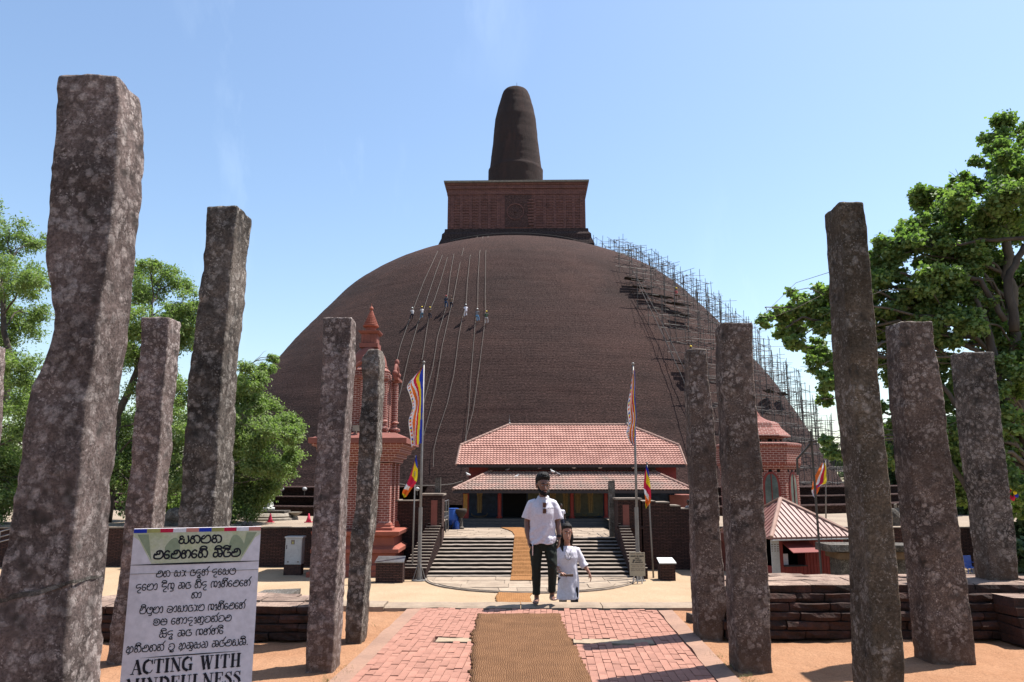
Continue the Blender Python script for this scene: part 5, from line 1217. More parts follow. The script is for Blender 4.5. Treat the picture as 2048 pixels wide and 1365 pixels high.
    bake(p.build('trousers', 'trousers', t), .0078, 3, lambda c: .008 * fbm((c.x, c.y, c.z * .6), 13, 3) + .006 * math.sin((c.z + c.x * .7) * 60) * fbm((c.x, c.z, 1), 5))
    # beard, hair, face
    b_ = MB(); P = lambda x, y, z: B + hc + Mr @ (Vector((x, y, z)) * 1.09)
    b_.path([P(-.066, -.012, .01), P(-.062, -.035, -.045), P(-.044, -.066, -.082), P(0, -.088, -.098), P(.044, -.066, -.082), P(.062, -.035, -.045), P(.066, -.012, .01)], [.012, .019, .029, .034, .029, .019, .012], 10)
    b_.path([P(-.036, -.078, -.058), P(0, -.098, -.050), P(.036, -.078, -.058)], [.009, .009, .009], 8); b_.path([P(0, -.075, -.12), P(0, -.07, -.09)], .026, 8)
    bake(b_.build('beard', 'hair_black', t), .006, 2, lambda c: .003 * fbm(tuple(c), 90, 2))
    hairball('hair', B, hc, Mr, 1.15, t); face_bits(B, hc, Mr, 1.13, t)
    m_ = MB(); m_.path([P(-.018, -.104, -.0685), P(0, -.1075, -.067), P(.018, -.104, -.0685)], .0045, 6); m_.build('lips', 'lips', t)
    m_ = MB(); q = la[-1]; m_.lathe([(.031, -.012), (.034, 0), (.031, .012)], q + Vector((0, 0, .03)), 14); m_.box(q + Vector((.0, -.036, .03)), (.036, .012, .036)); m_.build('wrist_watch', 'ink', t)
    hh = ra[-1] + Vector((.03, -.03, -.1))
    ph = MB(); ph.box(hh + Vector((.028, -.02, -.035)), (.012, .075, .15), rx=.5); o = ph.build('held_leaflet', 'banner_white', None, at=tuple(hh)); tag(o, 'folded white leaflet held in the bearded man\'s right hand', 'leaflet')
def woman():
    B = W(1137, 1200, 11.55); B.z = -.51
    t = thing('person', 'woman in a long white kurta and black leggings climbing the steps beside the bearded man', 'woman', B)
    hc = Vector((-.018, -.03, 1.425)); Mr = Matrix.Rotation(R(10), 3, 'Z') @ Matrix.Rotation(R(6), 3, 'X')
    m_ = MB(); head(m_, B + hc, Mr, 1.03, True)
    m_.path(tv(B, (-.005, .012, 1.2), (-.01, .008, 1.27), (-.016, -.008, 1.36)), [(.055, .05), (.045, .045), (.045, .045)], 12)
    torso(m_, B, [(.80, .13, .09, 0, 0), (1.0, .11, .08, 0, 0), (1.15, .13, .08, 0, 0), (1.23, .07, .05, 0, 0)])
    ra = tv(B, (-.135, .005, 1.185), (-.165, .0, 1.07), (-.185, -.01, .955), (-.165, -.08, .90), (-.125, -.14, .865)); m_.path(ra, [.042, .037, .033, .030, .021], 10)
    la = tv(B, (.13, .005, 1.185), (.17, .015, 1.09), (.21, .03, .995), (.265, .01, .92), (.315, -.015, .845)); m_.path(la, [.042, .037, .033, .030, .021], 10)
    hand(m_, ra[-1], (.8, -.35, -.2), (0, -.2, -1), .86, .9, side=-1); hand(m_, la[-1], (.3, -.1, -.95), (-.9, -.1, -.3), .86, .5, side=1)
    rl = tv(B, (-.075, 0, .78), (-.085, -.02, .44), (-.09, .05, .09)); ll = tv(B, (.07, 0, .78), (.085, -.05, .44), (.09, .02, .09))
    for q, i_ in ((rl, -1), (ll, 1)):
        m_.path([q[0], q[0].lerp(q[1], .5), q[1], q[1].lerp(q[2], .35), q[2]], [.075, .062, .048, .044, .03], 12); foot(m_, q[-1] - Vector((0, 0, .02)), (0, -1, 0), .88, inn=i_)
    bake(m_.build('body', 'skin_woman', t), .0062, 3)
    s = MB(); torso(s, B, [(.47, .168, .125, -.01, -.01), (.52, .166, .125, -.01, -.01), (.62, .165, .125, 0, 0), (.74, .157, .12, 0, 0), (.86, .142, .108, 0, 0), (.97, .138, .105, 0, -.005), (1.07, .152, .118, 0, -.012), (1.15, .152, .1, 0, -.004), (1.205, .125, .072, 0, 0), (1.235, .07, .055, 0, .005)], 24)
    s.path(tv(B, (-.09, .003, 1.18), (-.135, .004, 1.17), (-.165, .0, 1.07), (-.188, -.01, .965), (-.182, -.04, .925)), [.05, .056, .053, .054, .056], 14)
    s.path(tv(B, (.09, .003, 1.18), (.135, .006, 1.17), (.172, .015, 1.085), (.215, .03, .99), (.262, .012, .925)), [.05, .056, .053, .056, .062], 14)
    bx, by, bz = B
    bake(s.build('kurta', 'shirt_white', t), .0078, 4, lambda c: .016 * math.sin((c.x - bx) * 46 + 5 * fbm((c.x, c.z * .5, 0), 3)) * max(0, min(1, (.92 - (c.z - bz)) * 2.4)) + .010 * fbm((c.x, c.y, c.z * .6), 9, 3))
    p = MB()
    for q in (rl, ll): p.path([q[0], q[0].lerp(q[1], .5), q[1], q[1].lerp(q[2], .5), q[2] + Vector((0, 0, .02))], [.085, .075, .058, .052, .042], 12)
    p.path([rl[0], ll[0]], .085, 10); bake(p.build('leggings', 'leggings', t), .009, 2)
    hairball('hair', B, hc, Mr, 1.05, t, True, False); face_bits(B, hc, Mr, 1.03, t)
    P = lambda x, y, z: B + hc + Mr @ (Vector((x, y, z)) * 1.03)
    m_ = MB(); m_.path([P(-.018, -.100, -.0685), P(0, -.1035, -.067), P(.018, -.100, -.0685)], .006, 6); m_.build('lips', 'lips', t)
    e = MB()
    for k in range(7):
        a = math.pi * k / 6; e.ell(B + Vector((-.005 + .045 * math.cos(a), -.128, 1.10 - .055 * math.sin(a))), (.013, .006, .013), 4)
    e.path(tv(B, (-.045, -.105, 1.19), (-.02, -.125, 1.14), (0, -.13, 1.09)), .006, 5); e.path(tv(B, (.045, -.105, 1.19), (.02, -.125, 1.14), (0, -.13, 1.09)), .006, 5); e.build('embroidery', 'c_pale', t)
    m_ = MB(); m_.lathe([(.026, -.008), (.028, 0), (.026, .008)], ra[-1].lerp(ra[-2], .3), 12); m_.build('bracelet', 'steel', t)
    hp = ra[-1] + Vector((.085, -.055, -.035)); ph = MB(); ph.box(hp, (.19, .03, .03), rz=-.1); ph.box(hp + Vector((.075, -.002, .0)), (.05, .034, .034), rz=-.1); o = ph.build('folded_umbrella', 'c_brown', None, at=tuple(hp)); tag(o, 'small dark folded case held across her body by the woman in the white kurta', 'case')
man(); woman()
def figure(label, B, h, yaw, shirt, pants, pose='stand', hat=None, cat='person', group=None, skin='skin_dark', lean=0, vox=.022):
    """small background figure; built facing -Y, then turned by yaw about its feet and tipped by lean"""
    s = h / 1.72; t = thing('person', label, cat, B, group)
    Mx = Matrix.Rotation(yaw, 3, 'Z') @ Matrix.Rotation(lean, 3, 'X')
    def q(x, y, z): return Vector(B) + Mx @ (Vector((x, y, z)) * s)
    PZ_ = dict(stand=[(-.1, 0, .88), (-.11, -.04, .48), (-.1, .03, .07), (.1, 0, .88), (.12, -.1, .5), (.11, -.02, .07), (-.24, .02, 1.1), (-.24, -.08, .88), (.24, .02, 1.1), (.25, -.06, .88)],
               brace=[(-.1, .25, .80), (-.15, .05, .50), (-.13, -.02, .05), (.1, .25, .80), (.16, .0, .46), (.15, .0, .02), (-.25, .12, 1.05), (-.12, -.16, 1.1), (.27, .1, 1.0), (.3, -.22, .95)],
               hang=[(-.1, .2, .85), (-.12, -.02, .6), (-.14, .12, .2), (.1, .2, .85), (.12, .05, .48), (.12, .12, .05), (-.25, .1, 1.15), (-.1, -.1, 1.3), (.27, .1, 1.05), (.35, -.2, .85)],
               sit=[(-.1, 0, .45), (-.12, -.42, .48), (-.12, -.42, .05), (.1, 0, .45), (.12, -.42, .48), (.12, -.42, .05), (-.24, -.05, .68), (-.15, -.3, .55), (.24, -.05, .68), (.15, -.3, .55)])[pose]
    hz_ = PZ_[0][2]; py_ = PZ_[0][1]; sh = .50; dyc = -.18 if pose in ('brace', 'hang') else 0; cy = py_ + dyc * .9
    hp = (0, cy - .06, hz_ + .74)
    b = MB(); b.ell(q(*hp), (.078 * s, .095 * s, .12 * s), 8); b.path([q(0, cy, hz_ + .5), q(0, cy - .03, hz_ + .66)], .05 * s, 8); b.path([q(0, py_, hz_), q(0, cy, hz_ + sh)], [(.13 * s, .1 * s), (.14 * s, .09 * s)], 10)
    for i in (0, 3): b.path([q(*PZ_[i]), q(*PZ_[i + 1]), q(*PZ_[i + 2])], [.07 * s, .05 * s, .035 * s], 8); f_ = Vector(PZ_[i + 2]); b.path([q(f_.x, f_.y + .04, f_.z - .03), q(f_.x, f_.y - .16, f_.z - .04)], [.04 * s, .03 * s], 8)
    for i, sx in ((6, -1), (8, 1)): b.path([q(sx * .18, cy, hz_ + .47), q(*PZ_[i]), q(*PZ_[i + 1])], [.05 * s, .04 * s, .028 * s], 8); b.ell(q(*PZ_[i + 1]), (.04 * s, .04 * s, .05 * s), 5)
    bake(b.build('body', skin, t), vox * s, 2)
    c = MB(); c.path([q(0, py_, hz_ - .02), q(0, (py_ + cy) / 2, hz_ + .25), q(0, cy, hz_ + sh - .04), q(0, cy, hz_ + sh + .04)], [(.165 * s, .125 * s), (.16 * s, .12 * s), (.18 * s, .115 * s), (.08 * s, .07 * s)], 12)
    for i, sx in ((6, -1), (8, 1)): c.path([q(sx * .14, cy, hz_ + .47), q(sx * .19, cy, hz_ + .45), q(*(Vector((sx * .19, cy, hz_ + .45)).lerp(Vector(PZ_[i]), .75)))], [.07 * s, .072 * s, .07 * s], 8)
    bake(c.build('shirt', shirt, t), vox * s, 2)
    p = MB(); p.path([q(0, py_, hz_ - .12), q(0, py_, hz_ + .04)], [(.15 * s, .12 * s), (.16 * s, .12 * s)], 10)
    for i in (0, 3): p.path([q(*PZ_[i]), q(*PZ_[i + 1]), q(*(Vector(PZ_[i + 1]).lerp(Vector(PZ_[i + 2]), .85)))], [.095 * s, .075 * s, .065 * s], 9)
    bake(p.build('trousers', pants, t), vox * s, 2)
    m_ = MB()
    if hat: m_.lathe([(.125 * s, 0), (.11 * s, .02 * s), (.1 * s, .07 * s), (.06 * s, .12 * s), (.01, .135 * s)], q(hp[0], hp[1], hp[2] + .03), 12); m_.build('helmet', hat, t, smooth=True)
    else: m_.ell(q(hp[0], hp[1] + .02, hp[2] + .03), (.085 * s, .1 * s, .11 * s), 7); m_.build('hair', 'hair_black', t, smooth=True)
    return t
b3 = W(1122, 1060, 44.2); b3.z = ZL + .01
figure('man in a loose white shirt standing on the landing behind the bearded man\'s shoulder', b3, 1.74, R(20), 'shirt_white', 'c_navy')
b4 = W(1378, 1030, 41.5); b4.z = ZY(1031, 41.5) - .38
figure('person in a grey shirt sitting on the stepped wall top beside a right hand pillar', b4, 1.6, R(-60), 'c_grey', 'c_navy', 'sit')
WK = [(823, 641, 'c_pale', 'c_navy', 'white_paint', 'leftmost of the rope workers on the dome, in a pale top and navy trousers'),
      (843, 640, 'c_pale', 'c_jeans', 'c_yellow', 'rope worker in pale top, jeans and yellow helmet, second from left on the dome'),
      (862, 641, 'c_brown', 'c_navy', 'c_yellow', 'rope worker with a yellow helmet reaching right, third from the left on the dome'),
      (894, 617, 'c_navy', 'c_blue', 'c_red', 'rope worker with a red helmet, left one of the upper pair on the dome'),
      (904, 619, 'c_brown', 'c_navy', 'c_brown', 'rope worker in brown, right one of the upper pair on the dome'),
      (931, 636, 'shirt_white', 'shirt_white', 'white_paint', 'rope worker dressed all in white on the dome'),
      (957, 644, 'c_grey', 'c_sky', 'white_paint', 'rope worker in light blue trousers, between the white one and the lowest one'),
      (974, 649, 'c_green', 'c_pale', 'c_yellow', 'rightmost and lowest rope worker on the dome, in green top and pale trousers')]
for i, (px, py, sh_, pa_, ht_, lb) in enumerate(WK):
    h_ = dome_hit(px, py, .12); 
    figure(lb, h_, 1.38, R(180) + R(random.uniform(-50, 50)), sh_, pa_, random.choice(('brace', 'hang')), ht_, group='workers hanging on ropes on the dome', lean=R(-8), vox=.04)
# ---- ropes ------------------------------------------------------------------------------
RP = [[(893, 482), (877, 505), (865, 531), (849, 566), (838, 595), (828, 622), (817, 652), (803, 692), (790, 747)],
      [(907, 480), (886, 513), (873, 547), (860, 586), (850, 618), (838, 647), (819, 714), (804, 782), (792, 824)],
      [(917, 479), (896, 518), (883, 563), (870, 602), (864, 616), (857, 650), (846, 721)],
      [(922, 479), (909, 511), (902, 550), (896, 598), (893, 618), (877, 673), (867, 737), (849, 808)],
      [(939, 477), (928, 499), (918, 544), (907, 605), (902, 621), (886, 692), (873, 776), (860, 830), (849, 872)],
      [(956, 475), (941, 515), (936, 563), (933, 615), (925, 640), (918, 679), (909, 750), (896, 808), (877, 866), (869, 900), (868, 935)],
      [(967, 475), (960, 508), (957, 557), (956, 618), (951, 650), (943, 750), (938, 824), (931, 885), (929, 935)],
      [(977, 474), (972, 508), (971, 589), (972, 626), (968, 666), (955, 769), (947, 824), (933, 876), (930, 920)]]
RN = ['leftmost', 'second from left', 'third from left', 'fourth from left', 'fifth from left', 'third from right', 'second from right', 'rightmost']
for i, r in enumerate(RP):
    pts = [dome_hit(px, py, .22) for px, py in r]; sm = []
    for a in range(len(pts) - 1):
        for k in range(4): sm.append(pts[a].lerp(pts[a + 1], k / 4))
    sm.append(pts[-1]); m_ = MB(); m_.path(sm, .019, 5)
    o = m_.build('climbing_rope', 'rope', None, at=tuple(pts[0])); tag(o, RN[i] + ' of the eight pale ropes hanging down the dome', 'rope', 'ropes hanging down the dome')
pts = []
for px in range(870, 1200, 8):
    a = (px - 1030) / 160.
    rad = 13.4; ang = -math.pi / 2 + a * 1.05; pts.append(Vector((SXC + rad * math.cos(ang), SYC + rad * math.sin(ang), dome_z(rad) + .3)))
m_ = MB(); m_.path(pts, .04, 5); o = m_.build('anchor_rope', 'rope', None, at=tuple(pts[0])); tag(o, 'pale anchor rope curving round the dome top under the square box', 'rope')
m_ = MB(); pp = [W(700 + 0 * 1, 0, 1)] and [Vector((X(p, 50.5, 0), 50.5, ZY(y, 50.5))) for p, y in ((790, 969), (800, 968), (815, 971), (870, 971), (883, 970), (905, 968), (925, 962))]; m_.path(pp, .03, 5); o = m_.build('ground_rope', 'rope', None, at=tuple(pp[0])); tag(o, 'loose rope lying level along the dome base, left of the shrine roof', 'rope')
# ---- scaffolding -------------------------------------------------------------------------
def scaffold():
    t = thing('scaffolding', 'dense lattice of thin steel scaffold poles climbing the right flank of the dome', 'scaffolding', (SXC + 26, SYC - 20, ZT))
    rings_ = []
    rho = 12.0
    while rho < 46:
        a0 = 27 + random.uniform(-2, 2) if rho > 25 else 60 - (rho - 12) * 2.4; a1 = 88 if rho > 18 else 95
        n = max(2, int(R(a1 - a0) * rho / 1.85)); row = []
        for j in range(n + 1):
            az = R(a0 + (a1 - a0) * j / n) + random.uniform(-.15, .15) / rho; r_ = rho + random.uniform(-.12, .12)
            zs_ = dome_z(r_) if r_ < rr[0] else 1.1
            ri = max(r_ - (1.7 if rho < 26 else 2.9), rr[-1]); zt_p = (dome_z(ri) if ri < rr[0] else 2.2) + random.uniform(-.2, 1.7)
            if zt_p < zs_ + 1.5: zt_p = zs_ + random.uniform(1.5, 3)
            row.append((Vector((SXC + r_ * math.sin(az), SYC - r_ * math.cos(az), 0)), zs_ - .2, zt_p))
        rings_.append(row); rho += 1.55
    P = sorted([q for row in rings_ for q in row], key=lambda q: q[0].y); rest = MB()
    for k, (p, a, b_) in enumerate(P):
        tl = Vector((random.uniform(-.12, .12), random.uniform(-.12, .12), 0))
        if k < 260: m_ = MB(); m_.path([p + Vector((0, 0, a)), p + tl + Vector((0, 0, b_))], .03, 5); m_.build('upright_pole', 'scaffold_steel', t)
        else: rest.path([p + Vector((0, 0, a)), p + tl + Vector((0, 0, b_))], .036, 4)
    if rest.v: tag(rest.build('upright_poles', 'scaffold_steel', t), kind='stuff')
    led = MB(); links = []
    for i, row in enumerate(rings_):
        for j, q in enumerate(row):
            if j + 1 < len(row): links.append((q, row[j + 1]))
            if i + 1 < len(rings_): links.append((q, min(rings_[i + 1], key=lambda o_: (o_[0] - q[0]).length)))
    for p, n in links:
        z = math.ceil(max(p[1], n[1]) / 1.45) * 1.45; u = (n[0] - p[0])
        if u.length > 4: continue
        u.normalize()
        while z < min(p[2], n[2]) + .3:
            if random.random() < .88:
                e1, e2 = random.uniform(.1, .8), random.uniform(.1, .9); led.path([p[0] - u * e1 + Vector((0, 0, z + random.uniform(-.12, .12))), n[0] + u * e2 + Vector((0, 0, z + random.uniform(-.12, .12)))], .024, 4)
            z += 1.45
    tag(led.build('ledger_poles', 'scaffold_steel', t), kind='stuff')
    for pts in (((1252, 555), (1300, 640), (1345, 735), (1378, 800)), ((1262, 580), (1310, 680), (1350, 770), (1376, 860))):
        for a, b_ in zip(pts[:-1], pts[1:]):
            m_ = MB(); m_.path([dome_hit(*a, 1.4), dome_hit(*b_, 1.4)], .045, 5); m_.build('diagonal_brace', 'scaffold_steel', t)
    for (px, py, wd, nn, az) in ((1262, 570, 2.6, 3, 30), (1275, 585, 2.6, 2, 31), (1292, 598, 2.4, 2, 31), (1318, 604, 3.0, 3, 33), (1345, 618, 3.0, 3, 35), (1352, 640, 2.6, 3, 34), (1371, 738, 2.4, 3, 30), (1380, 760, 2.2, 3, 29), (1545, 792, 3.2, 3, 60), (1572, 797, 3.0, 3, 62)):
        h_ = dome_hit(px, py, 1.0) if px < 1500 else dome_hit(px - 22, py, 1.2)
        rad = Vector((math.sin(R(az)), -math.cos(R(az)), 0)); tn = Vector((math.cos(R(az)), math.sin(R(az)), 0))
        for k in range(nn): m_ = MB(); m_.box(h_ + rad * (-.6 + .32 * k) + tn * random.uniform(-.5, .5) + Vector((0, 0, .2)), (wd, .28, .05), rz=R(az)); m_.build('deck_plank', 'scaffold_plank', t)
scaffold()
h_ = dome_hit(1366, 738, 1.3); figure('worker in sky blue shirt and yellow helmet standing on the scaffold above a pillar', h_, 1.9, R(150), 'c_sky', 'c_navy', 'stand', 'c_yellow', vox=.04)
h_ = dome_hit(1336, 608, 1.3); figure('worker in red crouched on the dark upper deck of the scaffold', h_, 1.7, R(40), 'c_red', 'c_brown', 'sit', 'c_yellow', vox=.04)
# ================================================================== FLAGS
def bez(pts, t):
    n = len(pts) - 1; s = min(t * n, n - 1e-6); i = int(s); f = s - i
    p0, p1, p2, p3 = pts[max(i - 1, 0)], pts[i], pts[i + 1], pts[min(i + 2, n)]
    return tuple(.5 * ((2 * p1[k]) + (p2[k] - p0[k]) * f + (2 * p0[k] - 5 * p1[k] + 4 * p2[k] - p3[k]) * f * f + (3 * p1[k] - p0[k] - 3 * p2[k] + p3[k]) * f ** 3) for k in (0, 1))
def cloth(root, name, Lp, Rp, Y, bands, nu=30, nv=60, wave=.12, cells=None, label=None):
    """cloth hung between its free edge Lp and its pole edge Rp, with vertical bands; one mesh per coloured band"""
    grid = [[None] * (nu + 1) for _ in range(nv + 1)]
    for j in range(nv + 1):
        a = bez(Lp, j / nv); b = bez(Rp, j / nv)
        for i in range(nu + 1):
            s = i / nu; px = a[0] + (b[0] - a[0]) * s; py = a[1] + (b[1] - a[1]) * s
            y = Y + wave * math.sin(s * 11 + j / nv * 5) * (1 - s) + .5 * wave * math.sin(j / nv * 16 + s * 3)
            grid[j][i] = Vector((X(px, Y, ZY(py, Y)), y, ZY(py, Y)))
    parts = {}
    for j in range(nv):
        for i in range(nu):
            m = cells(i / nu, j / nv, j) if cells else None
            sh_ = .10 * math.sin(j / nv * 7 + 1) if cells is border_cells else 0
            if m is None: m = next(c for lim, c in bands if min(1, (i + .5) / nu + sh_ * min(1, (i / nu) * 3) * (1 - i / nu) * 2.2) < lim)
            mb_ = parts.setdefault(m, MB()); k = len(mb_.v); mb_.v += [grid[j][i], grid[j][i + 1], grid[j + 1][i + 1], grid[j + 1][i]]; mb_.f.append((k, k + 1, k + 2, k + 3)); mb_.m.append(0)
    for m, mb_ in parts.items():
        o = mb_.build(name, m, root, smooth=True, fixn=False); b_ = bmesh.new(); b_.from_mesh(o.data); bmesh.ops.remove_doubles(b_, verts=b_.verts, dist=1e-5); b_.to_mesh(o.data); b_.free(); o.data.polygons.foreach_set('use_smooth', [True] * len(o.data.polygons))
def border_cells(s, t, j):
    if s > .22: return None
    q = (j // 2) % 6
    return ('f_white', 'f_blue', 'f_yellow', 'f_red', 'f_white', 'f_orange')[q] if s > .05 and s < .18 else 'f_white'
BB = [(.22, 'f_white'), (.42, 'f_orange'), (.52, 'f_white'), (.65, 'f_red'), (.82, 'f_yellow'), (1.01, 'f_blue')]
def pole(label, pxb, Y, pyt, r, pxt=None, base=True, zb=ZS):
    x = X(pxb, Y, zb); zt = ZY(pyt, Y); xt = X(pxt, Y, zt) if pxt else x
    t = thing('flag_pole', label, 'flagpole', (x, Y, zb))
    m_ = MB(); m_.path([(x, Y, zb), ((x + xt) / 2, Y, (zb + zt) / 2), (xt, Y, zt)], [r, r * .85, r * .6], 10); m_.build('shaft', 'pole_paint', t, smooth=True)
    m_ = MB(); m_.ell((xt, Y, zt + r * .8), (r * 1.1, r * 1.1, r * 1.1), 6); m_.build('finial', 'pole_paint', t, smooth=True)
    if base:
        for k in range(4):
            a = k * math.pi / 2 + .6; m_ = MB(); m_.path([(x + .34 * math.cos(a), Y + .34 * math.sin(a), zb + .02), (x + .05 * math.cos(a), Y + .05 * math.sin(a), zb + .85)], .022, 5); m_.build('stay', 'pole_paint', t)
        m_ = MB(); m_.lathe([(.36, 0), (.36, .035), (.1, .05)], (x, Y, zb + .002), 12); m_.build('base_plate', 'pole_paint', t)
        m_ = MB(); m_.path([(x, Y, zb + .05), (x, Y, zb + 3.4)], r * 1.35, 10); m_.build('sleeve', 'pole_paint', t)
    return t
Yf = 36.6
pole('tall grey flagpole left of the staircase', 838, Yf, 727, .07)
def flag(label, name, *a, **k):
    p = bez(a[1], 0); root = thing('flag', label, 'flag', (X(p[0], a[2], ZY(p[1], a[2])), a[2], ZY(p[1], a[2]))); cloth(root, name, *a, **k)
flag('long Buddhist banner of coloured stripes with a flag patterned edge, on the tall left pole', 'stripe', [(845, 734), (815, 768), (819, 790), (824, 814), (818, 841), (820, 866), (824, 894)], [(846, 734), (846, 760), (846, 800), (845, 840), (843, 886)], Yf - .1, BB, 32, 96, .13, border_cells)
pole('tall grey flagpole right of the staircase, in front of the shrine roof', 1277, Yf, 730, .07, 1266)
flag('long narrow Buddhist banner hanging folded on the tall right pole, over the shrine roof', 'stripe', [(1266, 740), (1261, 780), (1255, 815), (1258, 845), (1252, 867), (1257, 880), (1266, 893)], [(1269, 740), (1270, 780), (1272, 830), (1272, 860), (1269, 890)], Yf - .1, [(.3, 'f_white'), (.5, 'f_orange'), (.6, 'f_white'), (.75, 'f_red'), (.86, 'f_yellow'), (1.01, 'f_blue')], 28, 96, .13, border_cells)
Yg = 37.6
SB5 = [(.22, 'f_orange'), (.40, 'f_white'), (.6, 'f_red'), (.82, 'f_yellow'), (1.01, 'f_blue')]
def band_cells(s, t, j):
    q = t + (s - .5) * -.22
    return 'f_blue' if q < .16 else 'f_yellow' if q < .42 and s > .25 else 'f_red' if q < .62 else 'f_white' if q < .74 and s < .6 else 'f_orange' if q < .92 else 'f_yellow'
def bottom_cells(lim):
    def f_(s, t, j):
        if t > lim: return ('f_orange', 'f_yellow', 'f_red', 'f_blue', 'f_white')[int(min(s, .99) * 5)] if t < lim + .13 else ('f_white', 'f_red', 'f_orange')[int(min(s, .99) * 3)]
    return f_
pole('short thin flagpole beside the left brick wing wall', 824, Yg, 915, .045, 831, base=False)
flag('small limp Buddhist flag blown left on the short pole left of the stairs', 'stripe', [(831, 911), (826, 932), (818, 955), (809, 975), (805, 986), (809, 995)], [(833, 911), (835, 935), (834, 961), (824, 977), (813, 993)], Yg - .08, SB5, 20, 60, .1, band_cells)
pole('short thin flagpole in front of the right brick wall', 1307, Yg, 928, .045, 1294, base=False)
flag('small limp Buddhist flag hanging straight down in front of the right brick wall', 'stripe', [(1293, 930), (1289, 955), (1288, 975), (1290, 1000), (1291, 1018)], [(1294, 930), (1299, 955), (1301, 975), (1302, 1000), (1294, 1014)], Yg - .08, SB5, 20, 60, .08, band_cells)
pole('thin flagpole behind the red kiosk', 1652, 45.5, 918, .045, 1651, base=False, zb=ZT)
flag('small bright Buddhist flag waving left of the thin pole behind the kiosk', 'stripe', [(1646, 926), (1637, 940), (1628, 960), (1622, 980), (1628, 996)], [(1650, 926), (1653, 945), (1652, 965), (1642, 972), (1632, 992)], 45.4, [(.25, 'f_orange'), (.5, 'f_white'), (.75, 'f_red'), (1.01, 'f_yellow')], 20, 40, .1, bottom_cells(.62))
flag('red and white strip of cloth showing beside the tall pillar behind the sign', 'stripe', [(462, 938), (461, 955), (463, 975), (462, 985)], [(467, 938), (467, 955), (466, 975), (465, 985)], 44, [(.5, 'f_red'), (1.01, 'f_white')], 6, 12, .05)
pole('thin pole of the red and white cloth beside the tall pillar behind the sign', 461, 44.1, 930, .035, base=False, zb=ZT)
def hangers():
    p = W(2028, 978, 24.5); t = thing('hanging_decoration', 'bundle of coloured plastic flowers hanging in the tree at the right frame edge', 'decoration', p)
    for k in range(16):
        q = p + Vector((random.gauss(0, .07), random.gauss(0, .06), random.gauss(0, .16))); m_ = MB(); m_.ell(q, (.06, .05, .07), 5); m_.build('petal', random.choice(('f_red', 'f_orange', 'f_blue', 'f_yellow', 'f_red')), t)
hangers()
# ================================================================== SMALL THINGS
def lamp_post():
    Y = 33.5; x = X(1601, Y, -2); t = thing('lamp_post', 'thin dark pole with an angled arm behind the kiosk roof', 'lamp post', (x, Y, ZS))
    m_ = MB(); m_.path([(x, Y - 2.2, ZS), (x, Y - 2.2, ZY(862, Y - 2.2))], .05, 8); m_.build('post', 'scaffold_steel', t)
    y = Y - 2.2; m_ = MB(); m_.path([(X(1602, y, 0), y, ZY(950, y)), (X(1603, y, 0), y, ZY(918, y)), (X(1636, y, 0), y, ZY(884, y))], .05, 8); m_.build('arm', 'scaffold_steel', t)
    m_ = MB(); m_.box((X(1637, y, 0), y, ZY(883, y)), (.3, .12, .06), rz=0); m_.build('lamp_head', 'scaffold_steel', t)
lamp_post()
def cabinet():
    Y = 38.6; x0, x1 = X(570, Y, -2), X(603, Y, -2); zt = ZY(1073, Y); z0 = ZY(1129, Y); t = thing('electrical_cabinet', 'pale grey metal electrical cabinet on a dark plinth against the terrace wall', 'cabinet', ((x0 + x1) / 2, Y, ZS))
    m_ = MB(); m_.bb(x0 - .03, x1 + .0, Y, Y + .5, ZS - .02, z0); m_.build('plinth', 'old_brick', t)
    m_ = MB(); m_.bb(x0, x1, Y - .01, Y + .52, z0 + .002, zt - .08); m_.build('housing', 'cabinet_grey', t)
    m_ = MB(); m_.bb(x0 - .04, x1 + .05, Y - .06, Y + .57, zt - .078, zt); m_.build('lid', 'cabinet_grey', t)
    m_ = MB(); m_.bb(x0 + .03, x1 - .03, Y - .03, Y - .012, z0 + .04, zt - .12); m_.build('door', 'cabinet_grey', t)
    m_ = MB(); m_.bb(x0 + .06, x0 + .09, Y - .045, Y - .031, z0 + .75, z0 + .95); m_.build('handle', 'ink', t)
    cx = x0 + (x1 - x0) * .45; m_ = MB(); m_.bb(cx - .09, cx + .09, Y - .036, Y - .031, z0 + .98, z0 + 1.2); m_.build('warning_label', 'ink_faded', t)
    m_ = MB(); m_.poly([(cx - .06, Y - .038, z0 + 1.02), (cx + .06, Y - .038, z0 + 1.02), (cx, Y - .038, z0 + 1.15)]); m_.build('warning_triangle', 'b_yellow', t)
    for k in (x0 + .12, x1 - .2):
        m_ = MB(); m_.bb(k, k + .1, Y - .034, Y - .031, z0 + .1, z0 + .16); m_.build('vent', 'ink_faded', t)
cabinet()
def info(label, pa, pb, ptop, pslab, Y, slab_w):
    x0, x1 = X(pa, Y, -2), X(pb, Y, -2); zt = ZY(pslab, Y); t = thing('information_plinth', label, 'information board', ((x0 + x1) / 2, Y, ZS))
    m_ = MB(); m_.bb(x0, x1, Y, Y + .7, ZS - .02, zt); m_.build('brick_base', 'dark_brick', t, uv='box')
    zb = ZY(ptop, Y + .7); m_ = MB(); m_.prism([(x0 - .05, Y - .06, zt + .01), (x1 + .05, Y - .06, zt + .01), (x1 + .02, Y + .75, max(zb, zt + .16)), (x0 - .02, Y + .75, max(zb, zt + .16))], (0, 0, .045)); m_.build('sloping_panel', 'steel' if slab_w else 'white_paint', t)
info('low brick plinth with a sloping metal panel, in front of the red tower', 752, 806, 1114, 1126, 35.8, True)
info('small brick plinth with a white sloping panel, right of the standing notice', 1320, 1350, 1117, 1128, 36.6, False)
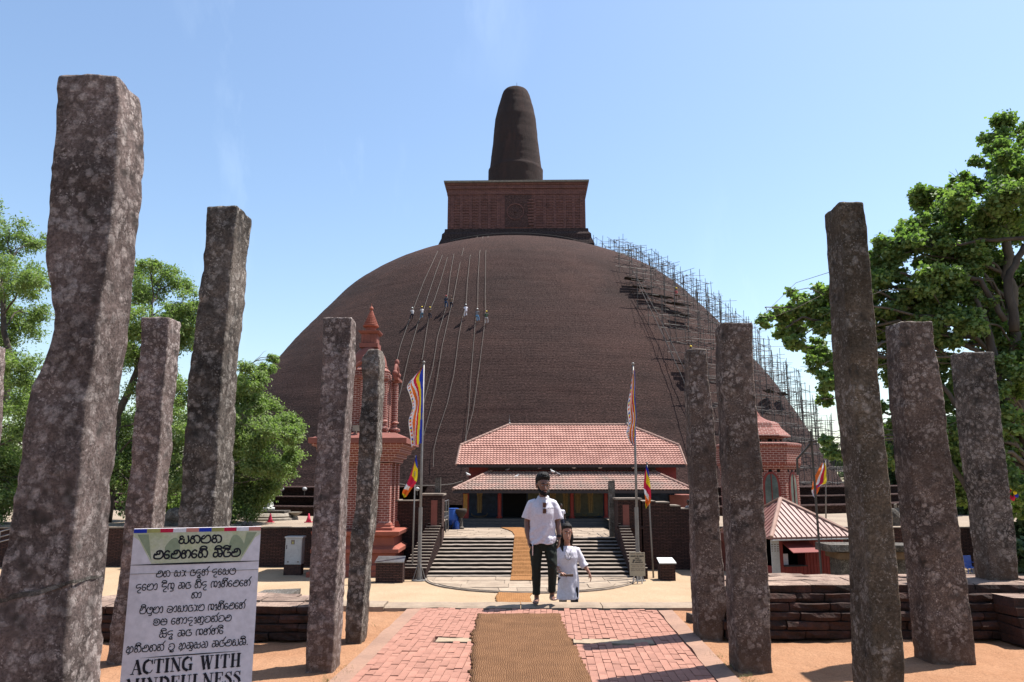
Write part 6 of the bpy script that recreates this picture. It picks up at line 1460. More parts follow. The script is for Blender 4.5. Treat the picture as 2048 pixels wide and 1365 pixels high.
def notice():
    Y = 35.6; x0, x1 = X(1259, Y, -2), X(1290, Y, -2); z0, z1 = ZY(1152, Y), ZY(1105, Y); t = thing('standing_notice', 'cream notice board on short legs at the right foot of the staircase', 'sign', ((x0 + x1) / 2, Y, ZS))
    m_ = MB(); m_.bb(x0, x1, Y, Y + .04, z0, z1); m_.build('board', 'notice_cream', t)
    for a in (.3, .5, .7): m_ = MB(); m_.path([(x0 + (x1 - x0) * a, Y + .03, z0 + .05), (x0 + (x1 - x0) * (a + (a - .5) * .5), Y + .1, ZS)], .03, 6); m_.build('leg', 'cabinet_grey', t)
    rows = [('ktm^ rdun^ vli', .93, .045, 'ink_faded'), ('mhsnA dn pUjvt', .82, .05, 'ink'), ('pmn', .73, .045, 'ink'), ('ob vnduv', .65, .05, 'ink'), ('vhi sthnvl', .56, .05, 'ink'), ('mhevdgs dnvt kr sh dyg', .46, .03, 'ink_faded'), ('emt hmu gn', .39, .03, 'ink_faded'), ('mhsn rdun dhm gnm', .29, .03, 'ink_faded'), ('dnvt gnhi krm', .22, .03, 'ink_faded')]
    for txt, v, h, mt in rows:
        l = (x1 - x0) * min(.86, .06 * len(txt) + .1); c = (x0 + x1) / 2
        lay(txt, SIN, -l / 2, l / 2, 0, h, h * .28, lambda p: Vector((c + p.x, Y - .004 - p.z, z0 + (z1 - z0) * v + p.y))).build('lettering', mt, t, fixn=False)
notice()
def drumset():
    Y = 49.5; x = X(907, Y, -1); t = thing('water_drum', 'blue plastic drum standing left of the shrine', 'drum', (x, Y, ZL)); zt = ZY(1018, Y)
    m_ = MB(); m_.lathe([(.33, 0), (.36, .05), (.36, (zt - ZL) * .45), (.38, (zt - ZL) * .48), (.36, (zt - ZL) * .51), (.36, zt - ZL - .06), (.32, zt - ZL)], (x, Y, ZL), 20); m_.build('barrel', 'blue_plastic', t, smooth=True)
    m_ = MB(); m_.lathe([(.34, 0), (.34, .04), (.3, .05)], (x, Y, zt + .002), 20); m_.build('lid', 'blue_plastic', t)
    x = X(922, Y, -1); m_ = MB(); h = ZY(1017, Y) - ZL
    t = thing('stone_urn', 'dark stone urn on a tall stem beside the blue drum', 'urn', (x, Y - .2, ZL))
    m_.lathe([(.2, 0), (.22, .1), (.14, .2), (.13, h * .55)], (x, Y - .2, ZL), 16); m_.build('stem', 'old_stone', t)
    m_ = MB(); m_.lathe([(.12, h * .553), (.2, h * .62), (.36, h * .8), (.38, h * .92), (.34, h), (.3, h * .98), (.1, h * .8)], (x, Y - .2, ZL), 18); m_.build('bowl', 'scaffold_plank', t, smooth=True)
    x = X(915, Y, -1); m_ = MB(); m_.lathe([(.14, 0), (.16, .04), (.16, .4), (.08, .5), (.06, .56)], (x, Y - .5, ZL), 14); o = m_.build('water_can', 'blue_plastic', None, smooth=True, at=(x, Y - .5, ZL)); tag(o, 'small blue can in front of the stone urn', 'can')
    x = X(898, Y, -1); t = thing('hand_truck', 'dark little barrow leaning by the blue drum', 'barrow', (x, Y - .4, ZL))
    for k in (-.2, .2): m_ = MB(); m_.path([(x + k - .04, Y - .4, ZL + .15), (x + k + .04, Y - .4, ZL + .15)], .15, 12); m_.build('wheel', 'ink', t)
    m_ = MB(); m_.path([(x - .25, Y - .4, ZL + .15), (x + .25, Y - .4, ZL + .15), (x + .3, Y - .3, ZL + .5)], .04, 6); m_.build('frame', 'scaffold_steel', t)
drumset()
def stonepost(label, pa, pb, pt, Y, zb, mat='old_stone'):
    x0, x1 = X(pa, Y, 0), X(pb, Y, 0); zt = ZY(pt, Y); m_ = MB(); rs = []
    for i in range(13):
        z = zb + (zt - zb) * i / 12; w_ = (x1 - x0) / 2; cx = (x0 + x1) / 2
        rs.append([Vector((cx + sx * w_ + .02 * fbm((sx, z, zb), 2), Y + w_ + sy * w_ + .02 * fbm((sy, z, 3), 2), z + (.02 * sx if i == 12 else 0))) for sx, sy in ((-1, -1), (0, -1.02), (1, -1), (1, 1), (-1, 1))])
    m_.rings(rs); o = m_.build('stone_post', mat, None, at=((x0 + x1) / 2, Y, zb)); tag(o, label, 'post')
stonepost('square stone post rising behind the left gate pier', 869, 880, 955, 43.2, ZL)
stonepost('tall pale stone post at the right head of the staircase', 1219, 1231, 961, 42.6, ZL)
def rail(label, px, Y, pyt, pyb):
    x = X(px, Y, 0); zt, zb = ZY(pyt, Y), ZY(pyb, Y); t = thing('handrail', label, 'handrail', (x, Y, zb))
    for k in (0, 1.6, 3.2): m_ = MB(); m_.path([(x, Y + k, zb), (x, Y + k, zt)], .035, 6); m_.build('rail_post', 'steel', t)
    for z in (zt, (zt + zb) / 2): m_ = MB(); m_.path([(x, Y, z), (x, Y + 3.2, z)], .03, 6); m_.build('rail_bar', 'steel', t)
rail('steel handrail inside the left gate pier', 887, 42.5, 1003, 1069); rail('steel handrail beside the tall stone post at the right stair head', 1233, 42.7, 1003, 1076)
def railL():
    Y = 39.6; t = thing('handrail', 'grey pipe handrail at the left frame edge behind the kinked pillar', 'handrail', (X(10, Y, -2), Y, ZS))
    for z1, z2 in ((1057, 1070), (1068, 1080), (1078, 1090)): m_ = MB(); m_.path([(X(-60, Y, 0), Y, ZY(z2 + 12, Y)), (X(27, Y, 0), Y, ZY(z1, Y))], .035, 6); m_.build('rail_bar', 'steel', t)
    for px in (-30, 5, 27): m_ = MB(); m_.path([(X(px, Y, 0), Y, ZS), (X(px, Y, 0), Y, ZY(1057 + (27 - px) * .3, Y))], .03, 6); m_.build('rail_post', 'steel', t)
railL()
def flood(label, px, py, Y):
    p = Vector((X(px, Y, 0), Y, ZY(py, Y))); t = thing('flood_light', label, 'floodlight', (p.x, p.y, p.z - .45))
    m_ = MB(); m_.ell(p, (.17, .15, .15), 8); m_.build('lamp_housing', 'cabinet_grey', t, smooth=True)
    m_ = MB(); m_.lathe([(.1, 0), (.13, .03)], (p.x, p.y - .17, p.z), 12); m_ = MB(); m_.path([p - Vector((0, .02, .1)), p - Vector((0, 0, .45))], .04, 6); m_.build('bracket', 'scaffold_steel', t)
for lb, px in (('round floodlight on the dome base, left of three, half under the leaves', 520), ('round floodlight on the dome base, middle of three, right above the pale bowl stand', 562), ('round floodlight on the dome base, nearest the speckled pillar', 608), ('round floodlight on the dome base beside the small left flag', 834)): flood(lb, px, 978, 57.0)
def buddha():
    Y = 50.; x = X(539, Y, 0); t = thing('buddha_statue', 'tiny white seated Buddha figure on the stone altar left of the speckled pillar', 'statue', (x, Y, ZY(1021, Y)))
    z = ZY(1021, Y); m_ = MB(); m_.path([(x - .36, Y - .05, z + .1), (x, Y - .2, z + .1), (x + .36, Y - .05, z + .1)], .12, 8); m_.path([(x, Y, z + .05), (x, Y, z + .35), (x, Y, z + .55)], [.22, .19, .15], 10)
    m_.path([(x - .15, Y, z + .53), (x - .24, Y - .05, z + .3), (x - .1, Y - .2, z + .2)], .06, 6); m_.path([(x + .15, Y, z + .53), (x + .24, Y - .05, z + .3), (x + .1, Y - .2, z + .2)], .06, 6); m_.ell((x, Y - .02, z + .72), (.1, .11, .13), 7); m_.ell((x, Y, z + .86), (.04, .04, .05), 5)
    bake(m_.build('figure', 'white_paint', t), .02, 2)
    t = thing('stone_altar', 'stepped round stone altar carrying the tiny white statue', 'altar', (x, Y, ZT)); h = z - ZT
    for nm, pr in (('base_ring', [(1.75, 0), (1.75, .12), (1.55, .16)]), ('base_ring', [(1.5, .162), (1.55, .25), (1.4, .42), (1.2, .44)])):
        m_ = MB(); m_.lathe(pr, (x, Y, ZT + .002), 28); m_.build(nm, 'concrete', t)
    m_ = MB(); m_.bb(x - 1.1, x + 1.1, Y - .6, Y + .6, ZT + .445, z - .1); m_.build('altar_body', 'old_stone', t); m_ = MB(); m_.bb(x - 1.2, x + 1.2, Y - .7, Y + .7, z - .098, z); m_.build('altar_slab', 'old_stone', t)
buddha()
def cone(label, px, pt, pb):
    Y = G(px, pb, ZT).y; x = X(px, Y, ZT); h = ZY(pt, Y) - ZT; t = thing('traffic_cone', label, 'cone', (x, Y, ZT))
    m_ = MB(); m_.box((x, Y, ZT + .03), (.42, .42, .05)); m_.build('base', 'cone_red', t); m_ = MB(); m_.lathe([(.17, .056), (.1, h * .5), (.035, h), (.02, h + .01)], (x, Y, ZT), 14); m_.build('cone_body', 'cone_red', t, smooth=True)
cone('red traffic cone in front of the stone altar', 540, 1027, 1045); cone('red traffic cone right of the pale bowl stand', 617, 1027, 1045)
x = X(590, 50, ZT); m_ = MB(); h = ZY(1024, 50) - ZT; m_.lathe([(.22, 0), (.2, .1), (.12, .3), (.14, h * .55), (.4, h * .85), (.44, h), (.4, h - .02), (.1, h * .8)], (x, 50, ZT), 20); o = m_.build('bowl_stand', 'concrete', None, at=(x, 50, ZT)); tag(o, 'pale stone bowl on a flared stand between the two red cones', 'basin')
for px, lb in ((489, 'left one of two small dark pointed stones on the terrace edge above the sign'), (500, 'right one of two small dark pointed stones on the terrace edge above the sign')):
    Y = 43.2; x = X(px, Y, ZT); m_ = MB(); m_.path([(x - .03, Y, ZT), (x - .02, Y, ZT + .12), (x + .04, Y, ZT + .27)], [.17, .15, .06], 8); o = m_.build('standing_stone', 'old_stone', None, smooth=True, at=(x, Y, ZT)); tag(o, lb, 'stone')
def guard(label, px, py0, py1, pw, Y, zb):
    x = X(px, Y, 0); zt = ZY(py0, Y); r = pw / F * Y / 2; m_ = MB(); m_.ell((x, Y + .1, (zt + zb) / 2 + .1), (r, r * .7, (zt - zb) / 2), 12); m_.bb(x - r * .9, x + r * .9, Y - .15, Y + .4, zb, zb + (zt - zb) * .55)
    o = m_.build('guard_stone', 'old_stone', None, at=(x, Y, zb)); bake(o, .03, 6, lambda c: .04 * fbm(tuple(c), 2.5)); tag(o, label, 'stone')
guard('rounded carved stone peeping out left of the tall pillar behind the sign', 352, 1019, 1060, 44, 43.5, ZT)
guard('rounded carved stone half hidden beside the square headed pillar', 1786, 1020, 1070, 26, 43.5, ZT)
for px, w_, lb in ((468, 26, 'low pale stone block at the dome foot, left'), (405, 30, 'low pale stone block at the dome foot behind the tall pillar')):
    x = X(px, 51, ZT); m_ = MB(); m_.box((x, 51, ZT + .16), (w_ / F * 50, .5, .32), jit=.03); o = m_.build('stone_block', 'concrete', None, at=(x, 51, ZT)); tag(o, lb, 'stone block')
# stone table and chair on the right
plain('warm_stone', (.15, .10, .06), (.1, .065, .04), 4, .9, .4, 20)
def table():
    Y = 30.6; x0, x1 = X(1660, Y, -1), X(1846, Y, -1); zt = ZY(1090, Y); t = thing('stone_table', 'large weathered stone slab table behind the square headed pillar', 'table', ((x0 + x1) / 2, Y, ZS))
    m_ = MB(); m_.box(((x0 + x1) / 2, Y + .7, zt - .14), (x1 - x0, 1.6, .28), jit=.03); m_.build('table_slab', 'old_stone', t)
    m_ = MB(); m_.box(((x0 + x1) / 2, Y + .75, zt - .42), (x1 - x0 - .7, 1.3, .26), jit=.03); m_.build('corbel', 'warm_stone', t)
    for xs_ in (x0 + .75, x1 - .75): m_ = MB(); m_.box((xs_, Y + .8, (zt - .55 + ZS) / 2), (.5, 1.0, zt - .56 - ZS), jit=.03); m_.build('support', 'old_stone', t)
table()
def chair():
    Y = 39.5; x = X(1936, Y, -2); t = thing('plastic_chair', 'blue plastic chair against the dark wall between the two right pillars', 'chair', (x, Y, ZS)); z0 = ZY(1131, Y)
    z0 = ZY(1136, Y) - .0; s = .9
    m_ = MB(); m_.bb(x - .24, x + .24, Y - .24, Y + .24, z0, z0 + .05); m_.build('seat', 'blue_plastic', t)
    m_ = MB(); m_.bb(x - .24, x + .24, Y + .2, Y + .25, z0 + .053, z0 + .6); m_.build('backrest', 'blue_plastic', t)
    for sx in (-1, 1):
        m_ = MB(); m_.path([(x + sx * .25, Y + .2, z0 + .28), (x + sx * .25, Y - .2, z0 + .26), (x + sx * .25, Y - .2, z0)], .022, 6); m_.build('armrest', 'blue_plastic', t)
        for sy in (-1, 1): m_ = MB(); m_.path([(x + sx * .21, Y + sy * .21, z0), (x + sx * .25, Y + sy * .25, ZS)], .025, 6); m_.build('leg', 'blue_plastic', t)
chair()
for i, (px, pt) in enumerate(((1791, 1008), (1799, 1012), (1809, 1011), (1818, 1016))):
    stonepost('%s of four small far stone pillars seen right of the square headed pillar' % ('first from left', 'second from left', 'third from left', 'fourth from left')[i], px - 2, px + 2, pt, 62, ZT, 'concrete')
x = X(1806, 60, ZT); m_ = MB(); m_.box((x, 60, ZT + .2), (1.6, 1, .4), jit=.03); o = m_.build('stone_plinth', 'concrete', None, at=(x, 60, ZT)); tag(o, 'low stone plinth at the foot of the four far pillars', 'plinth')
x, y = G(552, 1182, ZS + .2).xy; y = 22.6; x = X(548, y, ZS); m_ = MB(); m_.box((x, y, ZY(1183, y) - .25), (1.1, 1.1, .42), jit=.05); o = m_.build('loose_slab', 'old_stone', None, at=(x, y, ZS)); tag(o, 'grey stone slab lying beyond the low wall, right of the sign', 'slab')
p = G(1389, 1240, 0); m_ = MB(); m_.box((p.x, p.y, .03), (.14, .12, .08), jit=.02, rz=.4); o = m_.build('loose_stone', 'old_stone', None, at=(p.x, p.y, 0)); tag(o, 'small dark stone on the sand at the foot of the lichen spotted pillar', 'stone')
# pigeons on the verandah roof
PG = [(936, 952, 1), (1033, 956, 1), (1105, 946, 1), (1116, 951, 0), (1147, 937, 1), (1202, 937, 1), (1266, 937, 1), (1016, 941, 0), (1080, 938, 0)]
nm_ = ['left edge', 'left middle', 'centre, paler of a pair', 'centre, darker of a pair', 'gutter above the centre', 'gutter right of centre', 'gutter beside the tall flagpole', 'gutter left of centre', 'gutter behind the man\'s head']
for (px, py, wh), q in zip(PG, nm_):
    Y = 54.2 if py < 945 else 53.6; p = Vector((X(px, Y, 2), Y, ZY(py + 1, Y) + (.1 if py < 945 else .12))); t = thing('pigeon', 'pigeon on the lower shrine roof, ' + q, 'pigeon', p - Vector((0, 0, .1)), 'pigeons on the lower shrine roof'); sgn = random.choice((-1, 1))
    m_ = MB(); m_.path([p + Vector((-sgn * .2, 0, -.02)), p + Vector((-sgn * .08, 0, 0)), p + Vector((sgn * .05, 0, .04)), p + Vector((sgn * .1, 0, .12))], [(.02), .08, .085, .045], 8); m_.ell(p + Vector((sgn * .12, 0, .16)), (.045, .035, .04), 6); m_.path([p + Vector((sgn * .14, 0, .16)), p + Vector((sgn * .19, 0, .15))], [.012, .004], 5)
    bake(m_.build('body', 'white_paint' if wh else 'c_grey', t), .015, 2)
    m_ = MB(); m_.path([p + Vector((0, 0, -.03)), p + Vector((0, 0, -.11))], .01, 5); m_.build('leg', 'f_red', t)
# ================================================================== COIR MATS
def mat_strip(name, label, center, z, mat, n, wfn, thick=.018, step=None):
    m_ = MB(); rs = []; k_ = 16
    for i in range(n + 1):
        cx, y, w_, zz_ = center(i / n); row = []; 
        for j in range(k_ + 1):
            s = j / k_ * 2 - 1; e = 0 if abs(s) < 1 else .035 * fbm((y * 9, s * 5, 1), 1.6) + .012 * random.uniform(-1, 1)
            row.append(Vector((cx + s * w_ / 2 + e * s, y + (.02 * random.uniform(-1, 1) if i in (0, n) else 0), zz_ + thick + .010 * fbm((cx + s, y, 2), 3.4))))
        row += [Vector((row[-1].x, row[-1].y, zz_ - .012)), Vector((row[0].x, row[0].y, zz_ - .012))]; rs.append(row)
    m_.rings(rs); o = m_.build('coir_mat', mat, None, smooth=True, at=(rs[0][0].x, rs[0][0].y, z)); tag(o, label, 'mat'); return o
mat_strip('coir_mat', 'long brown woven coir mat down the middle of the brick path', lambda t: (.14 - .022 * (1.0 + 8.95 * t - 6.7) + .05 * fbm((t * 4, 1, 1), 1.2), 1.0 + 8.95 * t, 1.03 + .03 * fbm((t * 5, 7, 1), 1.5), .008), 0, 'coir', 220, None, .016)
p1, p2 = G(1024, 1211, ZS), G(1030, 1179, ZS)
mat_strip('coir_mat', 'short orange coir mat lying on the pale sand in front of the staircase', lambda t: (X(1024 + 8 * t, p1.y + (p2.y - p1.y) * t, ZS) + .1 * fbm((t * 3, 0, 0), 1), p1.y + (p2.y - p1.y) * t, 66 / F * (p1.y + (p2.y - p1.y) * t), ZS + .03), ZS, 'coir_orange', 40, None)
def stair_mat():
    pts = []
    x_ = lambda px, y, z: X(px, y, z)
    pts.append((x_(1043, 35.9, ZS), 35.9, ZS + .12)); pts.append((x_(1044, 37.2, ZS), 37.2, ZS + .13))
    for i in range(N):
        y0 = 37.3 + (42.3 - 37.3) * i / (N - 1) * .97; z1 = ZS + (ZL - ZS) * (i + 1) / N; t = i / (N - 1); px = 1045 + 3 * t
        pts.append((x_(px, y0, z1), y0 - .06, z1 - .05)); pts.append((x_(px, y0, z1), y0 + .02, z1 + .035)); pts.append((x_(px, y0 + .3, z1), y0 + .36, z1 + .03))
    pts.append((x_(1048, 43.6, ZL), 43.6, ZL + .03))
    for px, py in ((1046, 1064), (1036, 1060), (1022, 1056)): q = G(px, py, ZL); pts.append((q.x, q.y, ZL + .03))
    wd = 40 / F * 40
    m_ = MB(); rs = []
    for i, p in enumerate(pts):
        w_ = wd if i < len(pts) - 3 else wd * 1.25
        rs.append([Vector((p[0] - w_ / 2 + .02 * random.uniform(-1, 1) + w_ * k / 8, p[1], p[2] + .018)) for k in range(9)] + [Vector((p[0] + w_ / 2, p[1], p[2] - .015)), Vector((p[0] - w_ / 2, p[1], p[2] - .015))])
    m_.rings(rs); o = m_.build('coir_runner', 'coir_orange', None, at=pts[0]); tag(o, 'orange coir runner laid up the middle of the stone staircase', 'carpet')
stair_mat()
# ================================================================== TREES
def leaves(name, mat, clumps, nleaf, size, parent, droop=.25, shape='leaf', seed=0, soft=True):
    rng = np.random.default_rng(seed); C_ = np.array([c[0] for c in clumps], float); R_ = np.array([c[1] for c in clumps], float)
    wts = R_ ** 1.8; cnt = np.maximum(4, (nleaf * wts / wts.sum()).astype(int)); cen = np.repeat(C_, cnt, axis=0); rad = np.repeat(R_, cnt); n = len(rad)
    v = rng.normal(size=(n, 3)); v /= np.linalg.norm(v, axis=1)[:, None]; r = rng.random(n) ** .45
    pos = cen + (rng.normal(size=(n, 3)) * .5 * rad[:, None] if soft else v * (r * rad)[:, None]) * np.array([1, 1, .72]); pos[:, 2] -= droop * rad * (np.hypot(v[:, 0], v[:, 1]) * r) ** 2
    nrm = v * .5 + rng.normal(size=(n, 3)) * .55 + np.array([0, 0, .55]); nrm /= np.linalg.norm(nrm, axis=1)[:, None]
    a = rng.normal(size=(n, 3)); a[:, 2] -= droop * 2.2; a -= nrm * (a * nrm).sum(1)[:, None]; a /= np.linalg.norm(a, axis=1)[:, None]; b = np.cross(nrm, a)
    s = size * (.65 + .7 * rng.random(n)); asp = .5 if shape == 'leaf' else .22
    V = np.empty((n, 4, 3)); V[:, 0] = pos; V[:, 1] = pos + a * (s * .45)[:, None] + b * (s * asp)[:, None] + nrm * (s * .08)[:, None]; V[:, 2] = pos + a * s[:, None]; V[:, 3] = pos + a * (s * .45)[:, None] - b * (s * asp)[:, None] + nrm * (s * .08)[:, None]
    off = np.array(wloc(parent)) if parent else np.zeros(3); V = V.reshape(-1, 3) - off
    me = bpy.data.meshes.new(name); me.vertices.add(4 * n); me.vertices.foreach_set('co', V.ravel()); me.loops.add(4 * n); me.loops.foreach_set('vertex_index', np.arange(4 * n)); me.polygons.add(n); me.polygons.foreach_set('loop_start', np.arange(0, 4 * n, 4)); me.polygons.foreach_set('loop_total', np.full(n, 4))
    at = me.attributes.new('tint', 'FLOAT', 'POINT'); at.data.foreach_set('value', np.repeat(np.clip(rng.normal(.45, .28, n), 0, 1), 4).astype(np.float32))
    me.materials.append(MATS[mat]); me.update(); me.validate(); o = bpy.data.objects.new(name, me); COL.objects.link(o); o.parent = parent; return o
def sub(clusters, k, spread=.75, rs=(.28, .5)):
    out_ = []
    for c, r in clusters:
        for _ in range(k):
            v = Vector((random.gauss(0, 1), random.gauss(0, 1), random.gauss(0, 1))).normalized() * r * spread * random.random() ** .4; v.z *= .8
            out_.append((Vector(c) + v, r * random.uniform(*rs)))
    return out_
def branch(mb_, a, b_, r0, r1, sag=.12, n=8, wob=.25):
    a, b_ = Vector(a), Vector(b_); L_ = (b_ - a).length; pts = []
    o_ = Vector((random.gauss(0, 1), random.gauss(0, 1), random.gauss(0, 1))) * L_ * wob * .3; s = random.random() * 50
    for i in range(n + 1):
        t = i / n; p = a.lerp(b_, t) + Vector((0, 0, 1)) * sag * L_ * math.sin(math.pi * t) + o_ * math.sin(math.pi * t) + Vector((fbm((t * 3, s, 0), 1.3), fbm((t * 3, s, 5), 1.3), fbm((t * 3, s, 9), 1.3))) * L_ * .07; pts.append(p)
    mb_.path(pts, [r0 + (r1 - r0) * (i / n) ** .8 for i in range(n + 1)], 7, cap=False); return pts
def tree(label, base, trunk, clusters, nleaf, size, leafm, barkm, k=7, shape='leaf', droop=.25, r0=.35, seed=0, name='tree', twigs=3, rs=(.28, .5), spread=.75, cat='tree'):
    t = thing(name, label, cat, base); m_ = MB(); pts = [Vector(p) for p in trunk]
    sm = []
    for i in range(len(pts) - 1):
        for q in range(4): sm.append(pts[i].lerp(pts[i + 1], q / 4) + Vector((.06 * random.gauss(0, 1), .06 * random.gauss(0, 1), 0)))
    sm.append(pts[-1]); n = len(sm); m_.path(sm, [r0 * (1 - .65 * i / n) for i in range(n)], 10); m_.build('trunk', barkm, t, smooth=True)
    cl = sub(clusters, k, spread, rs)
    for c, r in clusters:
        c = Vector(c); best = min(sm[max(1, n // 5):], key=lambda q: (q - c).length + abs(q.z - (c.z - 1.5)) * .4)
        m_ = MB(); L_ = (best - c).length; bp = branch(m_, best, c, min(.035 + L_ * .008, r0 * .4), .015)
        for j in range(twigs * 2):
            s = bp[random.randrange(3, len(bp))]; e = c + Vector((random.gauss(0, 1), random.gauss(0, 1), random.gauss(0, .8))) * r * .6; branch(m_, s, e, .02, .006, .08, 5)
        m_.build('branch', barkm, t, smooth=True)
    leaves('foliage', leafm, cl, nleaf, size, t, droop, shape, seed); return t
def pc(lst, Y, dy=3.0):
    out_ = []
    for px, py, pr in lst:
        y = Y + random.uniform(-dy, dy); z = ZY(py, y); out_.append((Vector((X(px, y, z), y, z)), pr / F * y))
    return out_
# feathery trees on the left
Yt = 46.
def tr(pts, Y): return [Vector((X(px, Y, ZY(py, Y)), Y, ZY(py, Y))) for px, py in pts]
cA = pc([(10, 470, 45), (-30, 560, 70), (45, 560, 55), (70, 480, 26), (15, 650, 60), (65, 640, 45), (-40, 690, 60), (45, 740, 50), (0, 800, 50), (80, 830, 60), (-60, 420, 50), (20, 930, 55), (-40, 900, 60), (55, 990, 40), (100, 930, 50), (30, 870, 60), (-10, 960, 60), (60, 800, 45), (70, 560, 30), (100, 1000, 40), (-60, 1000, 60), (5, 1010, 30)], Yt, 3)
tb = G(-60, 1042, ZT); tb = Vector((X(-70, Yt, ZT), Yt, ZT))
tree('feathery light green tree at the left frame edge, its bare branches showing against the sky', tb, [tb] + tr([(-60, 960), (-20, 880), (10, 800), (20, 700), (0, 560)], Yt), cA, 80000, .19, 'leaf_light', 'bark', 14, 'thin', .5, .34, 1, rs=(.22, .5), spread=1.1)
Yb = 47.
cB = pc([(290, 570, 45), (345, 560, 34), (375, 610, 34), (300, 640, 55), (360, 690, 50), (250, 700, 50), (310, 760, 45), (385, 780, 40), (250, 850, 60), (340, 880, 50), (230, 940, 55), (330, 960, 50), (270, 1000, 35), (380, 940, 45), (300, 530, 22), (345, 1000, 28), (270, 700, 50), (330, 820, 45), (290, 920, 50), (375, 660, 34), (350, 630, 30)], Yb, 3)
bb = Vector((X(215, Yb, ZT), Yb, ZT))
tree('light green tree between the kinked pillar and the tall pillar behind the sign', bb, [bb] + tr([(222, 920), (240, 830), (270, 740), (300, 640)], Yb), cB, 80000, .19, 'leaf_light', 'bark', 14, 'thin', .5, .34, 2, rs=(.22, .5), spread=1.1)
Yc = 45.5
cC = pc([(500, 745, 34), (535, 735, 20), (480, 790, 45), (520, 800, 38), (480, 850, 45), (530, 860, 40), (575, 845, 32), (590, 870, 22), (480, 900, 50), (530, 915, 45), (570, 905, 30), (490, 960, 50), (545, 960, 36), (570, 940, 22), (500, 1000, 34), (455, 1005, 40), (400, 960, 50), (420, 1010, 30), (400, 860, 50), (545, 715, 12), (435, 800, 45)], Yc, 1.8)
bc = Vector((X(405, Yc + 1, ZT), Yc + 1, ZT))
tree('drooping bright green tree overlapping the left flank of the dome', bc, [bc] + tr([(405, 950), (415, 880), (440, 820), (470, 770)], Yc), cC, 78000, .18, 'leaf_light', 'bark_pale', 14, 'thin', .7, .26, 3, rs=(.22, .45), spread=1.0)
# big fig tree on the right
Yr_ = 26.
cR = pc([(2030, 270, 55), (2090, 330, 90), (2000, 330, 50), (1990, 400, 75), (1930, 370, 34), (1900, 440, 60), (1860, 400, 40), (1960, 470, 80), (2050, 450, 90), (1850, 480, 55), (1800, 480, 45), (1765, 520, 40), (1750, 590, 50), (1830, 560, 65), (1900, 540, 70), (1990, 560, 60), (2080, 560, 80), (1760, 660, 50), (1830, 640, 60), (1900, 650, 50), (1930, 610, 45), (1985, 640, 50), (1700, 640, 36), (1780, 740, 45), (1850, 720, 45), (1780, 830, 46), (1850, 800, 40), (1905, 760, 36), (1650, 720, 34), (1660, 760, 30), (1700, 760, 36), (1620, 600, 40), (1650, 640, 30), (1605, 620, 30), (1580, 650, 30), (1560, 630, 22), (1530, 640, 16), (1590, 680, 20), (1630, 700, 26), (1650, 600, 22), (1900, 860, 40), (1850, 910, 40), (1790, 900, 36), (1960, 800, 40), (2020, 760, 50), (1650, 800, 14), (1665, 905, 18), (1650, 880, 10), (2040, 880, 60), (2045, 700, 60), (2000, 830, 45), (1880, 830, 40), (1980, 900, 45), (1940, 920, 50), (1990, 960, 50), (1900, 970, 45), (2040, 1000, 50)], Yr_, 1.6)
br_ = Vector((X(2090, Yr_, ZS), Yr_, ZS))
tree('great spreading fig tree with glossy heart shaped leaves filling the right side', br_, [br_] + tr([(2085, 1000), (2050, 880), (2035, 760), (2020, 640), (2010, 520), (2005, 400)], Yr_), cR, 200000, .135, 'leaf_dark', 'bark_pale', 20, 'leaf', .4, .34, 4, name='fig_tree', twigs=2, rs=(.15, .34), spread=1.15)
m_ = MB(); br = [x_ for x_ in bpy.data.objects if x_.name.startswith('fig_tree')][0]
for pts, r0, r1 in (([(2020, 860), (1990, 720), (1968, 640), (1950, 590)], .20, .05), ([(2020, 870), (1975, 720), (1935, 690), (1870, 660)], .12, .03), ([(2030, 660), (2015, 560), (2050, 490)], .16, .1), ([(2010, 640), (1960, 560), (1900, 545), (1850, 560), (1800, 545)], .1, .04), ([(1960, 870), (1900, 790), (1840, 720)], .1, .05), ([(1800, 720), (1720, 700), (1660, 645), (1600, 635), (1570, 655)], .07, .02), ([(2048, 480), (1960, 480), (1900, 495)], .08, .03), ([(1960, 1010), (1900, 930), (1860, 820), (1800, 805)], .1, .04)):
    m_ = MB(); p = tr(pts, Yr_ - 1.2); sm = []
    for i in range(len(p) - 1):
        for q in range(5): sm.append(p[i].lerp(p[i + 1], q / 5) + Vector((.03 * random.gauss(0, 1), 0, .03 * random.gauss(0, 1))))
    sm.append(p[-1]); n = len(sm); m_.path(sm, [r0 + (r1 - r0) * i / n for i in range(n)], 8); m_.build('branch', 'bark', br, smooth=True)
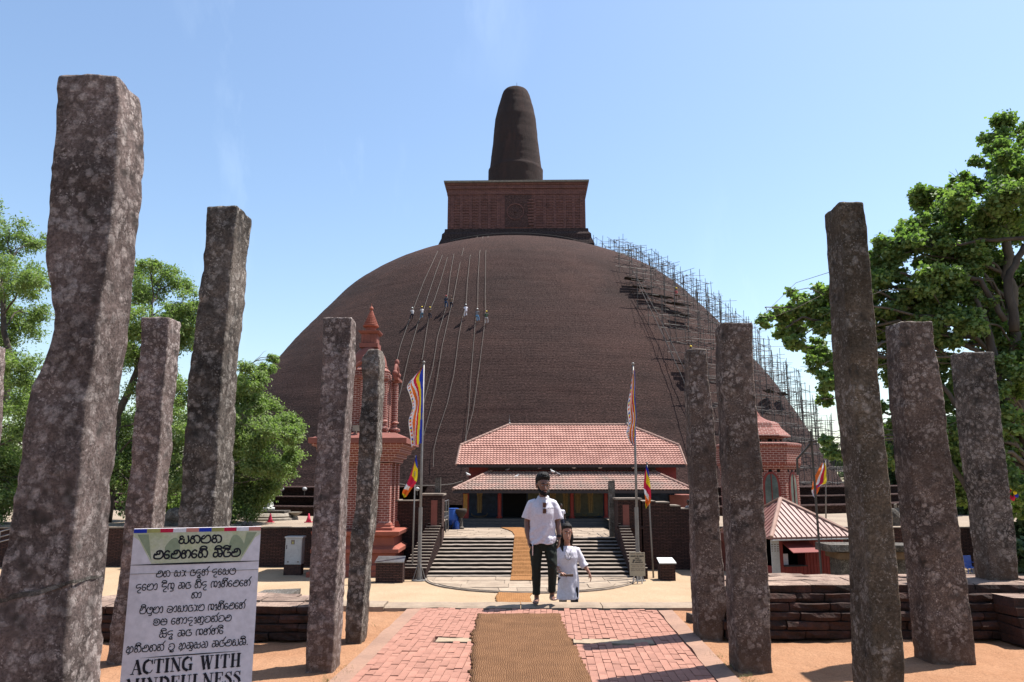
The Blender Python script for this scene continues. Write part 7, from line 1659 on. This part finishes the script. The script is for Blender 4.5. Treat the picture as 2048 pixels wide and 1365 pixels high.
# trees behind, right
for i, (lst, Y, lb, n) in enumerate((([(1790, 880, 45), (1800, 940, 40), (1830, 960, 40), (1770, 960, 30), (1815, 900, 40)], 85, 'mid green far tree seen in the gap above the four small stone pillars', 9000), ([(1900, 900, 60), (1880, 980, 50), (1930, 1000, 40), (1960, 900, 60)], 58, 'dark green tree behind the wall between the broad and the rightmost pillar', 16000), ([(2020, 880, 70), (2040, 980, 60), (2090, 900, 80), (2000, 1010, 40), (2030, 1060, 50), (2050, 1110, 50)], 40.5, 'dark green bushy tree at the right frame edge beyond the rightmost pillar', 22000))):
    zb_ = ZT if Y > 42 else ZS; c = pc(lst, Y, 1.5); b0 = Vector((c[0][0].x, Y, zb_)); tree(lb, b0, [b0, Vector((b0.x, Y, zb_ + 3)), Vector((b0.x, Y, zb_ + 6))], c, n, .34 * Y / 60 + .05, 'leaf_far', 'bark', 8, r0=.3, seed=20 + i)
for i, (x, Y, h) in enumerate(((-62, 120, 9), (-78, 100, 11), (-52, 75, 7), (-70, 82, 9), (-46, 90, 8), (70, 110, 10), (85, 95, 11), (62, 130, 9), (58, 84, 8))):
    c = [(Vector((x + random.gauss(0, 2.2), Y + random.gauss(0, 2), ZT + h * random.uniform(.3, .85))), h * .28) for _ in range(7)]; b0 = Vector((x, Y, ZT))
    tree(('dark far tree low on the left horizon, %s' if x < 0 else 'dark far tree low on the right horizon, %s') % ['behind the edge tree', 'outermost', 'nearest the terrace', 'beside the nearest', 'closest to the dome', 'beyond the scaffolding', 'outermost', 'farthest', 'nearest the far pillars'][i], b0, [b0, b0 + Vector((0, 0, h * .4)), b0 + Vector((0, 0, h * .7))], c, 5000, .5, 'leaf_far', 'bark', 6, r0=.3, seed=40 + i, twigs=1)
bpy.data.scenes.remove(TMP)
# tufts of grass in the sand beside the path
rng = random.Random(5)
m_ = MB()
for px, py, n in ((655, 1360, 60), (690, 1335, 40), (700, 1345, 30), (1455, 1330, 60), (1490, 1350, 50), (1430, 1310, 40), (1500, 1362, 40), (735, 1250, 15)):
    q = G(px, py, 0)
    for k in range(n):
        a = Vector((q.x + rng.gauss(0, .05), q.y + rng.gauss(0, .05), -.01)); d_ = Vector((rng.gauss(0, .02), rng.gauss(0, .02), rng.uniform(.01, .035))); m_.add([a, a + Vector((.004, 0, 0)), a + d_], [(0, 1, 2)])
plain('grass_green', (.16, .19, .06), (.2, .17, .07), 8, .8); tag(m_.build('grass_tufts', 'grass_green', None, fixn=False), 'tiny tufts of grass in the sand beside the path', 'grass', kind='stuff')
